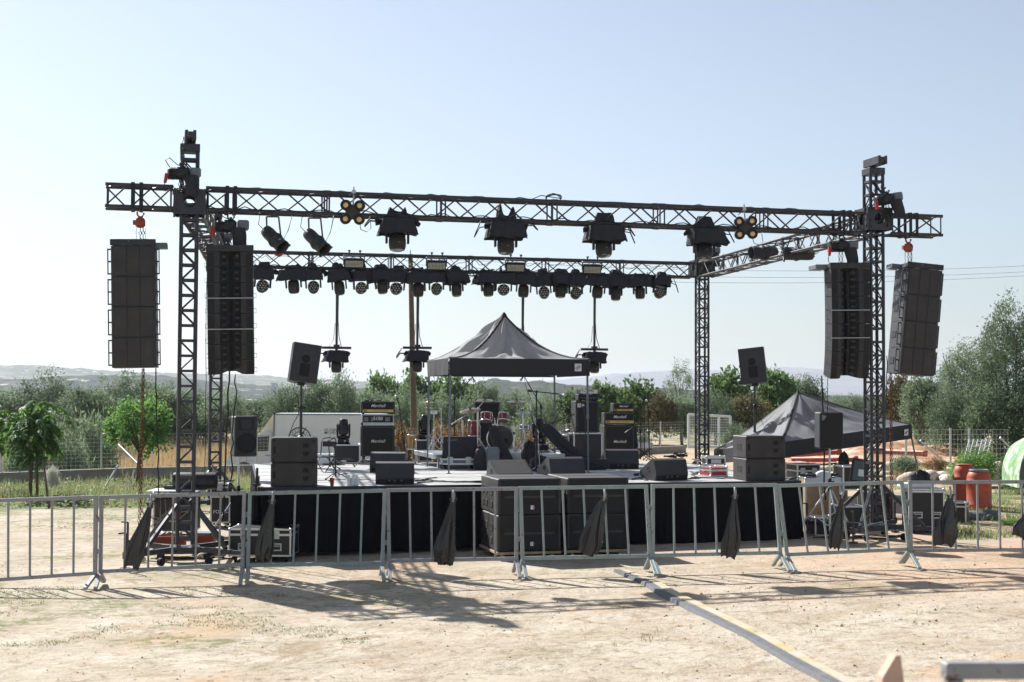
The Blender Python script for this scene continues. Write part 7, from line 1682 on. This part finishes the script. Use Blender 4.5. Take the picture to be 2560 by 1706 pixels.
# ------------------------------------------------------------------ plants
def leaf_mat(name, c1, c2, trans=.35, rough=.6, spec=.25):
    g = bpy.data.materials.new(name); g.use_nodes = True; nt = g.node_tree; N = nt.nodes; L = nt.links; N.remove(N['Principled BSDF']); out = N['Material Output']
    geo = N.new('ShaderNodeNewGeometry'); tc = N.new('ShaderNodeTexCoord'); nz_ = N.new('ShaderNodeTexNoise'); nz_.inputs['Scale'].default_value = 1.1; nz_.inputs['Detail'].default_value = 3; L.new(tc.outputs['Object'], nz_.inputs['Vector'])
    ad = N.new('ShaderNodeMath'); ad.operation = 'MULTIPLY_ADD'; ad.inputs[1].default_value = .55; L.new(geo.outputs['Random Per Island'], ad.inputs[0])
    mr = N.new('ShaderNodeMapRange'); mr.inputs[1].default_value = .35; mr.inputs[2].default_value = .65; mr.inputs[3].default_value = 0; mr.inputs[4].default_value = .45; L.new(nz_.outputs[0], mr.inputs[0]); L.new(mr.outputs[0], ad.inputs[2])
    oi = N.new('ShaderNodeObjectInfo'); a2 = N.new('ShaderNodeMath'); a2.operation = 'MULTIPLY_ADD'; a2.inputs[1].default_value = .5; L.new(oi.outputs['Random'], a2.inputs[0]); L.new(ad.outputs[0], a2.inputs[2]); a3 = N.new('ShaderNodeMath'); a3.operation = 'SUBTRACT'; a3.use_clamp = True; a3.inputs[1].default_value = .2; L.new(a2.outputs[0], a3.inputs[0]); ad = a3
    mx = N.new('ShaderNodeMix'); mx.data_type = 'RGBA'; mx.inputs[6].default_value = (*c1, 1); mx.inputs[7].default_value = (*c2, 1); L.new(ad.outputs[0], mx.inputs[0])
    p = N.new('ShaderNodeBsdfPrincipled'); p.inputs['Roughness'].default_value = rough; p.inputs['Specular IOR Level'].default_value = spec; L.new(mx.outputs[2], p.inputs['Base Color'])
    tr = N.new('ShaderNodeBsdfTranslucent'); L.new(mx.outputs[2], tr.inputs['Color']); ms = N.new('ShaderNodeMixShader'); ms.inputs[0].default_value = trans; L.new(p.outputs[0], ms.inputs[1]); L.new(tr.outputs[0], ms.inputs[2]); L.new(ms.outputs[0], out.inputs['Surface']); return g
LM = {'olive': leaf_mat('olive_leaves', (.06, .098, .05), (.27, .345, .215), .5), 'fig': leaf_mat('broad_dark_leaves', (.05, .095, .03), (.17, .26, .09), .5), 'bright': leaf_mat('glossy_green_leaves', (.06, .14, .03), (.24, .42, .11), .55, .5, .25),
      'dry': leaf_mat('dry_rusty_leaves', (.16, .1, .05), (.36, .22, .11)), 'brown': leaf_mat('brownish_leaves', (.075, .07, .03), (.17, .15, .07)), 'grass': leaf_mat('fresh_weeds', (.12, .17, .06), (.31, .37, .17), .45), 'straw': leaf_mat('dry_straw', (.38, .26, .12), (.58, .45, .25), .3), 'bloom': leaf_mat('pale_blossom', (.5, .5, .42), (.75, .74, .66), .3)}
def leaf_crown(seed, R_, ncl, nl, ls, lw, clr, fill=.35, droop=0.0, bumps=.25, flat=1.0):
    """unit crown: leaf blades in clumps through an uneven ellipsoid of radii R_ round the origin"""
    rr = random.Random(seed); m = MB(); vs = []; fs = []
    for c in range(ncl):
        while True:
            d = Vector((rr.gauss(0, 1), rr.gauss(0, 1), rr.gauss(0, 1))).normalized()
            if d.z > -.55 or rr.random() < .3: break
        k = (fill+(1-fill)*rr.random()**.55)*(1+bumps*noise.noise(d*1.7+Vector((seed*3.1, 0, 0)))+bumps*.6*noise.noise(d*4+Vector((0, seed, 0))))
        cc = Vector((d.x*R_[0]*k, d.y*R_[1]*k, d.z*R_[2]*k)); cr = clr*rr.uniform(.6, 1.3)
        for i in range(nl):
            p = cc+Vector((rr.gauss(0, cr), rr.gauss(0, cr), rr.gauss(0, cr*flat)))
            u = Vector((rr.gauss(0, 1), rr.gauss(0, 1), rr.gauss(0, .8)-droop)).normalized()+d*.5; u.normalize()
            s = u.cross(Vector((rr.gauss(0, 1), rr.gauss(0, 1), rr.gauss(0, 1)+.4)));
            if s.length < .01: continue
            s.normalize(); L_ = ls*rr.uniform(.6, 1.35); w_ = lw*rr.uniform(.7, 1.3); o = len(vs); q = u.cross(s)*w_*.25
            vs += [p, p+u*L_*.5+s*w_*.5+q, p+u*L_, p+u*L_*.5-s*w_*.5+q]; fs.append((o, o+1, o+2, o+3))
    m.v = [Vector(v) for v in vs]; m.f = fs; m.mi = [0]*len(fs); m.sm = [False]*len(fs); return m
def limbs(seed, h, r, crown_c, R_, n=6, stems=1):
    rr = random.Random(seed); m = MB()
    for s in range(stems):
        b = Vector((rr.uniform(-.12, .12)*(stems > 1), rr.uniform(-.12, .12)*(stems > 1), -.15)); f = Vector((rr.uniform(-.1, .1)*h, rr.uniform(-.1, .1)*h, h)); mid = b.lerp(f, .5)+Vector((rr.uniform(-.05, .05), rr.uniform(-.05, .05), 0))*h
        m.path([b, b.lerp(mid, .5)+Vector((.02, .01, 0)), mid, f], r, 8, rs=[r*1.35, r*1.05, r*.95, r*.75])
        for k in range(n):
            a_ = 2*math.pi*k/n+rr.uniform(-.4, .4); e = crown_c+Vector((math.cos(a_)*R_[0]*.72, math.sin(a_)*R_[1]*.72, R_[2]*rr.uniform(-.1, .75))); q = f.lerp(e, .5)+Vector((0, 0, .08*h*rr.uniform(-1, 1)))
            m.path([f, q, e], r, 6, rs=[r*.6, r*.38, r*.12])
    return m
PROTO = {}
SPEC = {   # kind: (leaf material, crown radii, crown centre height, trunk r, clumps, leaves, leaf length, width, clump r, fill, droop, bumps)
    'olive': ('olive', (1.5, 1.4, 1.35), 1.55, .10, 150, 60, .17, .055, .17, .3, 0, .3), 'olive2': ('olive', (1.7, 1.4, 1.25), 1.4, .09, 170, 55, .16, .05, .19, .3, 0, .38),
    'fig': ('fig', (1.4, 1.3, 1.3), 1.6, .09, 110, 26, .26, .17, .2, .35, .3, .4), 'big_olive': ('olive', (1.6, 1.5, 1.9), 2.5, .13, 330, 62, .115, .036, .14, .3, 0, .45), 'gum': ('olive', (1.0, 1.0, 1.3), 3.1, .06, 44, 46, .14, .05, .17, .45, .5, .5),
    'brown': ('brown', (1.3, 1.2, 1.1), 1.8, .08, 100, 34, .2, .11, .2, .35, .2, .45), 'citrus': ('bright', (.78, .72, .62), 1.35, .045, 130, 32, .1, .05, .085, .35, .2, .3), 'shrub': ('olive', (.8, .7, .6), .62, .03, 80, 46, .13, .04, .12, .25, 0, .35),
    'dry': ('dry', (.6, .5, .5), .5, .02, 46, 30, .13, .07, .12, .3, .2, .4), 'green_shrub': ('bright', (.85, .7, .52), .5, .03, 110, 40, .11, .035, .12, .25, 0, .4)}
def tree(kind, label, px, py_top, D, w_px, base=None, name=None, cat='tree', group=None, seed=0, h_over=None):
    sp = SPEC[kind]; x = P(px, 1000, D).x; zb = terrain(x, D) if base is None else base; ztop = P(px, py_top, D).z; H = ztop-zb
    R_, cz = sp[1], sp[2]; Hn = cz+R_[2]*1.05; sx = (w_px*PXM(D))/(2*R_[0]*1.12); sz = H/Hn; key = (kind, seed)
    if key not in PROTO:
        cr = leaf_crown(seed*17+len(kind), R_, sp[4], sp[5], sp[6], sp[7], sp[8], sp[9], sp[10], sp[11]); cm = MB(); cm = cr
        for v in cm.v: v.z += cz
        PROTO[key] = (cm.mesh('crown', [LM[sp[0]]]), limbs(seed+3, cz*.55, sp[3], Vector((0, 0, cz)), R_, 6, 1 if R_[0] > 1 else 2).mesh('trunk', [M_bark]))
    t = thing(name or 'tree', label, cat, (x, D, zb), random.Random(px).uniform(0, 6.28), group, scale=(sx, sx, sz))
    for nm, me in zip(('crown', 'trunk'), PROTO[key]): o = bpy.data.objects.new(nm, me); COL.objects.link(o); o.parent = t
    return t
gT = 'trees beyond the wall and the fence'
TREES = [  # kind, seed, px, top, D, width, what singles it out
    ('olive', 0, -30, 968, 74, 230, 'greyish olive tree cut by the left edge of the photo'), ('olive2', 1, 120, 950, 75, 220, 'tallest greyish olive left of the rusty chain, behind the drooping young tree'), ('olive', 2, 215, 962, 71, 180, 'greyish olive just right of the tallest one at the left'),
    ('olive2', 3, 330, 950, 78, 220, 'greyish olive behind the hanging rusty chain and the round citrus tree'), ('olive', 1, 408, 960, 76, 170, 'greyish olive seen right through the front left tower'), ('olive', 0, 478, 975, 79, 180, 'greyish olive between the two left towers'), ('olive2', 1, 560, 985, 77, 180, 'greyish olive right behind the open woofer speaker'),
    ('fig', 0, 470, 1000, 78, 110, 'darker leafy tree low between the two left towers'), ('olive', 3, 640, 992, 84, 150, 'olive tree above the cab of the white truck'), ('olive2', 2, 720, 972, 80, 150, 'olive tree above the left half of the truck box, behind the left pole'), ('olive', 2, 800, 946, 76, 130, 'tall green olive above the middle of the truck box'), ('olive2', 0, 855, 941, 75, 130, 'tall green olive above the right end of the truck box'),
    ('olive', 1, 925, 972, 78, 140, 'greyish olive behind the left amplifier stack'), ('fig', 1, 958, 940, 82, 100, 'dark broad-leaved tree just left of the wooden pole'), ('fig', 2, 1035, 938, 84, 110, 'dark broad-leaved tree straight behind the wooden pole'), ('fig', 0, 1120, 941, 84, 130, 'dark broad-leaved tree under the left eave of the tent'),
    ('olive2', 3, 1010, 985, 72, 170, 'low greyish olive behind the wooden drum'), ('olive', 0, 1098, 985, 70, 150, 'low greyish olive behind the chrome drum stands'), ('olive', 2, 1207, 952, 86, 130, 'round olive tree under the left middle of the tent'), ('olive2', 1, 1185, 995, 70, 150, 'low olive behind the dark red toms'), ('olive', 3, 1285, 978, 80, 130, 'green olive under the middle of the tent'),
    ('olive2', 0, 1350, 990, 72, 130, 'dark rounded olive right of the level microphone boom'), ('fig', 2, 1425, 985, 76, 110, 'leafy tree behind the bass stack'), ('fig', 1, 1520, 962, 74, 110, 'leafy tree right of the bass stack, with shoots sticking up'), ('fig', 0, 1600, 958, 66, 130, 'leafy tree behind the right amplifier stack'), ('brown', 0, 1650, 985, 64, 90, 'brownish leafy tree right of the right amplifier stack'),
    ('gum', 0, 1703, 903, 72, 80, 'tall airy gum tree left of the rear right tower'), ('olive', 1, 1705, 985, 66, 130, 'greyish olive below the airy gum tree'), ('fig', 2, 1820, 930, 70, 140, 'broad-leaved tree between the rear right tower and the right pole speaker'), ('olive2', 2, 1790, 990, 62, 130, 'greyish low olive right of the rear right tower'), ('brown', 1, 1870, 985, 62, 110, 'brownish tree behind the pole of the right tilted speaker'),
    ('fig', 1, 1945, 928, 72, 120, 'broad-leaved tree right of the right tilted speaker'), ('olive', 3, 2010, 940, 74, 120, 'olive tree behind the peak of the slumped tent'), ('olive2', 0, 2125, 992, 110, 160, 'low far olive seen through the front right tower'), ('olive', 2, 2060, 1000, 100, 110, 'low far olive left of the front right tower'),
    ('brown', 0, 2250, 938, 56, 110, 'brownish tree below the leaning right speaker stack'), ('olive', 1, 2305, 935, 50, 130, 'grey-green olive right of the rusty chain at the right'), ('big_olive', 0, 2420, 852, 49, 190, 'large olive tree left of the tallest one at the right edge'), ('big_olive', 1, 2545, 748, 46, 250, 'tallest olive tree, at the right edge of the photo'), ('olive2', 3, 2375, 985, 47, 150, 'olive with low branches right behind the wire fence'), ('olive', 0, 2500, 960, 45, 190, 'low full olive behind the green shelter')]
for kind, sd2, px, top_, D, w_, lab in TREES: tree(kind, lab, px, top_, D, w_, name={'fig': 'broadleaf_tree', 'brown': 'brownish_tree', 'gum': 'gum_tree'}.get(kind, 'olive_tree'), group=gT, seed=sd2)
tree('citrus', 'round glossy citrus tree before the low wall, behind the left rusty chain', 350, 994, 36.5, 172, name='citrus_tree', seed=0)
gH = 'shrubs round the field'
for kind, sd2, px, top_, D, w_, lab, nm in [('shrub', 0, 235, 1050, 45, 150, 'greyish shrub behind the fence between the two young trees', 'shrub'), ('shrub', 1, 60, 1075, 43, 140, 'greyish shrub behind the fence left of the drooping tree', 'shrub'), ('shrub', 2, 160, 1068, 43, 130, 'dark shrub behind the drooping young tree', 'shrub'), ('dry', 0, 1140, 1064, 40, 110, 'rusty dry shrub behind the chrome drum stands', 'dry_shrub'), ('dry', 1, 1095, 1074, 40, 60, 'small rusty dry shrub right of the upright lamp', 'dry_shrub'), ('dry', 2, 1008, 1068, 40, 60, 'rusty dry shrub left of the wooden pole foot', 'dry_shrub'), ('dry', 0, 1330, 1080, 41, 70, 'rusty dry shrub behind the right drum hardware', 'dry_shrub'),
        ('green_shrub', 0, 2440, 1132, 34, 140, 'bright green shrub behind the orange barrels', 'shrub'), ('shrub', 1, 2262, 1140, 38, 80, 'grey-green bush right of the slumped tent leg', 'shrub'), ('dry', 1, 2340, 1150, 40, 70, 'dry straw-coloured bush along the right wire fence', 'dry_shrub'), ('shrub', 2, 2520, 1150, 33, 60, 'thin bush beside the green shelter', 'shrub'), ('shrub', 0, 1590, 1085, 56, 90, 'greyish shrub right of the keyboard case', 'shrub'), ('shrub', 2, 1850, 1065, 55, 110, 'greyish shrub behind the slumped tent', 'shrub'), ('green_shrub', 1, 2540, 1300, 24.5, 110, 'low green weeds clump at the right edge before the shelter', 'shrub')]:
    tree(kind, lab, px, top_, D, w_, name=nm, cat='shrub', group=gH, seed=sd2)
t = tree('shrub', 'small shrub with white blossom before the low wall, right of the drooping tree', 133, 1168, 34.5, 40, name='blossom_shrub', cat='shrub', group=gH, seed=1); t.children[0].data = t.children[0].data.copy(); t.children[0].data.materials[0] = LM['bloom']
# drooping young tree at the left: feathery hanging fronds on thin stems
def fronds(label, px, py_base, py_top, D, w_px, seed):
    x = P(px, 1000, D).x; zb = terrain(x, D); H = P(px, py_top, D).z-zb; W_ = w_px*PXM(D)/2; rr = random.Random(seed); t = thing('young_tree', label, 'tree', (x, D, zb), 0, 'young trees on the left')
    m = MB(); tips = []
    for s in range(3):
        b = Vector((rr.uniform(-.08, .08), rr.uniform(-.08, .08), -.1)); e = Vector((rr.uniform(-.3, .3), rr.uniform(-.25, .25), H*rr.uniform(.84, .98))); m.path([b, b.lerp(e, .5)+Vector((rr.uniform(-.06, .06), 0, 0)), e], .03, 7, rs=[.035, .028, .018]); tips.append(e)
    m.build('trunk', M_bark, t); m = MB(); vs = []; fs = []
    for k in range(120):
        e = rr.choice(tips)*rr.uniform(.62, 1.06)+Vector((rr.gauss(0, .3)*W_, rr.gauss(0, .22)*W_, rr.gauss(0, .1))); a_ = rr.uniform(0, 6.283); L_ = W_*rr.uniform(.28, .62); d = Vector((math.cos(a_), math.sin(a_)*.8, 0)); up = rr.uniform(.0, .8)
        for i in range(3, 26):
            u = i/25; p = e+d*(L_*u)+Vector((0, 0, up*L_*u*1.1-u*u*L_*(.75+up*.75)))
            if p.z < .35: continue
            for s in (-1, 1):
                sd_v = Vector((-d.y, d.x, 0))*s; q = sd_v*rr.uniform(.07, .16)*(1.1-u*.5)+Vector((0, 0, -rr.uniform(.02, .13)))+d*rr.uniform(.0, .1); w_ = Vector((d.x, d.y, -.3)).normalized()*.033; o = len(vs)
                vs += [p, p+q*.5+w_, p+q, p+q*.5-w_]; fs.append((o, o+1, o+2, o+3))
    m.v = vs; m.f = fs; m.mi = [0]*len(fs); m.sm = [False]*len(fs); m.build('frond_crown', LM['bright'], t)
fronds('young tree with drooping feathery fronds at the far left', 88, 1245, 1018, 32.0, 185, 4)
fronds('drooping green frond tree cut by the left edge of the photo', -22, 1225, 1012, 34.0, 80, 9)
a = P(140, 1255, 29.5); m = MB(); m.tube((P(122, 1290, 29.5).x, 29.5, -.1), P(108, 1150, 30.0), .03, .02, n=8); single(m, 'support_stake', M_pole, 'thin leaning stake beside the drooping young tree', 'stake', 'stakes among the weeds', (a.x, 29.5, 0))
m = MB(); m.tube((P(258, 1203, 35).x, 35, terrain(-10, 35)), P(296, 1163, 35.4), .022, n=6); single(m, 'support_stake', M_galv, 'short pale strut leaning on the low wall', 'stake', 'stakes among the weeds', (P(258, 1203, 35).x, 35, 0))
m = MB(); m.tube(P(296, 1112, 38.5), P(345, 1160, 37.6), .025, n=6); single(m, 'support_stake', M_galv, 'slanting grey strut behind the citrus tree', 'stake', 'stakes among the weeds', P(345, 1160, 37.6))
m = MB(); m.tube((P(310, 1225, 33).x, 33, terrain(-9, 33)), P(338, 1175, 33.2), .012, n=6); single(m, 'support_stake', M_galv, 'thin pale stick in the weeds below the citrus tree', 'stake', 'stakes among the weeds', (P(310, 1225, 33).x, 33, 0))
# grass, weeds, straw: nobody could count them
def blades(name, n, where, hr, wr, mtl, seed, lean=.4, leafy=False, cl=1):
    rr = random.Random(seed); vs = []; fs = []
    for i in range(n):
        q = where(rr)
        if q is None: continue
        for j in range(cl):
            x, y = q[0]+rr.gauss(0, .03)*(cl > 1), q[1]+rr.gauss(0, .03)*(cl > 1); z = terrain(x, y); h = rr.uniform(*hr); w_ = rr.uniform(*wr); a_ = rr.uniform(0, 6.283); d = Vector((math.cos(a_), math.sin(a_), 0)); s = Vector((-d.y, d.x, 0))*w_/2; o = len(vs); b = Vector((x, y, z-.01)); k = rr.uniform(.1, 1)*lean*h
            if leafy: b = b+Vector((0, 0, rr.uniform(0, h*.7))); h *= .4; vs += [b, b+d*h*.5+s*2+Vector((0, 0, h*.4)), b+d*h+Vector((0, 0, h*.3)), b+d*h*.5-s*2+Vector((0, 0, h*.4))]; fs.append((o, o+1, o+2, o+3))
            else: vs += [b-s, b+s, b+d*k*.4+Vector((0, 0, h*.6))+s*.7, b+d*k*.4+Vector((0, 0, h*.6))-s*.7, b+d*k+Vector((0, 0, h))]; fs += [(o, o+1, o+2, o+3), (o+3, o+2, o+4)]
    m = MB(); m.v = vs; m.f = fs; m.mi = [0]*len(fs); m.sm = [False]*len(fs); tag(m.build(name, mtl), kind='stuff')
def inpx(px0, px1, y0, y1, thr=None, sc=.6, off=0):
    def f(rr):
        y = rr.uniform(y0, y1); x = (rr.uniform(px0, px1)-1280)/FPX*y
        if thr is not None and noise.noise(Vector((x*sc+off, y*sc, off)))+.5*noise.noise(Vector((x*sc*3, y*sc*3, off+5))) < thr: return None
        if y > wally(x)-.25 and y < wally(x)+.3: return None
        return x, y
    return f
blades('weeds', 13000, inpx(-120, 660, 29.5, 39, -.1, .6), (.05, .24), (.02, .05), LM['grass'], 1, .6, True)
blades('weed_straw', 5000, inpx(-120, 660, 30, 40, .0, .7, 9), (.08, .3), (.008, .018), LM['straw'], 21, .8)
blades('weed_stems', 7000, inpx(-120, 660, 30, 40, -.1, .5, 3), (.1, .35), (.008, .016), LM['grass'], 2, .7)
blades('dry_field_grass', 26000, inpx(-150, 640, 58, 80), (.35, .85), (.02, .05), LM['straw'], 3, .5)
blades('dry_field_grass', 9000, inpx(980, 1560, 50, 72), (.25, .7), (.02, .045), LM['straw'], 4, .5)
blades('dry_bank_grass', 5000, inpx(-150, 660, 38, 47, 0, .6), (.15, .55), (.01, .022), LM['straw'], 5, .8)
blades('grass_tufts', 6000, inpx(-60, 1000, 13.2, 17.4, .2, .8, 2), (.006, .03), (.006, .013), LM['grass'], 6, 1.6, False, 5)
blades('grass_tufts', 700, inpx(1300, 2600, 13.0, 17.5, .42, 1.2, 7), (.02, .06), (.004, .009), LM['grass'], 7, 1.1, False, 3)
blades('dry_tufts', 900, inpx(-100, 2600, 9.5, 16, .4, 1.0, 11), (.015, .05), (.003, .007), LM['straw'], 8, 1.4, False, 3)
blades('right_grass', 12000, inpx(2330, 2640, 22, 33, -.05, .9, 4), (.02, .13), (.008, .018), LM['grass'], 9, .8)
blades('right_straw', 3500, inpx(2180, 2640, 33, 41, .0, .6, 8), (.1, .45), (.006, .014), LM['straw'], 10, .9)
blades('near_weeds', 700, inpx(0, 330, 24, 28.5, .2, .7, 6), (.03, .12), (.012, .03), LM['grass'], 11, .8, True)
# clods and pebbles
rr = random.Random(77); m = MB()
def clod(x, y, r):
    z = terrain(x, y); c = Vector((x, y, z+r*.25)); vs = []
    for d in ((1, 0, 0), (0, 1, 0), (-1, 0, 0), (0, -1, 0), (0, 0, 1), (0, 0, -1), (.6, .6, .5), (-.6, .6, .4)): vs.append(c+Vector(d)*r*rr.uniform(.7, 1.25)*Vector((1, 1, .7)).length*.6)
    m.add(vs[:6], [(0, 1, 4), (1, 2, 4), (2, 3, 4), (3, 0, 4), (1, 0, 5), (2, 1, 5), (3, 2, 5), (0, 3, 5)], False)
for i in range(1500):
    y = 9+12*rr.random()**1.2; x = (rr.uniform(-60, 2620)-1280)/FPX*y; clod(x, y, .004+.011*rr.random()**5)
for i in range(900):
    y = 9+11*rr.random(); x = (rr.uniform(-60, 2620)-1280)/FPX*y; a_ = rr.uniform(0, 3.14); L_ = rr.uniform(.015, .07); z = terrain(x, y)+.008; m.bar((x, y, z), (x+L_*math.cos(a_), y+L_*math.sin(a_), z+rr.uniform(-.002, .006)), rr.uniform(.003, .008), .003)
for i in range(260):
    y = rr.uniform(14, 19); x = (rr.uniform(1600, 2620)-1280)/FPX*y; clod(x, y, .005+.014*rr.random()**4)
tag(m.build('pebbles_and_twigs', M_pebble), kind='stuff')
# red earth, pipes and rubble behind the right of the stage
M_earth = mat('red_earth', (.46, .25, .14), .95, 0, .35, 1.2, .6, 6, .1, dirt=((.6, .47, .38), 1.6, .5, .1)); m = MB()
def bank(u, v):
    x = 7.5+10*u; y = 45+9*v; h = .62*math.sin(math.pi*min(1, u*1.02))**.6*math.sin(math.pi*(v*.93+.035))**.8*(1+.5*noise.noise(Vector((x*.7, y*.7, 2)))); return (x, y, terrain(x, y)-.03+max(0, h+.1*noise.noise(Vector((x*2, y*2, 0)))))
m.grid(bank, 70, 40); struct(m, 'earth_bank', M_earth)
for i, (px, py, D, ln, lab) in enumerate(((2015, 1142, 44, 2.2, 'orange pipe lying on the earth bank right of the stage, uppermost one'), (2060, 1150, 43.6, 2.0, 'orange pipe on the earth bank behind the right tripod speaker'), (2240, 1128, 44, 1.8, 'orange pipe on the earth bank behind the right rusty chain'), (2150, 1160, 43, 1.4, 'orange pipe lying behind the opened case lid'))):
    a = P(px, py, D); m = MB(); m.lathe([(.07, 0), (.08, 0), (.08, ln-.15), (.1, ln-.14), (.1, ln), (.085, ln), (.07, .05)], 16, T(a.x-ln/2, a.y, a.z) @ RY(R(90+3*i-4)) @ RX(.1*i)); single(m, 'drain_pipe', M_redor, lab, 'pipe', 'orange drain pipes', a)
m = MB(); rr = random.Random(31)
for i in range(70):
    D = rr.uniform(35, 43); px = rr.uniform(2230, 2600) if i > 24 else rr.uniform(2000, 2240); x = P(px, 1000, D).x; r = rr.uniform(.06, .26); z = terrain(x, D); m.ball((x, D, z+r*.3), r, n=7, m=5, sc=(rr.uniform(.8, 1.5), 1, rr.uniform(.5, .9)))
tag(m.build('rubble', M_rubble), kind='stuff')
a = P(2440, 1130, 39.5); t = thing('white_lattice', 'small white lattice panel leaning in the right wire fence', 'panel', (a.x, 39.5, terrain(a.x, 39.5)), 0); m = MB()
for i in range(6): m.bar((-.35+.12*i, 0, .35), (-.15+.12*i, .1, .95), .02, .015)
for j in range(5): m.bar((-.38+.05*j, .02*j, .38+.13*j), (.3+.05*j, .02*j, .38+.13*j), .015, .02)
m.build('lattice_bars', M_white, t)
# far houses in the valley
hs = random.Random(3)
for i, (px, py, D, w_, lab) in enumerate(((125, 944, 1180, 17, 'long white house far off on the left hillside'), (105, 944, 1190, 10, 'small white house left of the long one on the far hillside'), (225, 953, 1100, 18, 'pale house with a dark roof in the far valley, below the hill line'), (180, 957, 1050, 22, 'low pale building in front of the far left valley houses'), (684, 959, 1000, 10, 'tiny pale house on the far slope above the truck cab'), (80, 948, 1185, 8, 'leftmost tiny pale house on the far hillside'))):
    a = P(px, py, D); h = 3.2; t = thing('far_house', lab, 'house', (a.x, D, a.z-h*1.6), 0, 'houses far off on the hills'); W_ = w_*PXM(D); m = MB(); m.box((0, 4, h*.8), (W_, 8, h*1.6)); m.build('wall', M_white, t); m = MB(); m.box((0, 4, h*1.62), (W_+.6, 8.6, .25)); m.build('roof', M_rubble if i % 2 else M_pebble, t)
# woodland in the valley: one mass
rr = random.Random(41); vs = []; fs = []
for i in range(1500):
    y = 170+560*rr.random()**1.4; x = (rr.uniform(-150, 2700)-1280)/FPX*y; z = terrain(x, y); s = rr.uniform(1.2, 2.6)*(1.0 if y < 400 else 1.25)
    for k in range(34):
        d = Vector((rr.gauss(0, 1), rr.gauss(0, 1), rr.gauss(0, 1))).normalized()*rr.uniform(.55, 1.0); p = Vector((x+d.x*s, y+d.y*s, z+s*.75+d.z*s*.72)); u = Vector((rr.gauss(0, 1), rr.gauss(0, 1), rr.gauss(0, 1))).normalized()*s*.4; q = u.cross(Vector((rr.gauss(0, 1), rr.gauss(0, 1), 1))).normalized()*s*.26; o = len(vs); vs += [p-u, p+q, p+u, p-q]; fs.append((o, o+1, o+2, o+3))
m = MB(); m.v = vs; m.f = fs; m.mi = [0]*len(fs); m.sm = [False]*len(fs); tag(m.build('woodland', LM['olive']), kind='stuff')

# ------------------------------------------------------------------ air
hz = bpy.data.materials.new('hazy_air'); hz.use_nodes = True; nt = hz.node_tree; nt.nodes.remove(nt.nodes['Principled BSDF']); pv = nt.nodes.new('ShaderNodeVolumePrincipled')
pv.inputs['Color'].default_value = (.80, .88, 1.0, 1); pv.inputs['Density'].default_value = HAZE; pv.inputs['Anisotropy'].default_value = .25
nt.links.new(pv.outputs[0], nt.nodes['Material Output'].inputs['Volume'])
m = MB(); m.box((0, 4990, 48), (18400, 10100, 114)); tag(m.build('haze', hz), kind='stuff')
